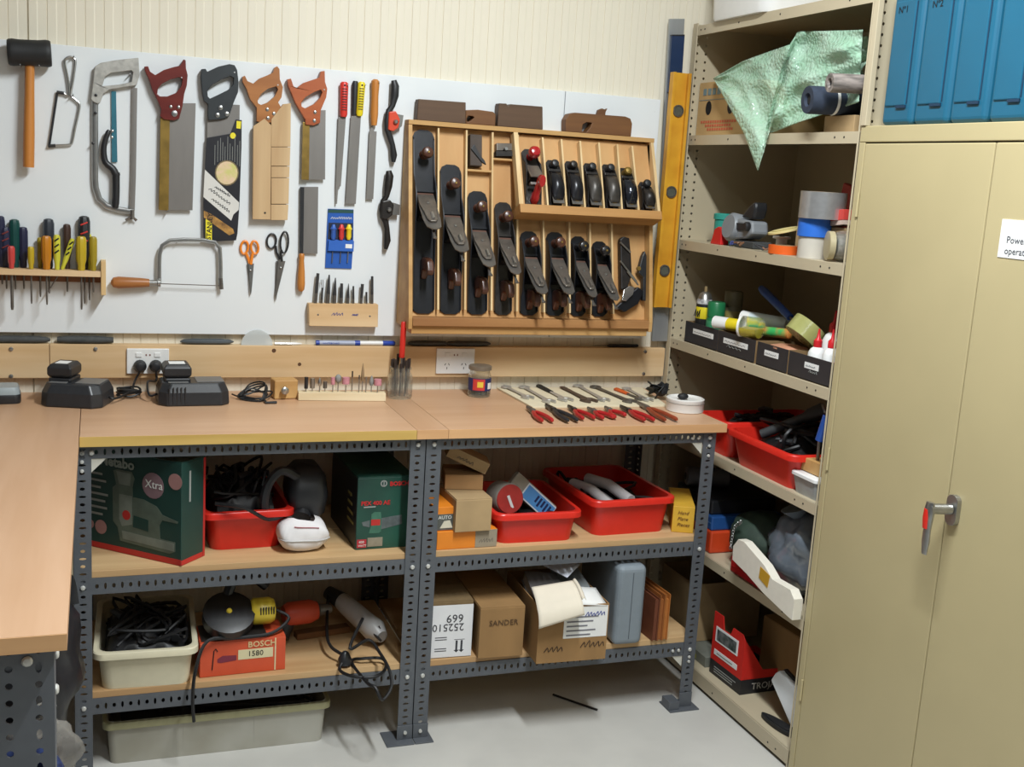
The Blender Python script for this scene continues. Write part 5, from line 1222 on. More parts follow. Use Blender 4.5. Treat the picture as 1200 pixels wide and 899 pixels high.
art([(252, 215), (275, 205), (355, 205), (370, 240), (358, 290), (360, 345), (420, 345), (490, 370), (520, 410), (605, 430), (600, 442), (520, 440), (505, 470), (510, 545), (590, 548), (590, 600), (560, 618), (290, 605), (275, 530), (250, 500), (248, 310), (268, 290)], pg2)
art([(285, 340), (355, 340), (355, 500), (300, 520), (285, 480)], pg, 0.0014)
art([(365, 445), (445, 455), (445, 520), (360, 512)], dkgreen, 0.0014)
art([(300, 545), (585, 555), (583, 600), (305, 590)], pg, 0.0014)
art([(270, 215), (350, 215), (345, 285), (285, 285)], pg, 0.0014)
fpoly(B, disc(X(325), Zf(452), 0.013), redcard, t, 'picture_dot', 0.0018)
fpoly(B, disc(X(470), Zf(258), 0.034), M('print_mauve', (140, 112, 118), 0.5, var=0.1), t, 'badge', 0.0014)
ftext(B, 'Xtra', X(428), Zf(272), 0.030, ink_w, t, y=-0.0024)
for a, b, r in ((588, 213, 0.021), (182, 550, 0.019), (122, 545, 0.012)): fpoly(B, disc(X(a), Zf(b), r), M('print_pink', (168, 124, 120), 0.5, var=0.05), t, 'badge', 0.0014)
mb = MB(B.M)
for k in range(7):
    l = (70, 90, 60, 100, 85, 95, 70)[k]; z = Zf(255 + k * 38); mb.span((X(122), -0.0014, z), (X(122 + l), -0.0008, z + 0.006))
link('fine_print', mb, ink_g, t)['kind'] = 'stuff'
mb = MB(B.M); mb.span((w, 0.03, h * 0.6), (w + 0.0008, 0.036, h * 0.9)); link('fine_print', mb, ink_g, t)['kind'] = 'stuff'
# --- red tub with black leads
B = Base((247, 645.5), (330, 640), ZS1, 0.27, h=0.112)
tub('storage_tub', 'red plastic tub heaped with black leads beside the dark green carton', B, redpl, group='red plastic tubs')
heap('lead_tangle', 'heap of black leads in the red tub beside the dark green carton', 'cable', B, black_cb, 60, 0.1, 3, 0.07, 0.195, 0.008, (0.0045, 0.01))
# --- power sander with white dust bag
c = atz(358, 652, ZS1); t = T('belt_sander', 'black power sander with a white cloth dust bag', 'sander', c)
mb = MB()
def bagf(u, v):
    a = 2 * PI * u; z = v
    sg = lambda q: math.copysign(abs(q) ** 0.62, q)
    k = math.sin(PI * min(0.988, max(0.012, z))) ** 0.2 * (1 + 0.05 * math.sin(3 * a + z * 5) + 0.03 * math.sin(7 * a + 9 * z))
    return Vector((c.x + 0.068 * k * sg(math.cos(a)), c.y + 0.072 + 0.060 * k * sg(math.sin(a)), c.z + 0.0012 + 0.086 * z + 0.005 * math.sin(2 * a) * z))
mb.grid(bagf, 28, 12)
bag = link('dust_bag', mb, M('white_cloth', (226, 222, 222), 0.85, var=0.06, scale=20, bump=0.15), t, smooth=True, ang=80, merge=True)
link('zip', MB().tube([bagf(u / 20, 0.42) + Vector((0, -0.001, 0)) for u in range(11, 20)], 0.0025, 6), M('zip_grey', (190, 188, 186), 0.5), bag, smooth=True)
link('bag_print', MB().tube([bagf(u / 40, 0.82) + Vector((0, -0.0005, 0.0004)) for u in range(28, 34)], [(0.0006, 0.005)] * 6, 6), M('print_rose', (196, 120, 130), 0.6), bag)
bc = c + Vector((0.02, 0.13, 0.0))
link('body', MB().loft([[bc + Vector((x * k, y * k + z * 0.12, z)) for x, y in rrect(0.11, 0.15, 0.03)] for z, k in ((0.075, 0.6), (0.09, 0.85), (0.14, 1.0), (0.19, 0.9), (0.215, 0.55))]), black_pl, t, smooth=True, ang=50)
pts = [bc + Vector(q) for q in ((-0.03, -0.03, 0.19), (-0.075, -0.045, 0.215), (-0.11, -0.05, 0.18), (-0.12, -0.05, 0.12), (-0.10, -0.05, 0.085))]
link('handle', MB().tube(smooth_path(pts, 4), 0.013, 8), black_pl, t, smooth=True)
link('hose', MB().tube([bc + Vector((-0.01, -0.02, 0.11)), c + Vector((0, 0.08, 0.083))], [0.02, 0.026], 10), black_pl, t, smooth=True)
d0 = bc + Vector((-0.05, -0.05, 0.10))
link('lead', cable(MB(), [d0, d0 + Vector((-0.06, -0.03, -0.01)), d0 + Vector((-0.13, -0.06, 0.035)), d0 + Vector((-0.20, -0.03, 0.04))], 0.005), black_cb, t, smooth=True)
# --- dark green sander box
B = Base((416.5, 645), (482, 640.5), ZS1, 0.30, top=560)
t = carton('tool_box', 'dark green carton with red lettering and a sander picture', B, M('green_box_card', (34, 84, 68), 0.45, rgb2=(22, 58, 50), scale=5))
w, h = B.w, B.h; X = lambda a: (a - 548) / 360 * w; Zf = lambda a: h * (1 - (a - 285) / 470)
link('side_print', MB(B.M).span((-0.0006, 0.002, 0.002), (0.0006, B.d - 0.002, h - 0.004)), M('black_card', (26, 28, 30), 0.45, var=0.2), t)
mb = MB(B.M)
for q in range(4): mb.span((-0.0012, 0.03 + q * 0.01, h * (0.3 + q * 0.12)), (-0.0004, 0.10, h * (0.3 + q * 0.12) + 0.008))
link('fine_print', mb, M('print_dull_yellow', (130, 118, 60), 0.6), t)['kind'] = 'stuff'
fpoly(B, disc(X(712), Zf(330), 0.0095), ink_g, t, 'emblem'); fpoly(B, disc(X(712), Zf(330), 0.006), dkgreen, t, 'emblem', 0.0015)
fpoly(B, [(X(712) - 0.0015, Zf(330) - 0.008), (X(712) + 0.0015, Zf(330) - 0.008), (X(712) + 0.0015, Zf(330) + 0.008), (X(712) - 0.0015, Zf(330) + 0.008)], ink_g, t, 'emblem', 0.002)
ftext(B, 'BOSCH', X(750), Zf(346), 0.0165, ink_r, t, bold=0.0006); ftext(B, 'PEX 400 AE', X(572), Zf(466), 0.0165, ink_r, t, bold=0.0003)
mb = MB(B.M).span((X(590), -0.0014, Zf(482)), (X(665), -0.0008, Zf(474))); link('fine_print', mb, ink_g, t)['kind'] = 'stuff'
def art(pts, m_, o=0.001): fpoly(B, [(X(a), Zf(b)) for a, b in pts], m_, t, 'picture', o)
art([(640, 525), (660, 512), (700, 515), (705, 560), (706, 640), (690, 652), (628, 650), (640, 600)], M('pic_green', (64, 112, 92), 0.5, var=0.2, scale=40)); art([(640, 560), (698, 562), (698, 600), (640, 600)], redcard, 0.0014)
art([(706, 555), (780, 545), (835, 540), (840, 600), (780, 612), (706, 628)], M('pic_grey', (96, 104, 104), 0.5, var=0.35, scale=60)); art([(580, 575), (632, 565), (632, 610), (590, 600)], M('pic_grey'), 0.0009)
face(B, X(555), X(615), Zf(742), Zf(688), M('print_crimson', (176, 44, 56), 0.5, var=0.05), t); face(B, X(622), X(718), Zf(738), Zf(680), M('print_beige', (150, 142, 124), 0.5, var=0.2, scale=50), t)
ftext(B, '400', X(566), Zf(712), 0.010, ink_w, t); ftext(B, 'WATT', X(562), Zf(734), 0.008, ink_w, t)

# --- right bay, upper shelf
B = Base((511.5, 645), (581.5, 640.5), ZS1, 0.16, h=0.052); z2 = ZS1 + 0.0525
t = carton('parts_box', 'flat orange carton with a grey end under the brown box', B, M('orange_card', (226, 132, 34), 0.5, var=0.05), False)
face(B, B.w * 0.635, B.w, 0.001, B.h - 0.001, M('grey_card', (152, 140, 120), 0.7, var=0.1), t); fscrib(B, B.w * 0.7, 0.015, 0.04, 0.012, 5, M('faint_pen', (110, 100, 90), 0.7), t, r=0.0007)
B = Base((508, 623), (531, 621.5), z2, 0.13, h=0.068)
t = carton('parts_box', 'small orange and grey picture carton beside the brown box', B, M('orange_card'), False)
face(B, 0.001, B.w - 0.001, 0.002, B.h * 0.7, M('pic_dark', (96, 98, 92), 0.5, var=0.4, scale=50), t); fpoly(B, [(B.w * 0.3, 0.008), (B.w * 0.95, 0.008), (B.w * 0.8, 0.03), (B.w * 0.5, 0.028)], M('pic_cream', (214, 208, 186), 0.5), t, 'picture', 0.002); ftext(B, 'AUTO', B.w * 0.2, B.h * 0.5, 0.014, ink_w, t)
B = Base((533, 624.5), (575, 622), z2, 0.17, top=586)
carton('brown_box', 'plain brown cardboard box standing on the flat orange carton', B, card2); z3 = z2 + B.h + 0.0008
B = Base((521, 573.5), (565.5, 574.5), z3, 0.12, h=0.042)
carton('brown_box', 'shallow brown box lying across the stacked brown box', B, M('tan_cardboard', (176, 136, 92), 0.85, var=0.1, scale=14)); z4 = z3 + B.h
c = B.P(B.w * 0.55, 0.06, B.h + 0.0375)
Bm = Base((521, 573), (566, 574), z4, 0.1, h=0.03); Mt = Matrix.Translation(c) @ Matrix.Rotation(B.rz, 4, 'Z') @ Matrix.Rotation(0.42, 4, 'Y')
Bm.M = Mt @ Matrix.Translation((-0.06, -0.05, -0.012)); Bm.w, Bm.d, Bm.h = 0.125, 0.09, 0.034; Bm.c = c; Bm.u = (Bm.M.to_3x3() @ Vector((1, 0, 0)))
t = carton('brown_box', 'long narrow brown box leaning at the top of the stack', Bm, card2, False)
o = link('handwriting', scribble(MB(), Bm.P(0.03, -0.0012, 0.009), Bm.u, Bm.M.to_3x3() @ Vector((0, 0, 1)), 0.05, 0.012, 5, 0.0008), M('faint_pen'), t); o['kind'] = 'stuff'
# red tubs
B = Base((584, 637.5), (671, 633), ZS1, 0.30, h=0.092)
tub('storage_tub', 'red plastic tub with a blue-labelled pack beside the brown box', B, redpl, group='red plastic tubs', taper=0.92, rim=0.011)
c = B.P(B.w * 0.20, 0.10, 0.105)
t = T('sanding_disc_drum', 'round red drum lying on its side in the red tub', 'drum', c)
R_ = B.M.to_3x3(); ax = R_ @ Vector((0.15, -1, 0.15))
link('drum', MB().lathe([(0.040, 0), (0.046, 0.006), (0.046, 0.07), (0.043, 0.074)], c - ax.normalized() * 0.04, ax, 24), M('pale_grey_drum', (150, 146, 138), 0.6, var=0.1), t, smooth=True)
link('face', MB().lathe([(0.043, 0.0345), (0.041, 0.037), (0.008, 0.036)], c, ax, 24), M('dull_red_face', (176, 52, 48), 0.5, var=0.15, scale=40), t, smooth=True)
link('strap', MB().box(c + ax.normalized() * 0.038 + Vector((0, 0, -0.008)), (0.008, 0.003, 0.04), Matrix.Rotation(-0.4, 3, 'Y')), paper, t)
c = B.P(B.w * 0.62, 0.10, 0.095); Mt = Matrix.Translation(c) @ Matrix.Rotation(B.rz, 4, 'Z') @ Matrix.Rotation(0.72, 4, 'Y') @ Matrix.Rotation(-0.2, 4, 'X')
t = T('drill_pack', 'clear plastic pack with a bright blue label tilted in the red tub', 'pack', c)
link('case', MB(Mt).span((-0.10, -0.008, -0.028), (0.07, 0.016, 0.028)), M('clear_pack', (168, 162, 150), 0.2, var=0.1, alpha=0.75), t, bev=0.004)
l = link('label', MB(Mt).span((-0.052, -0.010, -0.026), (0.068, -0.0082, 0.024)), M('label_white', (214, 220, 228), 0.4, var=0.02), t)
link('label_print', MB(Mt).span((-0.048, -0.0106, -0.022), (0.066, -0.0098, 0.020)), M('label_blue', (84, 146, 208), 0.4, var=0.08), l)
mb = MB(Mt)
for k in range(5): mb.span((-0.005 + k * 0.013, -0.0112, -0.008 - (k % 2) * 0.006), (0.002 + k * 0.013, -0.0104, 0.014))
link('label_marks', mb, M('navy_print', (30, 44, 90), 0.5), l)['kind'] = 'stuff'
heap('lead_tangle', 'dark bits and leads lying in the tub with the blue-labelled pack', 'cable', B, black_cb, 12, 0.1, 8, 0.03, 0.075, 0.03, (0.004, 0.01))
B = Base((696, 628.5), (779, 622.5), ZS1, 0.34, h=0.112)
tub('storage_tub', 'large red plastic tub with white pipes beside the yellow card box', B, redpl, group='red plastic tubs', taper=0.92, rim=0.011)
for i, (x0, y0, x1, y1, z, r, m_, lab) in enumerate(((0.25, 0.02, 0.08, 0.22, 0.083, 0.016, M('white_tube', (200, 196, 196), 0.35, var=0.1), 'white plastic pipe in front in the red tub'), (0.55, 0.04, 0.32, 0.26, 0.092, 0.017, M('white_tube'), 'upper white pipe slanting back in the red tub'), (0.42, 0.03, 0.2, 0.2, 0.062, 0.014, M('grey_tube', (150, 146, 148), 0.4, var=0.1), 'greyish lower pipe in the red tub'))):
    a, b = B.P(B.w * x0, B.d * y0 + 0.02, z), B.P(B.w * x1, B.d * y1 + 0.13, z + 0.02)
    t = T('plastic_pipe', lab, 'pipe', a, 'pipes in the large red tub')
    link('tube', MB().tube([a, a.lerp(b, 0.5) + Vector((0, 0, 0.014)), b], r, 12), m_, t, smooth=True); link('end_ring', MB().tube([a - (b - a).normalized() * 0.002, a + (b - a).normalized() * 0.006], r * 1.06, 12), m_, t, smooth=True)
heap('lead_tangle', 'dark tools and leads at the back of the large red tub', 'cable', B, black_cb, 34, 0.1, 12, 0.03, 0.11, 0.012, (0.005, 0.01))
B = Base((786.5, 623.5), (812, 625.5), ZS1, 0.20, top=592)
t = carton('yellow_box', 'yellow card box with handwriting beside the large red tub', B, M('yellow_card', (214, 168, 52), 0.6, var=0.06))
for k, s in enumerate(('Hand', 'Plane', 'Pieces')): ftext(B, s, B.w * 0.22, B.h * (0.68 - 0.22 * k), 0.015, M('brown_pen', (110, 70, 30), 0.7), t, shear=0.3)

# --- lower shelf, left bay
creamp = M('cream_plastic', (218, 210, 182), 0.4, var=0.05)
B = Base((119, 809), (222, 801), ZS2, 0.33, h=0.108)
tub('storage_tub', 'cream plastic tub full of dark leads', B, creamp, rim=0.012, taper=0.92)
heap('lead_tangle', 'black leads filling the cream tub', 'cable', B, black_cb, 56, 0.1, 15, 0.06, 0.15, 0.006, (0.0045, 0.01))
B = Base((234, 795), (334, 784.5), ZS2, 0.115, h=0.097)
t = carton('tool_box', 'orange-red carton with a cream model label', B, M('orange_red_card', (206, 82, 48), 0.6, var=0.08, scale=20))
w, h = B.w, B.h
face(B, w * 0.44, w * 0.85, h * 0.42, h * 0.70, M('label_cream', (214, 204, 164), 0.6, var=0.04), t); ftext(B, '1580', w * 0.55, h * 0.50, 0.021, ink, t, y=-0.0014); ftext(B, 'BOSCH', w * 0.55, h * 0.76, 0.023, M('print_cream', (220, 190, 140), 0.6), t, bold=0.0004)
face(B, w * 0.87, w * 0.885, 0.002, h - 0.004, M('label_cream'), t)
fpoly(B, [(w * 0.24, h * 0.38), (w * 0.42, h * 0.42), (w * 0.42, h * 0.56), (w * 0.26, h * 0.58), (w * 0.2, h * 0.5), (w * 0.2, h * 0.4)], M('print_plum', (120, 40, 60), 0.6), t, 'picture')
o = link('picture', MB(B.M).tube([(w * 0.14, -0.001, h * 0.2), (w * 0.16, -0.001, h * 0.75), (w * 0.18, -0.001, h * 0.8), (w * 0.2, -0.001, h * 0.72)], 0.0015, 5), ink, t)
ztop = ZS2 + h
# circular saw sitting on the carton
c = B.P(w * 0.40, 0.055, h); t = T('circular_saw', 'black and yellow circular saw resting on the orange-red carton', 'saw', c)
Rm = B.M.to_3x3(); fx, fy = Rm @ Vector((1, 0, 0)), Rm @ Vector((0, 1, 0)); up = Vector((0, 0, 1))
cc = c + up * 0.054 - fx * 0.012
link('blade_guard', MB().lathe([(0.05, -0.02), (0.068, -0.016), (0.068, 0.016), (0.05, 0.02)], cc + fy * -0.015, -fy * 0.8 + up * 1.3, 24), M('guard_black', (22, 22, 24), 0.4, var=0.15), t, smooth=True)
link('base_plate', MB().box(c + up * 0.004, (0.17, 0.10, 0.004), Matrix.Rotation(B.rz, 3, 'Z')), iron2, t)
yp = M('tool_yellow', (206, 180, 52), 0.4, var=0.08)
m0 = cc + fx * 0.07 + up * 0.0
link('motor', MB().lathe([(0.030, 0), (0.036, 0.008), (0.036, 0.05), (0.03, 0.062), (0.015, 0.066)], m0 - fx * 0.01, fx, 18), yp, t, smooth=True)
link('hub', MB().lathe([(0.008, 0), (0.006, 0.004)], cc - fy * 0.026 + up * 0.018, -fy * 0.8 + up * 1.3, 10), yp, t)
mb = MB()
for k in range(6): mb.box(m0 + fx * (0.012 + 0.007 * k) - fy * 0.034 + up * 0.012, (0.003, 0.004, 0.02), Matrix.Rotation(B.rz, 3, 'Z'))
link('vent_slots', mb, ink, t)['kind'] = 'stuff'
link('handle', MB().tube(smooth_path([cc + fy * 0.03 + up * 0.03, cc + fy * 0.04 + up * 0.075 + fx * 0.02, cc + fy * 0.05 + up * 0.08 + fx * 0.07, cc + fy * 0.05 + up * 0.05 + fx * 0.11], 4), 0.014, 8), black_pl, t, smooth=True)
link('lead', cable(MB(), [m0 + fx * 0.055, m0 + fx * 0.09 - up * 0.02 - fy * 0.02, m0 + fx * 0.04 - up * 0.044 - fy * 0.052, m0 - fx * 0.04 - up * 0.046 - fy * 0.06, m0 - fx * 0.13 - up * 0.04 - fy * 0.075, m0 - fx * 0.165 - up * 0.10 - fy * 0.115, m0 - fx * 0.172 - up * 0.18 - fy * 0.12, m0 - fx * 0.168 - up * 0.24 - fy * 0.118], 0.0048), black_cb, t, smooth=True)
# orange drill behind
c = atz(368, 750, ZS2 + 0.001); t = T('electric_drill', 'orange electric drill lying behind the orange-red carton', 'drill', c)
od = M('drill_orange', (200, 74, 46), 0.45, var=0.1)
a = c + Vector((-0.09, 0.0, 0.084)); b = c + Vector((0.05, 0.02, 0.084))
link('motor_housing', MB().tube([a, a.lerp(b, 0.1), a.lerp(b, 0.55), a.lerp(b, 0.7)], [0.026, 0.034, 0.034, 0.026], 14), od, t, smooth=True)
link('chuck', MB().tube([a.lerp(b, 0.7), a.lerp(b, 0.74), b], [0.026, 0.019, 0.013], 12), dsteel, t, smooth=True)
link('handle', MB().tube([a + Vector((0.02, 0, -0.02)), a + Vector((0.005, -0.01, -0.05)), a + Vector((0.0, -0.02, -0.062))], [(0.02, 0.016), (0.019, 0.015), (0.02, 0.015)], 10), black_pl, t, smooth=True)
# grey angle grinder with looped lead
c = atz(425, 762, ZS2 + 0.001); t = T('angle_grinder', 'grey angle grinder with looped black lead on the lower shelf', 'grinder', c)
a, b = c + Vector((-0.02, 0.12, 0.085)), c + Vector((0.055, 0.0, 0.035))
gp = M('light_grey_plastic', (176, 174, 172), 0.4, var=0.06)
link('body', MB().tube([a + (a - b) * 0.25, a, a.lerp(b, 0.45), a.lerp(b, 0.8), b], [(0.024, 0.024), (0.028, 0.028), (0.030, 0.034), (0.034, 0.040), (0.018, 0.026)], 14), gp, t, smooth=True)
link('rear_grip', MB().tube([a + (a - b) * 0.6 + Vector((0, 0, -0.01)), a + (a - b) * 0.2], [0.02, 0.026], 12), black_pl, t, smooth=True)
link('trim', MB().tube([a + Vector((0.0, -0.028, 0.004)), a.lerp(b, 0.5) + Vector((-0.004, -0.034, 0.002)), b + Vector((-0.01, -0.024, 0))], [(0.004, 0.008)] * 3, 8), black_pl, t, smooth=True)
mb = MB()
for k in range(4):
    q = a.lerp(b, 0.45 + 0.1 * k) + Vector((0.012, -0.032, 0.014)); mb.box(q, (0.003, 0.006, 0.018), Matrix.Rotation(-0.5, 3, 'Y'))
link('vent_slots', mb, ink, t)['kind'] = 'stuff'
mb = MB(); z = ZS2 + 0.006
P_ = lambda px, py, zz=0.0: atz(px, py, z + zz)
cable(mb, [a + (a - b) * 0.6, P_(383, 740, 0.05), P_(388, 758, 0.03), P_(403, 770, 0.02), P_(398, 785), P_(415, 793), P_(440, 793), P_(452, 783), P_(448, 772, 0.01), P_(425, 772, 0.01), P_(412, 776), P_(430, 800, 0.0), P_(440, 806, -0.0), P_(446, 812, -0.02) + Vector((0, -0.02, -0.01)), P_(457, 802, -0.01) + Vector((0, -0.015, 0)), P_(456, 785, 0.02), P_(445, 765, 0.04), P_(432, 750, 0.06), P_(410, 760, 0.06), P_(425, 725, 0.10)], 0.0045, 6, 8)
link('lead', mb, black_cb, t, smooth=True)
link('plug', MB().lathe([(0.018, 0), (0.019, 0.014), (0.012, 0.03), (0.006, 0.036)], P_(404, 778, 0.002), (0, 0, 1), 12), black_pl, t, smooth=True)
solo('timber_offcut', MB(frame(atz(376, 757, ZS2) + Vector((0.02, 0.06, 0.001)), 0.15)).span((-0.08, 0, 0), (0.08, 0.035, 0.018)), dwood2, 'short dark timber offcut behind the grinder lead', 'offcut', bev=0.001)

# --- lower shelf, right bay
B = Base((502.5, 772.5), (551.5, 769), ZS2, 0.26, top=706)
t = carton('paper_box', 'white-fronted carton stored upside down next to the uprights', B, M('dirty_brown_card', (120, 98, 66), 0.85, var=0.15), True)
w, h = B.w, B.h
face(B, 0.0, w, 0.002, h * 0.93, M('white_card', (222, 222, 224), 0.7, var=0.03), t)
def rtext(s, x, z, size): return text(s, B.P(x, -0.0014, z), -B.u, (0, 0, -1), size, M('print_charcoal', (52, 52, 58), 0.7, var=0), t)
rtext('669', w * 0.78, h * 0.76, 0.034); rtext('252510', w * 0.80, h * 0.60, 0.031)
mb = MB(B.M)
for q in range(4): mb.span((w * 0.12, -0.0014, h * (0.12 + 0.04 * q) + (0.02 if q > 1 else 0)), (w * 0.40, -0.0008, h * (0.12 + 0.04 * q) + 0.0022 + (0.02 if q > 1 else 0)))
link('fine_print', mb, M('print_charcoal'), t)['kind'] = 'stuff'
for x in (0.64, 0.76):
    fpoly(B, [(w * x - 0.003, h * 0.12), (w * x + 0.003, h * 0.12), (w * x + 0.003, h * 0.30), (w * x - 0.003, h * 0.30)], M('print_charcoal'), t, 'arrow')
    fpoly(B, [(w * x - 0.008, h * 0.13), (w * x, h * 0.085), (w * x + 0.008, h * 0.13)], M('print_charcoal'), t, 'arrow')
fpoly(B, [(w * 0.58, h * 0.31), (w * 0.83, h * 0.31), (w * 0.83, h * 0.32), (w * 0.58, h * 0.32)], M('print_charcoal'), t, 'arrow')
B = Base((560, 772.5), (612, 768.5), ZS2, 0.30, top=713)
t = carton('brown_box', 'brown cardboard box lettered for a sander', B, card); ftext(B, 'SANDER', B.w * 0.2, B.h * 0.64, 0.023, M('pencil', (84, 60, 36), 0.7), t)
B = Base((628, 778.5), (709, 772), ZS2, 0.30, h=0.168)
t = carton('open_carton', 'open brown carton overflowing with papers', B, card, open_=True); w, h = B.w, B.h
face(B, w * 0.36, w * 0.985, h * 0.42, h * 0.97, paper, t, 'paper_label')
mb = MB(B.M)
for q in range(5): mb.span((w * 0.40, -0.0018, h * (0.46 + 0.08 * q)), (w * (0.40 + (0.35, 0.42, 0.3, 0.38, 0.45)[q]), -0.0012, h * (0.46 + 0.08 * q) + 0.004))
link('fine_print', mb, M('print_light_grey', (120, 120, 128), 0.7), t)['kind'] = 'stuff'
fscrib(B, w * 0.66, h * 0.80, w * 0.28, 0.014, 6, ink_b, t); fscrib(B, w * 0.10, h * 0.20, w * 0.26, 0.022, 4, M('pen_brown', (70, 50, 34), 0.7), t); fscrib(B, w * 0.62, h * 0.24, w * 0.34, 0.022, 5, M('pen_brown'), t)
# papers spilling over
t = T('curled_paper', 'big curled cream sheet hanging over the open carton', 'paper', B.P(w * 0.3, 0, h))
def curl(u, v):
    a = -0.5 + 2.3 * v
    return B.P(w * (-0.06 + 0.56 * u + 0.05 * v * u), 0.022 - 0.055 * math.sin(min(a, 1.6) * 0.9) - 0.012 * u + (0.0 if v < 0.6 else -0.004), h + 0.035 + 0.018 * u - 0.060 * v - 0.012 * v * v + 0.012 * math.cos(a * 1.4) + 0.02 * v * u)
link('sheet', MB().grid(curl, 12, 14), M('cream_paper', (224, 214, 196), 0.8, var=0.03), t, smooth=True, solid=0.0008, ang=80)
link('folded_edge', MB().grid(lambda u, v: curl(1.0, u * 0.6) + B.u * 0.012 * v + Vector((0, 0, 0.006 * math.sin(v * PI))), 8, 4), M('cream_paper'), t, smooth=True, solid=0.0008)
def sheet(lab, pts, mat, seed, bend=0.01):
    P4 = [B.P(*q) for q in pts]
    t = T('paper_sheet', lab, 'paper', P4[0])
    link('sheet', MB().grid(lambda u, v: (P4[0] * (1 - u) + P4[1] * u) * (1 - v) + (P4[3] * (1 - u) + P4[2] * u) * v + Vector((0, 0, bend * math.sin(PI * u) * math.sin(PI * v))), 8, 8), mat, t, smooth=True, solid=0.001)
    link('fold', MB().tube([P4[3], P4[2]], 0.0012, 5), mat, t)
sheet('white sheet lying over the carton edge beside the curled paper', [(w * 0.46, -0.005, h + 0.006), (w * 0.97, -0.002, h - 0.006), (w * 0.97, 0.09, h + 0.012), (w * 0.46, 0.08, h + 0.028)], paper, 1)
sheet('bluish white folder sticking up at the back of the open carton', [(w * 0.55, 0.10, h + 0.045), (w * 0.80, 0.14, h + 0.068), (w * 0.62, 0.29, h + 0.075), (w * 0.10, 0.25, h + 0.07)], M('bluish_paper', (214, 218, 232), 0.7, var=0.02), 2)
for lab, x0, x1, y0, zz, rr, m_ in (('dark grey book at the left of the open carton', 0.02, 0.5, 0.05, 0.012, 0.10, M('dark_grey_cover', (84, 80, 80), 0.6, var=0.15)), ('grey plastic tray tilted in the open carton', 0.55, 0.92, 0.10, 0.01, -0.30, M('grey_tray', (110, 114, 116), 0.45, var=0.1))):
    Mt = B.M @ Matrix.Translation((w * (x0 + x1) / 2, y0 + 0.06, h + 0.002)) @ Matrix.Rotation(rr, 4, 'Y') @ Matrix.Rotation(0.35, 4, 'X')
    l = w * (x1 - x0) / 2; tt = T('book', lab, 'book', Mt.translation)
    link('cover', MB(Mt).span((-l, -0.05, 0.012), (l, 0.07, 0.016)), m_, tt, bev=0.001); link('pages', MB(Mt).span((-l + 0.003, -0.047, -0.016), (l - 0.003, 0.067, 0.0115)), M('dusty_pages', (120, 112, 104), 0.8, var=0.1), tt); link('back_cover', MB(Mt).span((-l, -0.05, -0.02), (l, 0.07, -0.0165)), m_, tt)
# grey plastic case
B = Base((718, 758), (752, 755.5), ZS2, 0.30, top=665); t = T('tool_case', 'upright light grey plastic tool case', 'case', B.c); w, d, h = B.w, B.d, B.h
cg = M('case_grey', (128, 138, 146), 0.5, var=0.06, scale=40)
link('shell', MB(B.M).span((0, 0, 0), (w, d, h)), cg, t, bev=0.018, seg=4)
link('seam', MB(B.M).span((w * 0.52 - 0.0012, -0.0006, 0.02), (w * 0.52 + 0.0012, 0.004, h - 0.02)), M('case_dark_seam', (84, 92, 100), 0.6), t)
# brown folders
B = Base((764, 752), (782, 750), ZS2, 0.24, h=0.145)
for i in range(3):
    x = i * B.w / 3; t = T('folder', ('dark red-brown folder standing next to the grey case', 'middle amber folder leaning between two others', 'orange-brown folder standing next to the steel upright')[i], 'folder', B.P(x, 0.1, 0), 'brown folders')
    m_ = (M('folder_a', (108, 58, 36), 0.6, var=0.15), M('folder_b', (150, 88, 40), 0.6, var=0.15), M('folder_c', (176, 108, 48), 0.6, var=0.15))[i]; k = B.w / 3
    link('cover', MB(B.M).span((x, 0, 0), (x + 0.0025, B.d, B.h - 0.01 * (i == 0))), m_, t); link('cover', MB(B.M).span((x + k - 0.004, 0, 0), (x + k - 0.0015, B.d, B.h - 0.01 * (i == 0))), m_, t)
    link('pages', MB(B.M).span((x + 0.003, 0.004, 0.002), (x + k - 0.0045, B.d, B.h - 0.016)), m_, t)

# --- on the floor
B = Base((129, 896), (378, 868), 0.0, 0.30, h=0.12); tb = M('greyish_plastic', (176, 174, 164), 0.5, rgb2=(156, 152, 138), scale=6)
t = tub('storage_tub', 'long grimy grey-white tub on the floor under the bench', B, tb, rim=0.010, taper=0.97, r=0.02, rimmat=M('olive_rim', (156, 152, 116), 0.5, var=0.1))
for x in (0.33, 0.66): link('rib', MB(B.M).add([(B.w * x, 0.001, 0.004), (B.w * x + 0.004, 0.001, 0.004), (B.w * x + 0.004, -0.004, B.h - 0.02), (B.w * x, -0.004, B.h - 0.02)], [(0, 1, 2, 3)]), tb, t, solid=0.002)
heap('lead_tangle', 'dark scrap and leads lying in the floor tub', 'cable', B, black_cb, 20, 0.1, 31, 0.06, 0.12, 0.03, (0.005, 0.01))
a, b = atz(648, 814, 0.004), atz(700, 832, 0.004)
solo('steel_rod', MB().tube([a, b], 0.0035, 8), iron2, 'thin dark rod lying on the floor under the bench', 'rod', smooth=True)

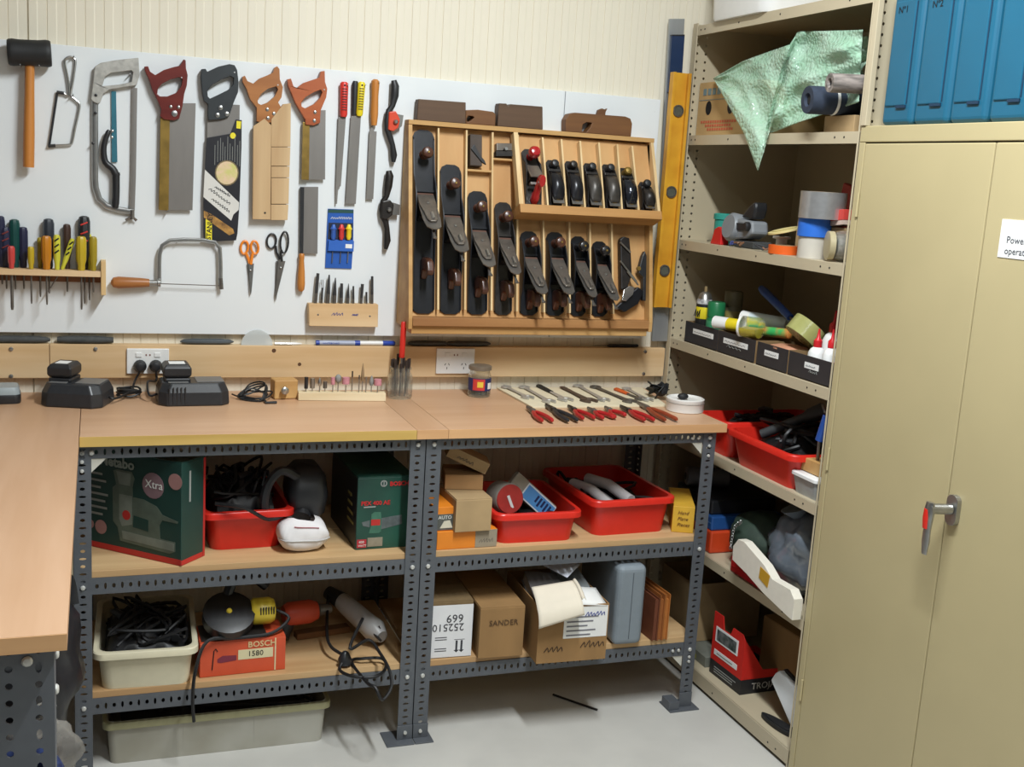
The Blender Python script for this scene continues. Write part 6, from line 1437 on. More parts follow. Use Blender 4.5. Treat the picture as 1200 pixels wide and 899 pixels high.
# --- under the return worktop
B = Base((0, 0), (1, 1), 0.0, 0.6, h=0.30); B.M = Matrix.Translation((-0.46, -1.36, 0.0004)); B.w, B.d = 0.42, 0.68; B.c = B.P(0.2, 0.3, 0)
carton('brown_box', 'low dusty brown carton on the floor under the return worktop', B, M('dusty_card', (104, 84, 62), 0.9, var=0.2))
zs = 0.3016
t = T('blue_hose', 'coil of ribbed blue hose under the return worktop', 'hose', (-0.12, -1.22, zs))
for k in range(3):
    link('loop', MB().tube([Vector((-0.125 + (0.095 - 0.004 * k) * math.cos(q), -1.22 + 0.11 * math.sin(q), zs + 0.0195 + k * 0.037)) for q in [2 * PI * i / 28 for i in range(28)]], 0.0185, 10, closed=True), M('blue_hose', (52, 68, 116), 0.45, rgb2=(30, 40, 76), scale=80), t, smooth=True)
bagm = M('black_nylon', (32, 32, 36), 0.4, var=0.3, scale=25, bump=0.2)
t, f = blob('tool_bag', 'slumped black tool bag on the carton under the return worktop', 'bag', Vector((-0.105, -0.90, zs + 0.17)), (0.115, 0.17, 0.172), bagm, 12, 34, 20, 0.13)
link('strap', MB().tube(smooth_path([f(0.85, 0.75), f(0.88, 0.9) + Vector((0.03, -0.01, 0.05)), f(0.95, 0.9) + Vector((0.05, 0.02, 0.04)), f(0.0, 0.75)], 5), [(0.002, 0.014)] * 16, 8), black_rb, t, smooth=True)
t, f = blob('plastic_bag', 'clear grey plastic bag crumpled on the black tool bag', 'bag', Vector((-0.07, -1.08, zs + 0.075)), (0.07, 0.032, 0.07), M('clear_grey_bag', (150, 146, 140), 0.15, var=0.2, scale=20, alpha=0.6, spec=0.9), 6, 30, 18, 0.2)
link('knot', MB().lathe([(0.006, 0), (0.003, 0.008), (0.02, 0.03)], (-0.06, -1.08, zs + 0.14), (0.1, 0, 1), 10), MATS['clear_grey_bag'], t, smooth=True)

# ================================================================== on the shelving: coordinates run along the shelf (y) at a chosen depth x
def ys_(px, py, x): return atx(px, py, x).y
class SBox(Base):
    """box whose front face (towards the room) lies in plane x, from pixel column p0 to p1 at row py"""
    def __init__(s, x, p0, p1, py, z, depth, top, tilt=0.0):
        a, b = ys_(p0, py, x), ys_(p1, py, x)
        s.w = abs(a - b); s.d = depth; s.z = z; s.rz = -PI / 2 + tilt
        s.M = Matrix.Translation((x, max(a, b), z + 0.0004)) @ Matrix.Rotation(s.rz, 4, 'Z')
        s.h = top if top < 1 else hz(Vector((x, max(a, b), z)), top) - z
        s.a = s.M.translation; s.c = s.M @ Vector((s.w / 2, depth / 2, 0)); s.u = s.M.to_3x3() @ Vector((1, 0, 0)); s.v = s.M.to_3x3() @ Vector((0, 1, 0))
def pos(px, py, x, z):
    p = atx(px, py, x); return Vector((x, p.y, z))
def lathe_thing(name, lab, cat, c, prof, mat, parts=(), n=20, group=None, ax=(0, 0, 1)):
    t = T(name, lab, cat, c, group)
    link('body', MB().lathe(prof, c, ax, n), mat, t, smooth=True, ang=35)
    for nm, pr, m_ in parts: link(nm, MB().lathe(pr, c, ax, n), m_, t, smooth=True, ang=35)
    return t
# --- top of the shelving
z = ZT[0]; p = pos(898, 15, 1.93, z)
t = T('white_tub', 'large white plastic tub on top of the shelving', 'tub', p)
def oct_(k, z_): return [Vector((p.x + 0.02 + x * k, p.y + y * k, z_)) for x, y in rrect(0.26, 0.34, 0.05)]
link('shell', MB().loft([oct_(0.95, z + 0.0005), oct_(0.97, z + 0.01), oct_(1.02, z + 0.16)]), white_pl, t, smooth=True)
link('rim', MB().loft([oct_(1.03, z + 0.150), oct_(1.06, z + 0.152), oct_(1.06, z + 0.172), oct_(1.0, z + 0.174)]), white_pl, t, smooth=True)

# --- compartment with the carton and bubble wrap
z = ZT[1]
B = SBox(1.878, 812, 867, 163, z, 0.36, 98.0); B.M.translation.y = -0.031
bc_ = M('fruit_box_card', (198, 164, 112), 0.8, var=0.08, scale=10)
t = carton('fruit_carton', 'tan cardboard carton with two hand holes and red printing', B, bc_, True); w, h = B.w, B.h
for x in (0.24, 0.70): fpoly(B, [(w * x + 0.018 * math.cos(k), h * 0.52 + 0.022 * math.sin(k)) for k in [2 * PI * i / 18 for i in range(18)]], ink, t, 'hand_hole')
mb = MB(B.M)
for zz, a, b in ((0.24, 0.1, 0.85), (0.17, 0.2, 0.75), (0.10, 0.25, 0.8)):
    x = a
    while x < b: mb.span((w * x, -0.0012, h * zz), (w * (x + 0.035), -0.0006, h * (zz + 0.045))); x += 0.05
link('red_print', mb, M('print_faded_red', (206, 104, 74), 0.7), t)['kind'] = 'stuff'
mb = MB(B.M)
for k in range(5): mb.span((w * (0.10 + k * 0.10), -0.0012, h * 0.76), (w * (0.17 + k * 0.10), -0.0006, h * 0.88))
mb.span((w * 0.02, -0.0012, h * 0.665), (w * 0.98, -0.0006, h * 0.675))
link('blue_print', mb, M('print_grey_blue', (124, 146, 150), 0.7), t)['kind'] = 'stuff'
# bubble wrap
bw = M('green_bubble_wrap', (184, 228, 198), 0.10, var=0.05, scale=14, alpha=0.56, rgb2=(206, 236, 214), spec=0.9)
nt = bw.node_tree; vo = nt.nodes.new('ShaderNodeTexVoronoi'); vo.inputs['Scale'].default_value = 105
bp = nt.nodes.new('ShaderNodeBump'); bp.inputs['Strength'].default_value = 1.0; bp.inputs['Distance'].default_value = 0.004; bp.invert = True
nt.links.new(nt.nodes['Mapping'].outputs[0], vo.inputs['Vector']); nt.links.new(vo.outputs['Distance'], bp.inputs['Height']); nt.links.new(bp.outputs['Normal'], nt.nodes['Principled BSDF'].inputs['Normal'])
topc = [(836, 92), (872, 71), (900, 61), (926, 52), (935, 37), (975, 36), (1011, 35)]
botc = [(838, 95), (853, 122), (872, 156), (888, 200), (899, 166), (934, 152), (1006, 128)]
def lerpc(c, u):
    k = u * (len(c) - 1); i = min(int(k), len(c) - 2); f = k - i
    return c[i][0] * (1 - f) + c[i + 1][0] * f, c[i][1] * (1 - f) + c[i + 1][1] * f
def wrapf(u, v):
    a, b = lerpc(topc, u), lerpc(botc, u); px, py = a[0] * (1 - v) + b[0] * v, a[1] * (1 - v) + b[1] * v
    f = abs(math.sin(6.3 * u + 3.1 * v)) * 0.022 + abs(math.sin(11 * u - 7 * v + 1)) * 0.016 + abs(math.sin(4 * u + 13 * v)) * 0.010
    k = max(0.0, min(1.0, (v - 0.62) / 0.22)) * (1.0 if u < 0.60 else max(0.0, 1 - (u - 0.60) / 0.08))
    f *= 0.6 if u < 0.5 else 1.0
    x = (1.840 + f) * (1 - k) + (1.820 + 0.25 * f) * k if u < 0.7 else 1.852 + f
    if u > 0.68 and v > 0.9: px, py = px, py - (v - 0.9) * 80
    q = atx(px, py, x); q.y = max(q.y, -0.925)
    if x > 1.8375: q.z = min(max(q.z, ZT[1] + 0.006), 2.045)
    return q
t = T('bubble_wrap', 'crumpled sheet of green bubble wrap spilling off the shelf', 'bubble wrap', wrapf(0.5, 1))
link('sheet', MB().grid(wrapf, 46, 30), bw, t, smooth=True, ang=80, solid=0.002)
link('back_fold', MB().grid(lambda u, v: wrapf(0.45 + 0.50 * u, 0.06 + 0.45 * v) + Vector((0.075 + 0.02 * math.sin(7 * v + 5 * u), 0.012, 0.004)), 24, 18), bw, t, smooth=True, ang=80, solid=0.002)
# rolls
def roll(lab, e, r, L, mat, tie=None, group='rolls beside the bubble wrap'):
    a = atx(*e, 1.79); b = a + Vector((L, -0.04, 0.012)); ax = (b - a)
    t = T('roll', lab, 'roll', a, group)
    link('wound_sheet', MB().lathe([(r * 0.35, 0.012), (r * 0.5, 0.0), (r * 0.97, 0.0), (r, 0.004), (r, ax.length)], a, ax, 22), mat, t, smooth=True, ang=45)
    link('core', MB().lathe([(r * 0.30, 0.006), (r * 0.30, 0.010)], a, ax, 12), ink, t)
    if tie: link('tie', MB().lathe([(r * 1.02, 0.07), (r * 1.05, 0.074), (r * 1.02, 0.078)], a, ax, 22), tie, t, smooth=True)
roll('dark blue roll of cloth tied with string', (946, 117), 0.036, 0.33, M('navy_cloth', (44, 54, 72), 0.8, var=0.2, scale=60, bump=0.2), paper)
roll('grey ribbed roll lying on the blue cloth roll', (972, 97), 0.024, 0.33, M('ribbed_grey', (148, 138, 132), 0.7, rgb2=(96, 90, 86), scale=90, stretch=(0.2, 1, 1)))
B = SBox(1.88, 965, 1000, 152, z, 0.25, 0.045)
carton('brown_box', 'flat brown box with orange paper beneath the rolls', B, card2, False)

# --- compartment with tapes and sander
z = ZT[2]; x = 1.878
p = pos(836, 285, x - 0.01, z)
t = T('stapler', 'red metal stapler standing near the shelf post', 'stapler', p); Mx = frame(p, -PI / 2)
link('body', MB(Mx).prism([(-0.022, 0, 0.0), (0.042, 0, 0.0), (0.042, 0, 0.05), (0.02, 0, 0.056), (-0.004, 0, 0.046), (-0.012, 0, 0.02)], (0, 0.03, 0)), M('stapler_red', (206, 40, 42), 0.35, var=0.05), t, bev=0.003)
link('lever', MB(Mx).tube([(-0.06, 0.014, 0.006), (-0.024, 0.014, 0.012), (-0.018, 0.014, 0.036), (0.0, 0.014, 0.05)], 0.0035, 8), steel, t, smooth=True)
lathe_thing('teal_pot', 'teal plastic pot behind the red stapler', 'pot', pos(846, 285, x + 0.06, z), [(0.03, 0), (0.03, 0.075), (0.034, 0.076), (0.034, 0.092), (0.03, 0.095)], M('teal_plastic', (52, 150, 136), 0.4, var=0.05), n=18)
# orbital sander
p = pos(872, 288, x + 0.02, z); t = T('orbital_sander', 'grey and black orbital sander lying on the shelf', 'sander', p); Mx = frame(p, -PI / 2)
link('motor', MB(Mx).lathe([(0.038, 0), (0.044, 0.006), (0.044, 0.05), (0.036, 0.06)], (-0.055, 0.03, 0.052), (0, -1, 0.15), 22), M('sander_grey', (130, 134, 138), 0.45, var=0.06), t, smooth=True)
link('body', MB(Mx).prism([(-0.06, -0.02, 0.09), (0.06, -0.02, 0.082), (0.068, -0.02, 0.045), (0.03, -0.02, 0.028), (-0.05, -0.02, 0.02)], (0, 0.06, 0)), M('sander_grey'), t, bev=0.008)
link('grip', MB(Mx).prism([(-0.02, -0.012, 0.09), (0.02, -0.012, 0.125), (0.055, -0.012, 0.142), (0.062, -0.012, 0.12), (0.052, -0.012, 0.088)], (0, 0.045, 0)), black_pl, t, bev=0.008)
link('switch', MB(Mx).span((-0.022, -0.024, 0.052), (0.028, -0.019, 0.074)), black_pl, t, bev=0.002)
link('knob', MB(Mx).lathe([(0.014, 0), (0.014, 0.010), (0.010, 0.014)], (0.046, -0.02, 0.066), (0, -1, 0), 12), black_pl, t, smooth=True)
link('foot', MB(Mx).span((-0.03, -0.015, 0.001), (0.075, 0.05, 0.022)), M('felt_dark', (64, 66, 66), 0.8, var=0.2), t, bev=0.003)
# loose bits at the front
rnd = random.Random(9)
for i, (px, c_, lab) in enumerate(((852, (70, 80, 140), 'blue scrap of wire near the orbital sander'), (862, (120, 84, 60), 'brown leaf-like scrap hanging at the shelf lip'), (886, (60, 62, 66), 'dark twisted scrap beside the orange tape'), (897, (150, 110, 90), 'copper coloured wire scrap by the orange tape'))):
    q = pos(px, 292, 1.852, z + 0.006); mb = MB()
    pts = [q + Vector((rnd.uniform(-0.004, 0.02), rnd.uniform(-0.03, 0.03), rnd.uniform(0, 0.014))) for _ in range(6)]
    solo('wire_scrap', mb.tube(smooth_path(pts, 4), 0.003, 6), M('scrap_%d' % i, c_, 0.5, var=0.2), lab, 'scrap', 'scraps along the shelf lip', smooth=True)
def tape(name, lab, c, r, ri, h, mat, core=None, ax=(0, 0, 1), group='tape rolls on the shelf'):
    t = T(name, lab, 'tape', c, group)
    link('roll', MB().lathe([(ri, 0), (r, 0), (r, h), (ri, h), (ri, h * 0.98), (ri, 0.0002)], c, ax, 26), mat, t, smooth=True, ang=40)
    link('core', MB().lathe([(ri * 0.86, 0.0005), (ri, 0.0005), (ri, h + 0.0005), (ri * 0.86, h + 0.0005), (ri * 0.86, 0.001)], c, ax, 22), core or card2, t, smooth=True, ang=40)
    return t
tape('tape_roll', 'orange tape roll lying flat at the shelf front', pos(919, 297, 1.885, z + 0.0005), 0.046, 0.028, 0.024, M('orange_tape', (226, 98, 36), 0.35, var=0.05))
t = T('plastic_disc', 'pale yellow plastic disc tilted against the tapes', 'disc', pos(918, 285, 1.90, z + 0.04))
q = pos(920, 268, 1.90, z + 0.062); link('disc', MB().lathe([(0.046, 0), (0.048, 0.001), (0.048, 0.006), (0.044, 0.007)], q, (-0.25, 0.10, 1), 24), M('pale_lid', (218, 202, 140), 0.5, var=0.04), t, smooth=True); link('lid_ring', MB().lathe([(0.034, 0.007), (0.036, 0.0085), (0.032, 0.0085)], q, (-0.25, 0.10, 1), 24), M('pale_lid'), t, smooth=True)
lathe_thing('thread_spool', 'white spool with a dark core standing under the pale disc', 'spool', pos(915, 290, 1.93, z + 0.0005), [(0.026, 0), (0.026, 0.006), (0.016, 0.007), (0.016, 0.038), (0.026, 0.039), (0.026, 0.045)], white_pl, (('core', [(0.008, 0.0452), (0.008, 0.0462)], ink),), 18)
c = pos(951, 300, 1.885, z + 0.0005)
tape('tape_roll', 'white tape roll at the bottom of the tape stack', c, 0.040, 0.026, 0.058, M('dull_white_tape', (196, 190, 178), 0.5, var=0.05))
c2 = c + Vector((0, 0, 0.059)); tape('tape_roll', 'bright blue tape roll in the middle of the stack', c2, 0.045, 0.028, 0.048, M('blue_tape', (46, 108, 204), 0.4, var=0.05))
c3 = c2 + Vector((0.01, -0.012, 0.049)); tape('tape_roll', 'silver duct tape roll at the top of the stack', c3, 0.062, 0.038, 0.072, M('silver_tape', (196, 196, 196), 0.28, 0.7, var=0.1, scale=60))
# glass jar on its side
c = pos(969, 300, 1.862, z + 0.042); ax = Vector((0.9, -0.35, 0.0)).normalized()
t = T('glass_jar', 'glass jar lying on its side at the shelf end', 'jar', c - Vector((0, 0, 0.04)))
link('glass', MB().lathe([(0.03, 0.012), (0.036, 0.018), (0.041, 0.03), (0.041, 0.10), (0.034, 0.108), (0.03, 0.104), (0.037, 0.098), (0.037, 0.03), (0.03, 0.014)], c, ax, 24), glass, t, smooth=True)
link('lid', MB().lathe([(0.034, -0.004), (0.038, -0.003), (0.038, 0.012), (0.033, 0.013)], c, ax, 24), M('lid_tan', (176, 164, 130), 0.45, var=0.08), t, smooth=True)
link('contents', MB().lathe([(0.028, 0.02), (0.035, 0.035), (0.035, 0.09), (0.025, 0.097)], c - Vector((0, 0, 0.002)), ax, 16), M('jar_bits', (150, 140, 128), 0.6, var=0.4, scale=90), t, smooth=True)
B = SBox(1.905, 966, 988, 262, z, 0.05, 0.09); bz = z + 0.0895
solo('support_block', MB(B.M).span((0, 0.012, 0), (B.w, 0.06, 0.0885)), card2, 'brown card block behind the glass jar', 'block', bev=0.001)
t = T('match_box', 'small red and white match box beside the silver tape', 'box', B.P(0.02, 0.02, 0.089)); Mx = B.M @ Matrix.Translation((0, 0.0, 0.0888)) @ Matrix.Rotation(-0.12, 4, 'Y')
link('sleeve', MB(Mx).span((0, 0, 0.012), (B.w, 0.055, 0.040)), M('match_red', (208, 70, 62), 0.5, var=0.08), t, bev=0.001); link('tray', MB(Mx).span((0.001, 0.001, 0), (B.w - 0.001, 0.054, 0.0115)), M('match_pale', (214, 190, 176), 0.6), t)
t = T('red_clamp', 'dark red clamp jaw standing behind the silver tape', 'clamp', pos(985, 285, 2.02, z)); q = pos(985, 285, 2.02, z + 0.001)
link('jaw', MB(frame(q, -PI / 2)).prism([(-0.03, 0, 0), (0.03, 0, 0), (0.035, 0, 0.14), (0.02, 0, 0.20), (-0.02, 0, 0.21), (-0.03, 0, 0.15)], (0, 0.02, 0)), M('dark_red_metal', (160, 36, 40), 0.4, var=0.1), t, bev=0.004); link('screw', MB(frame(q, -PI / 2)).tube([(0, 0.03, 0.02), (0, 0.03, 0.2)], 0.008, 8), dsteel, t, smooth=True)
solo('label_card', MB(frame(pos(935, 285, 2.0, z + 0.001), -PI / 2 + 0.1)).span((-0.012, 0, 0), (0.012, 0.004, 0.16)), card2, 'narrow tan card standing behind the tapes', 'card')

# --- compartment with black bins
z = ZT[3]; binm = M('black_bin_card', (44, 42, 46), 0.55, var=0.12); xb = 1.853
edges = [(803, 840.5), (841.5, 884), (887, 922), (924, 978)]
for i, ((a, b), lab) in enumerate(zip(edges, ('black open bin with a white label next to the shelf post', 'black open bin below the yellow-capped tube', 'narrow black open bin with a short white label', 'wide black open bin in front of the glue bottles'))):
    y0 = ys_(a, 385 + (a - 803) * 0.33, xb); y1 = ys_(b, 385 + (b - 803) * 0.33, xb)
    B = SBox(xb, a, b, 385, z, 0.26, 0.068); B.w = y0 - y1; B.M = Matrix.Translation((xb, y0, z + 0.0004)) @ Matrix.Rotation(-PI / 2, 4, 'Z'); B.c = B.P(B.w / 2, 0.13, 0); B.u = Vector((0, -1, 0))
    t = T('parts_bin', lab, 'bin', B.c, 'black bins on the shelf'); w, h, d = B.w, B.h, B.d
    mb = MB(B.M); k = 0.003; mb.span((0, 0, 0), (w, d, k)); mb.span((k, d - k, k), (w - k, d, h)); mb.span((0, k, k), (k, d, h)); mb.span((w - k, k, k), (w, d, h))
    link('tray', mb, M('bin_brown_inside', (138, 110, 74), 0.8, var=0.1), t); link('front', MB(B.M).span((0, 0, 0), (w, k - 0.0002, h)), binm, t, bev=0.0005)
    lw = (0.62, 0.66, 0.46, 0.30)[i]; lx = (0.26, 0.16, 0.26, 0.36)[i]
    l = face(B, w * lx, w * min(0.95, lx + lw), h * 0.50, h * 0.74, paper, t, 'label')
    fscrib(B, w * (lx + 0.03), h * 0.57, w * (lw - 0.10), 0.005, 7, M('grey_print'), t, 'label_text', 0.0005)
    if i in (1, 3): fscrib(B, w * (lx + 0.1), h * 0.36, w * lw * 0.6, 0.007, 4, ink_g, t, 'chalk_marks', 0.0007)
zi = z + 0.004
def can(lab, c, r, h, mats, cap):
    t = T('spray_can', lab, 'spray can', c, 'spray cans on the shelf')
    link('body', MB().lathe([(r * 0.96, 0), (r, 0.003), (r, h), (r * 0.9, h + 0.006)], c, (0, 0, 1), 20), mats[0], t, smooth=True)
    link('label_band', MB().lathe([(r + 0.0003, h * 0.42), (r + 0.0006, h * 0.43), (r + 0.0006, h * 0.92), (r + 0.0003, h * 0.93)], c, (0, 0, 1), 20), mats[1], t, smooth=True)
    if cap == 'nozzle':
        link('dome', MB().lathe([(r * 0.9, h + 0.006), (r * 0.72, h + 0.022), (r * 0.35, h + 0.03)], c, (0, 0, 1), 18), steel, t, smooth=True); link('nozzle', MB().lathe([(0.005, h + 0.03), (0.005, h + 0.046), (0.003, h + 0.047)], c, (0, 0, 1), 10), M('nozzle_tan', (150, 128, 90), 0.5), t, smooth=True)
    else: link('cap', MB().lathe([(r * 0.98, h + 0.006), (r * 0.98, h + 0.05), (r * 0.9, h + 0.054)], c, (0, 0, 1), 20), cap, t, smooth=True)
    return t
c = pos(824, 375, 1.895, zi)
t = can('tall spray can with yellow and black label', c, 0.026, 0.135, (M('can_white', (206, 206, 204), 0.35, rgb2=(90, 84, 90), scale=50), M('can_black', (40, 40, 40), 0.35, var=0.1)), 'nozzle')
link('label_flash', MB().lathe([(0.0268, 0.078), (0.027, 0.0785), (0.027, 0.115), (0.0268, 0.1155)], c, (0, 0, 1), 20), M('can_yellow', (226, 208, 44), 0.35, var=0.05), t, smooth=True)
mb = MB()
for k in range(3): scribble(mb, c + Vector((-0.0272, 0.014 - 0.012 * k, 0.084)), (0, -1, 0), (0, 0, 1), 0.009, 0.024, 1, 0.0014)
link('label_text', mb, ink, t)['kind'] = 'stuff'
c = pos(838, 378, 1.905, zi); t = can('green-capped green spray can', c, 0.029, 0.085, (M('can_green', (36, 116, 72), 0.35, var=0.06), M('can_green_pale', (66, 140, 100), 0.35, var=0.12)), M('can_green'))
c = pos(857, 380, 1.97, zi); can('dusty brown spray can behind the green one', c, 0.03, 0.12, (M('can_dusty', (110, 102, 76), 0.5, var=0.15), M('can_dusty2', (140, 126, 70), 0.5, var=0.15)), M('can_dusty'))
def lying(name, lab, cat, e, x, z_, L, r, mats, dirv=(0.5, -0.85, 0.0), capL=0.25, group=None):
    a = pos(e[0], e[1], x, z_); d = Vector(dirv).normalized(); t = T(name, lab, cat, a - Vector((0, 0, r)), group)
    link('cap', MB().lathe([(r * 0.80, 0.006), (r * 0.86, 0.0), (r * 0.98, 0.0), (r * 0.98, L * capL)], a, d, 18), mats[0], t, smooth=True, ang=45)
    link('barrel', MB().lathe([(r, L * capL), (r, L), (r * 0.7, L + 0.004)], a, d, 18), mats[1], t, smooth=True, ang=45)
    return t
lying('glue_tube', 'white-capped tube with yellow label lying on the bins', 'tube', (838, 377), 1.858, z + 0.068 + 0.021, 0.15, 0.020, (white_pl, M('tube_yellow', (226, 204, 36), 0.4, var=0.06)), (0.42, -0.9, 0.0), 0.34)
lying('glue_tube', 'white tube lying behind the green-labelled tube', 'tube', (871, 362), 1.93, z + 0.11, 0.16, 0.022, (white_pl, M('tube_pale_blue', (206, 220, 226), 0.4, var=0.04)), (0.45, -0.88, -0.02), 0.2)
lying('glue_tube', 'bright green tube wedged among the tape and jar', 'tube', (880, 376), 1.90, z + 0.085, 0.15, 0.015, (M('tube_green', (40, 160, 92), 0.4, var=0.08), M('tube_green2', (60, 170, 90), 0.4, rgb2=(226, 110, 50), scale=30)), (0.3, -0.95, 0.06), 0.3)
c = pos(868, 387, 1.85, z + 0.068 + 0.032)
t = T('oil_jar', 'round jar half full of yellow oil lying on the bins', 'jar', c - Vector((0, 0, 0.03))); d = Vector((0.55, -0.83, 0))
link('glass', MB().lathe([(0.030, 0), (0.0315, 0.003), (0.0315, 0.06), (0.027, 0.066)], c, d, 22), glass, t, smooth=True); dd = d.normalized(); sd = Vector((-dd.y, dd.x, 0))
link('oil', MB().prism([c + dd * 0.004 + sd * (0.0295 * math.cos(k)) + Vector((0, 0, 0.0295 * math.sin(k))) for k in [PI * 1.03 + PI * 0.94 * i / 12 for i in range(13)]], dd * 0.054), M('yellow_oil', (196, 176, 40), 0.3, var=0.1), t)
link('rim', MB().lathe([(0.0275, -0.001), (0.032, -0.001), (0.032, 0.006), (0.0275, 0.006), (0.0275, 0.0)], c, d, 22), white_pl, t, smooth=True, ang=40)
t = T('screwdriver', 'blue-handled tool sticking up at the back of the shelf', 'tool', pos(905, 385, 1.97, z)); a, b = atx(892, 338, 1.97), atx(926, 372, 1.95)
link('handle', MB().tube([a, a.lerp(b, 0.1), b], [(0.010, 0.010), (0.013, 0.010), (0.011, 0.009)], 10), M('blue_handle', (34, 74, 150), 0.4, var=0.08), t, smooth=True); link('shaft', MB().tube([b, b.lerp(a, -0.9)], 0.004, 8), dsteel, t, smooth=True)
c = pos(939, 383, 1.90, z + 0.10); tape('tape_roll', 'wide clear packing tape roll leaning on the bins', c, 0.052, 0.042, 0.048, M('clear_tape', (176, 176, 110), 0.2, var=0.15, alpha=0.8), M('tape_core', (160, 140, 96), 0.6), (0.55, -0.1, 0.72))
t, f = blob('leather_scrap', 'pinkish tan leather scrap lying in the narrow bin', 'scrap', pos(924, 414, 1.905, z + 0.062), (0.05, 0.062, 0.010), M('tan_leather', (196, 140, 110), 0.6, var=0.1), 3, amp=0.06)
link('stitching', MB().tube([f(u / 24, 0.55) + Vector((0, 0, 0.001)) for u in range(24)], 0.001, 5, closed=True), M('tan_leather'), t)
def bottle(lab, c, r, h, capm, caph, bandm, group='glue bottles'):
    t = T('glue_bottle', lab, 'bottle', c, group)
    link('body', MB().lathe([(r * 0.92, 0), (r, 0.004), (r, h * 0.8), (r * 0.75, h * 0.93), (r * 0.42, h)], c, (0, 0, 1), 18), white_pl, t, smooth=True)
    link('label', MB().lathe([(r + 0.0003, h * 0.2), (r + 0.0006, h * 0.21), (r + 0.0006, h * 0.62), (r + 0.0003, h * 0.63)], c, (0, 0, 1), 18), bandm, t, smooth=True)
    link('cap', MB().lathe([(r * 0.5, h), (r * 0.5, h + caph * 0.35), (r * 0.22, h + caph * 0.5), (r * 0.10, h + caph), (0.001, h + caph)], c, (0, 0, 1), 14), capm, t, smooth=True)
rc = M('cap_red', (206, 36, 44), 0.35, var=0.05)
bottle('short white glue bottle with red cap and teal label', pos(955.5, 430, 1.90, zi), 0.024, 0.085, rc, 0.05, M('label_teal', (40, 130, 150), 0.5, rgb2=(230, 232, 232), scale=50))
bottle('tall white glue bottle with long red nozzle', pos(973, 430, 1.955, zi), 0.030, 0.125, rc, 0.06, M('label_plain', (222, 222, 222), 0.5, var=0.03))
bottle('white glue bottle with red spotted label beside the cupboard', pos(971, 440, 1.887, zi), 0.022, 0.095, rc, 0.05, M('label_red_white', (228, 120, 110), 0.5, rgb2=(236, 232, 230), scale=60))

# --- compartment with red tubs
z = ZT[4]
def stub(p0, py0, w, d, h, tilt, lab, x=1.85, taper=0.88):
    B = SBox(x, p0, p0 + 10, py0, z, d, h, tilt); B.w = w; B.c = B.P(w / 2, d / 2, 0)
    t = tub('storage_tub', lab, B, redpl, group='red plastic tubs', rim=0.010, taper=taper); return B, t
B, t = stub(826, 525, 0.145, 0.33, 0.115, 0.0, 'red plastic tub on the shelving level with the worktop edge', x=1.865); B1 = B
heap('lead_tangle', 'dark tools heaped in the tub level with the worktop edge', 'tools', B, black_cb, 20, 0.1, 41, 0.06, 0.135, 0.03, (0.006, 0.01))
B, t = stub(862, 545, 0.30, 0.33, 0.105, 0.0, 'wide red plastic tub of black tools on the shelving', x=1.86)
heap('lead_tangle', 'black drills and leads heaped in the wide red tub', 'tools', B, black_cb, 26, 0.1, 43, 0.05, 0.15, 0.03, (0.006, 0.01))
a, b = B.P(B.w * 0.25, 0.03, 0.105), B.P(B.w * 0.62, 0.16, 0.20)
t = T('torch', 'dull black torch lying across the wide red tub', 'torch', a); link('barrel', MB().tube([a, a.lerp(b, 0.7), a.lerp(b, 0.78), b], [0.014, 0.015, 0.022, 0.024], 12), M('torch_black', (58, 60, 62), 0.45, var=0.1), t, smooth=True); link('lens', MB().tube([b, b.lerp(a, -0.03)], 0.021, 12), steel, t, smooth=True)
B = SBox(1.852, 925, 955, 580, z, 0.14, 0.06)
t = T('plastic_box', 'clear plastic box with a white lid at the shelf end', 'box', B.c)
link('box', MB(B.M).loft([[Vector((B.w / 2 + x_ * k, 0.07 + y_ * k, zz)) for x_, y_ in rrect(B.w, 0.14, 0.012)] for zz, k in ((0, 0.86), (0.05, 1))]), M('cloudy_plastic', (190, 192, 192), 0.25, var=0.15, scale=40, alpha=0.7), t, smooth=True)
link('lid', MB(B.M).loft([[Vector((B.w / 2 + x_ * k, 0.07 + y_ * k, zz)) for x_, y_ in rrect(B.w, 0.14, 0.012)] for zz, k in ((0.0502, 1.06), (0.058, 1.06), (0.061, 1.0))]), white_pl, t, smooth=True)
solo('wooden_block', MB(B.M).span((0.0, 0.02, 0.063), (B.w * 0.8, 0.10, 0.10)), pine_d, 'pale wooden block on the clear plastic box', 'block', bev=0.002)
a, b = atx(990, 478, 1.87), atx(966, 505, 1.87)
t = T('blue_tool', 'dark blue handled tool leaning at the cupboard end of the tub', 'tool', b); link('handle', MB().tube([Vector((1.87, -0.90, 1.0)), Vector((1.865, -0.885, 0.93))], 0.012, 10), M('blue_handle'), t, smooth=True); link('shaft', MB().tube([Vector((1.865, -0.885, 0.93)), Vector((1.90, -0.84, 0.84))], 0.005, 8), dsteel, t, smooth=True)

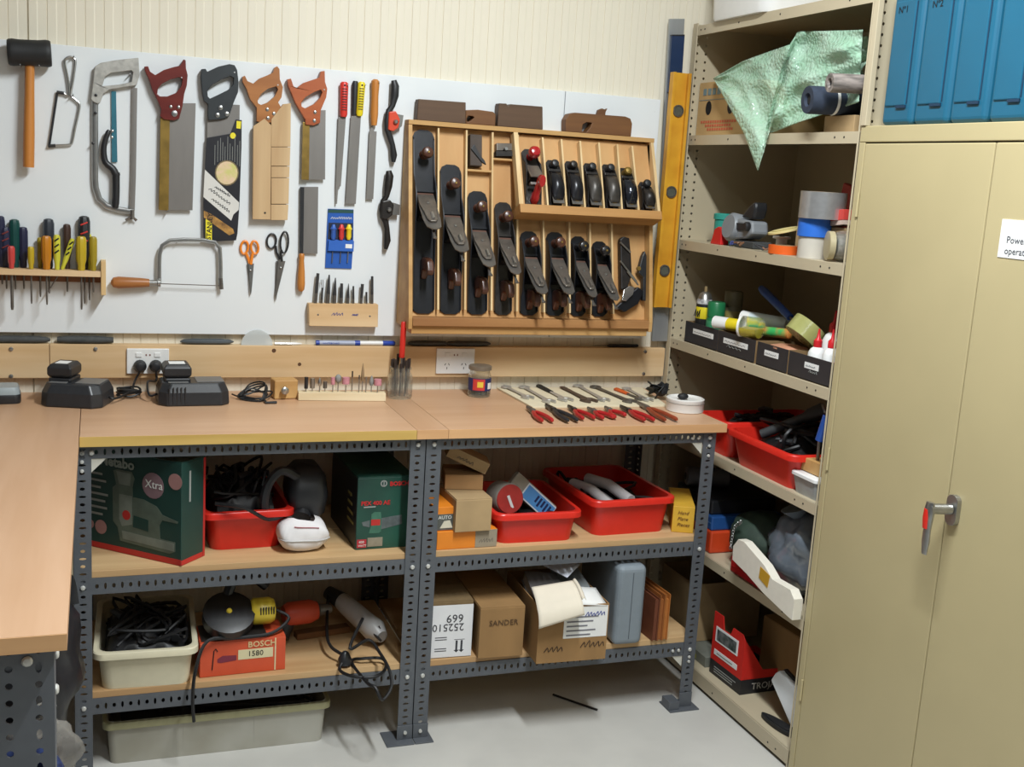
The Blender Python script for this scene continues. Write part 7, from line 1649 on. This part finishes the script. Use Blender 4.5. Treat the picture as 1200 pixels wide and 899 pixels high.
# --- compartment with boxes, foam and bag
z = ZT[5]; x = 1.86
B = SBox(1.862, 820, 858, 650, z, 0.28, 0.075); B.w = 0.26; B.M = Matrix.Translation((1.862, -0.13, z + 0.0004)) @ Matrix.Rotation(-PI / 2, 4, 'Z'); B.c = B.P(0.12, 0.14, 0)
t = T('plastic_case', 'orange plastic case at the bottom of the case stack', 'case', B.c, 'stacked cases'); link('shell', MB(B.M).span((0, 0, 0), (B.w, 0.26, 0.072)), M('case_orange', (214, 72, 34), 0.4, var=0.05), t, bev=0.006); link('latch', MB(B.M).span((0.1, -0.004, 0.03), (0.13, 0.0, 0.055)), black_pl, t)
t = T('plastic_case', 'blue plastic case lying on the orange one', 'case', B.P(0.12, 0.1, 0.073), 'stacked cases'); link('shell', MB(B.M).span((0.0, 0.004, 0.0725), (B.w - 0.01, 0.26, 0.118)), M('case_blue', (40, 86, 150), 0.4, var=0.06), t, bev=0.005); link('seam', MB(B.M).span((0.004, 0.003, 0.095), (B.w - 0.014, 0.0045, 0.098)), M('case_blue_pale', (90, 130, 180), 0.4), t)
t = T('plastic_case', 'black case lying on the blue one', 'case', B.P(0.12, 0.1, 0.119), 'stacked cases'); link('shell', MB(B.M).span((0.0, 0.01, 0.1185), (B.w - 0.03, 0.25, 0.165)), black_pl, t, bev=0.006); link('handle', MB(B.M).tube([(0.06, 0.0, 0.14), (0.10, -0.014, 0.14), (0.16, -0.014, 0.14), (0.20, 0.0, 0.14)], 0.005, 8), black_pl, t, smooth=True)
c = B.P(0.06, 0.05, 0.165 + 0.033); d = Vector((0.9, -0.3, 0)); lathe_thing('sanding_roll', 'grey cylinder lying on the black case', 'roll', c, [(0.026, -0.04), (0.031, -0.036), (0.031, 0.1), (0.026, 0.104)], M('dull_grey_cyl', (110, 110, 114), 0.5, var=0.1), (('end', [(0.012, -0.042), (0.012, -0.040)], ink),), 18, ax=d)
t, f = blob('canvas_bag', 'dark green bag with a steel chain on the shelf', 'bag', Vector((1.96, -0.53, z + 0.09)), (0.095, 0.12, 0.088), M('dark_green_cloth', (44, 62, 50), 0.7, var=0.3, scale=25, bump=0.2), 8, amp=0.07)
ch = smooth_path([atx(868, 612, 1.853), atx(861, 618, 1.85), atx(858, 630, 1.848), atx(856, 642, 1.847)], 4)
for i in range(0, len(ch), 1):
    p = ch[i]; o_ = [p + Vector((0.0 if i % 2 else 0.004 * math.cos(k), 0.004 * math.cos(k) if i % 2 else 0.0, 0.006 * math.sin(k))) for k in [2 * PI * j / 8 for j in range(8)]]
    link('chain_link', MB().tube(o_, 0.0013, 5, closed=True), steel, t, smooth=True)
# foam packing piece leaning along the shelf front
foam = M('white_foam', (228, 222, 208), 0.75, var=0.04, scale=50, bump=0.2)
A = [(859, 640), (865, 632), (872, 635), (896, 663), (905, 679), (926, 691), (932, 704), (938.5, 707), (937, 722), (932, 730), (922, 722), (893, 694), (874, 672), (858, 656)]
P7 = []
for a, b in A:
    q = atx(a, b, 1.808); q.y = max(q.y, -0.932); P7.append(q)
t = T('foam_packing', 'white foam packing strip with brown tape jutting over the shelf', 'foam', Vector((1.84, -0.75, z)))
link('strip', MB().prism(P7, (0.028, 0.0, 0.0)), foam, t, bev=0.003)
link('tape', MB().prism([atx(a, b, 1.8065) for a, b in ((891, 664), (902, 675), (899, 689), (889, 677))], (0.0012, 0, 0)), M('brown_tape', (198, 152, 48), 0.35, var=0.06), t)
gb = M('grey_polythene', (104, 112, 122), 0.2, var=0.25, scale=18, spec=0.7)
t, f = blob('plastic_bag', 'crumpled grey plastic bag sitting behind the foam strip', 'bag', Vector((1.95, -0.77, z + 0.125)), (0.085, 0.12, 0.125), gb, 5, 34, 22, 0.16)
link('neck', MB().lathe([(0.03, 0), (0.018, 0.015), (0.045, 0.045)], (1.93, -0.75, z + 0.215), (-0.3, 0.2, 1), 14), gb, t, smooth=True)
B = SBox(1.842, 853, 905, 672, z, 0.05, 0.05); B.w = 0.20
t = T('plastic_case', 'small red plastic case under the foam strip', 'case', B.c); link('shell', MB(B.M).span((0, 0.004, 0), (B.w, 0.045, 0.05)), M('case_red', (178, 34, 36), 0.35, var=0.06), t, bev=0.006); link('rib', MB(B.M).span((0.01, 0.0025, 0.018), (B.w - 0.01, 0.0045, 0.023)), M('case_red'), t)

# --- bottom shelf
z = ZT[6]
B = SBox(1.95, 812, 850, 770, z, 0.20, 0.10); B.M = Matrix.Translation((1.88, -0.20, z + 0.0004)) @ Matrix.Rotation(-PI / 2, 4, 'Z'); B.w = 0.20; B.h = 0.035; B.c = B.P(0.1, 0.1, 0)
t = carton('parts_box', 'flat grey and yellow box at the end of the bottom shelf', B, M('grey_green_card', (120, 122, 112), 0.6, var=0.15), False); face(B, 0.06, 0.14, 0.006, 0.02, M('print_lime', (150, 150, 60), 0.5), t)
Bc = SBox(1.95, 812, 850, 770, z, 0.20, 0.10); Bc.M = Matrix.Translation((1.885, -0.06, z + 0.037)) @ Matrix.Rotation(-PI / 2, 4, 'Z'); Bc.w = 0.22; Bc.d = 0.26; Bc.h = 0.20; Bc.c = Bc.P(0.1, 0.1, 0)
carton('open_carton', 'open tan carton on the flat box at the shelf end', Bc, card2, open_=True)
# red carton, cut low at the back
fl, fr = (831, 787), (866.5, 815)
a, b = atz(*fl, z), atz(*fr, z); u = (b - a).normalized(); v = Vector((-u.y, u.x, 0)); w = (b - a).length
if v.x < 0: v = -v
Mx = Matrix((u, v, Vector((0, 0, 1)))).transposed().to_4x4(); Mx.translation = a + Vector((0, 0, 0.0004))
class BB: pass
B = Base(fl, fr, z, 0.17, h=0.19); h = hz(a, 716) - z; B.h = h
rcd = M('bright_red_card', (206, 42, 34), 0.5, var=0.06); bcd = M('black_print_card', (34, 34, 38), 0.5, var=0.1)
t = T('display_carton', 'bright red and black open-topped display carton', 'box', B.c); d = B.d; w = B.w
mb = MB(B.M); k = 0.003
mb.prism([(0, 0, 0.048), (w, 0, 0.048), (w, 0, h * 0.86), (w * 0.92, 0, h * 0.93), (w * 0.62, 0, h * 0.93), (w * 0.55, 0, h * 0.80), (w * 0.34, 0, h * 0.80), (w * 0.28, 0, h * 1.0), (0, 0, h * 1.0)], (0, k, 0))
for x_ in (0, w - k): mb.prism([(x_, k, 0.048), (x_, d, 0.048), (x_, d, 0.07), (x_, d * 0.45, 0.075), (x_, d * 0.25, h * 0.6), (x_, k, h * 0.86)], (k, 0, 0))
mb.span((0, d - k, 0.048), (w, d, 0.07)); link('upper_card', mb, rcd, t)
mb = MB(B.M).span((0, 0, 0), (w, d, 0.004)); mb.span((0, 0, 0.004), (w, k, 0.0478)); mb.span((0, d - k, 0.004), (w, d, 0.0478)); mb.span((0, k, 0.004), (k, d - k, 0.0478)); mb.span((w - k, k, 0.004), (w, d - k, 0.0478)); link('base_card', mb, bcd, t)
l = face(B, w * 0.10, w * 0.82, h * 0.55, h * 0.79, paper, t, 'label'); face(B, w * 0.15, w * 0.77, h * 0.58, h * 0.755, M('label_dark', (44, 60, 54), 0.5, rgb2=(120, 120, 120), scale=50), t, 'label_panel', 0.0012); face(B, w * 0.10, w * 0.84, h * 0.335, h * 0.42, paper, t, 'label_strip')
mb = MB(B.M)
for q in range(3): mb.span((w * 0.15, -0.0014, 0.012 + 0.008 * q), (w * (0.75 + 0.1 * (q == 2)), -0.0008, 0.015 + 0.008 * q))
mb.span((w * 0.2, -0.0018, h * 0.37), (w * 0.7, -0.0012, h * 0.385)); link('fine_print', mb, ink_g, t)['kind'] = 'stuff'
text('TROJAN', B.P(w + 0.0012, 0.04, 0.014), B.v, (0, 0, 1), 0.03, M('print_pale', (190, 186, 180), 0.6), t)
link('red_wave', MB(B.M).prism([(w + 0.0004, 0.002, 0.05), (w + 0.0004, 0.10, 0.05), (w + 0.0004, 0.06, 0.075), (w + 0.0004, 0.02, 0.09)], (0.0006, 0, 0)), rcd, t)
p_ = B.P(w * 0.5, d + 0.02, 0)
Bk = Base((0, 0), (1, 1), z, 0.2, h=0.17); Bk.M = Matrix.Translation((2.015, -0.50, z + 0.0004)) @ Matrix.Rotation(-PI / 2 + 0.05, 4, 'Z'); Bk.w = 0.34; Bk.d = 0.24; Bk.h = 0.21; Bk.c = Bk.P(0.17, 0.13, 0)
carton('brown_box', 'plain brown carton standing behind the red display carton', Bk, card, True)
# white case and shoe
a, b = atz(905, 842, z), atz(932, 880, z)
t = T('white_case', 'white plastic panel leaning by the cupboard on the bottom shelf', 'panel', Vector((1.93, -0.84, z)))
P8 = [Vector((1.905, max(-0.928, atx(q[0], q[1], 1.905).y), max(z + 0.002, atx(q[0], q[1], 1.905).z))) for q in ((903, 797), (908, 789), (913, 786), (945, 822), (938, 872), (926, 850))]
link('panel', MB().prism(P8, (0.018, 0, 0)), M('cool_white', (232, 236, 240), 0.4, var=0.02), t, bev=0.004); link('backing', MB().prism([q + Vector((0.0185, 0, 0.004)) for q in P8], (0.012, 0, 0)), black_pl, t, bev=0.003)
t = T('rubber_sole', 'dark rubber sole lying flat on the bottom shelf', 'rubber', atz(912, 852, z))
c = atz(913, 853, z); ol = []
for q in range(24):
    a_ = 2 * PI * q / 24; l_ = 0.075 * math.cos(a_); s_ = (0.020 + 0.004 * math.cos(a_)) * math.sin(a_); ol.append(c + Vector((s_ + 0.15 * l_, -l_, 0.0006)))
link('sole', MB().prism(ol, (0, 0, 0.014)), black_rb, t, bev=0.002); link('tread', MB().prism([c + (q - c) * 0.8 + Vector((0, 0, 0.0145)) for q in ol], (0, 0, 0.002)), black_rb, t)

# --- blue cases above the cupboard
blu = M('teal_blue_plastic', (24, 92, 120), 0.42, var=0.06, scale=9)
cols = [(1031, 1067), (1068, 1109), (1110, 1154), (1155.5, 1202), (1203, 1250)]
for i, (a, b) in enumerate(cols):
    xf = 1.853; y0, y1 = ys_(a, 144, xf), ys_(b, 142, xf); wy = y0 - y1; H = 0.34; zc = CZ + 0.0006
    lab = ('blue plastic tool case numbered one standing by the cream post', 'blue plastic tool case numbered two', 'blue plastic tool case between the numbered two and the last pair', 'blue plastic tool case past a deep rounded gap', 'blue plastic tool case farthest from the cream post')[i]
    t = T('plastic_case', lab, 'case', Vector((xf + 0.15, (y0 + y1) / 2, zc)), 'blue cases on the cupboard')
    link('shell', MB().span((xf, y1 + 0.0006, zc), (xf + 0.36, y0 - 0.0006, zc + H)), blu, t, bev=0.014, seg=4)
    Mx = Matrix.Translation((xf, y0, zc)) @ Matrix.Rotation(-PI / 2, 4, 'Z'); g = 0.003
    link('panel', MB(Mx).span((wy * 0.12, -0.0035, 0.045), (wy * 0.78, 0.004, H - 0.05)), blu, t, bev=0.003)
    dk = M('case_shadow_blue', (18, 50, 76), 0.6)
    link('groove', MB(Mx).span((wy * 0.785, -0.0012, 0.05), (wy * 0.815, 0.001, H - 0.055)), dk, t)
    link('groove', MB(Mx).span((wy * 0.5, -0.0045, 0.040), (wy * 0.80, 0.001, 0.0465)), dk, t)
    if i < 2: text(('N\u00ba1', 'N\u00ba2')[i], (xf - 0.0042, y0 - wy * 0.24, zc + 0.262), (0, -1, 0), (0, 0, 1), 0.022, ink, t)
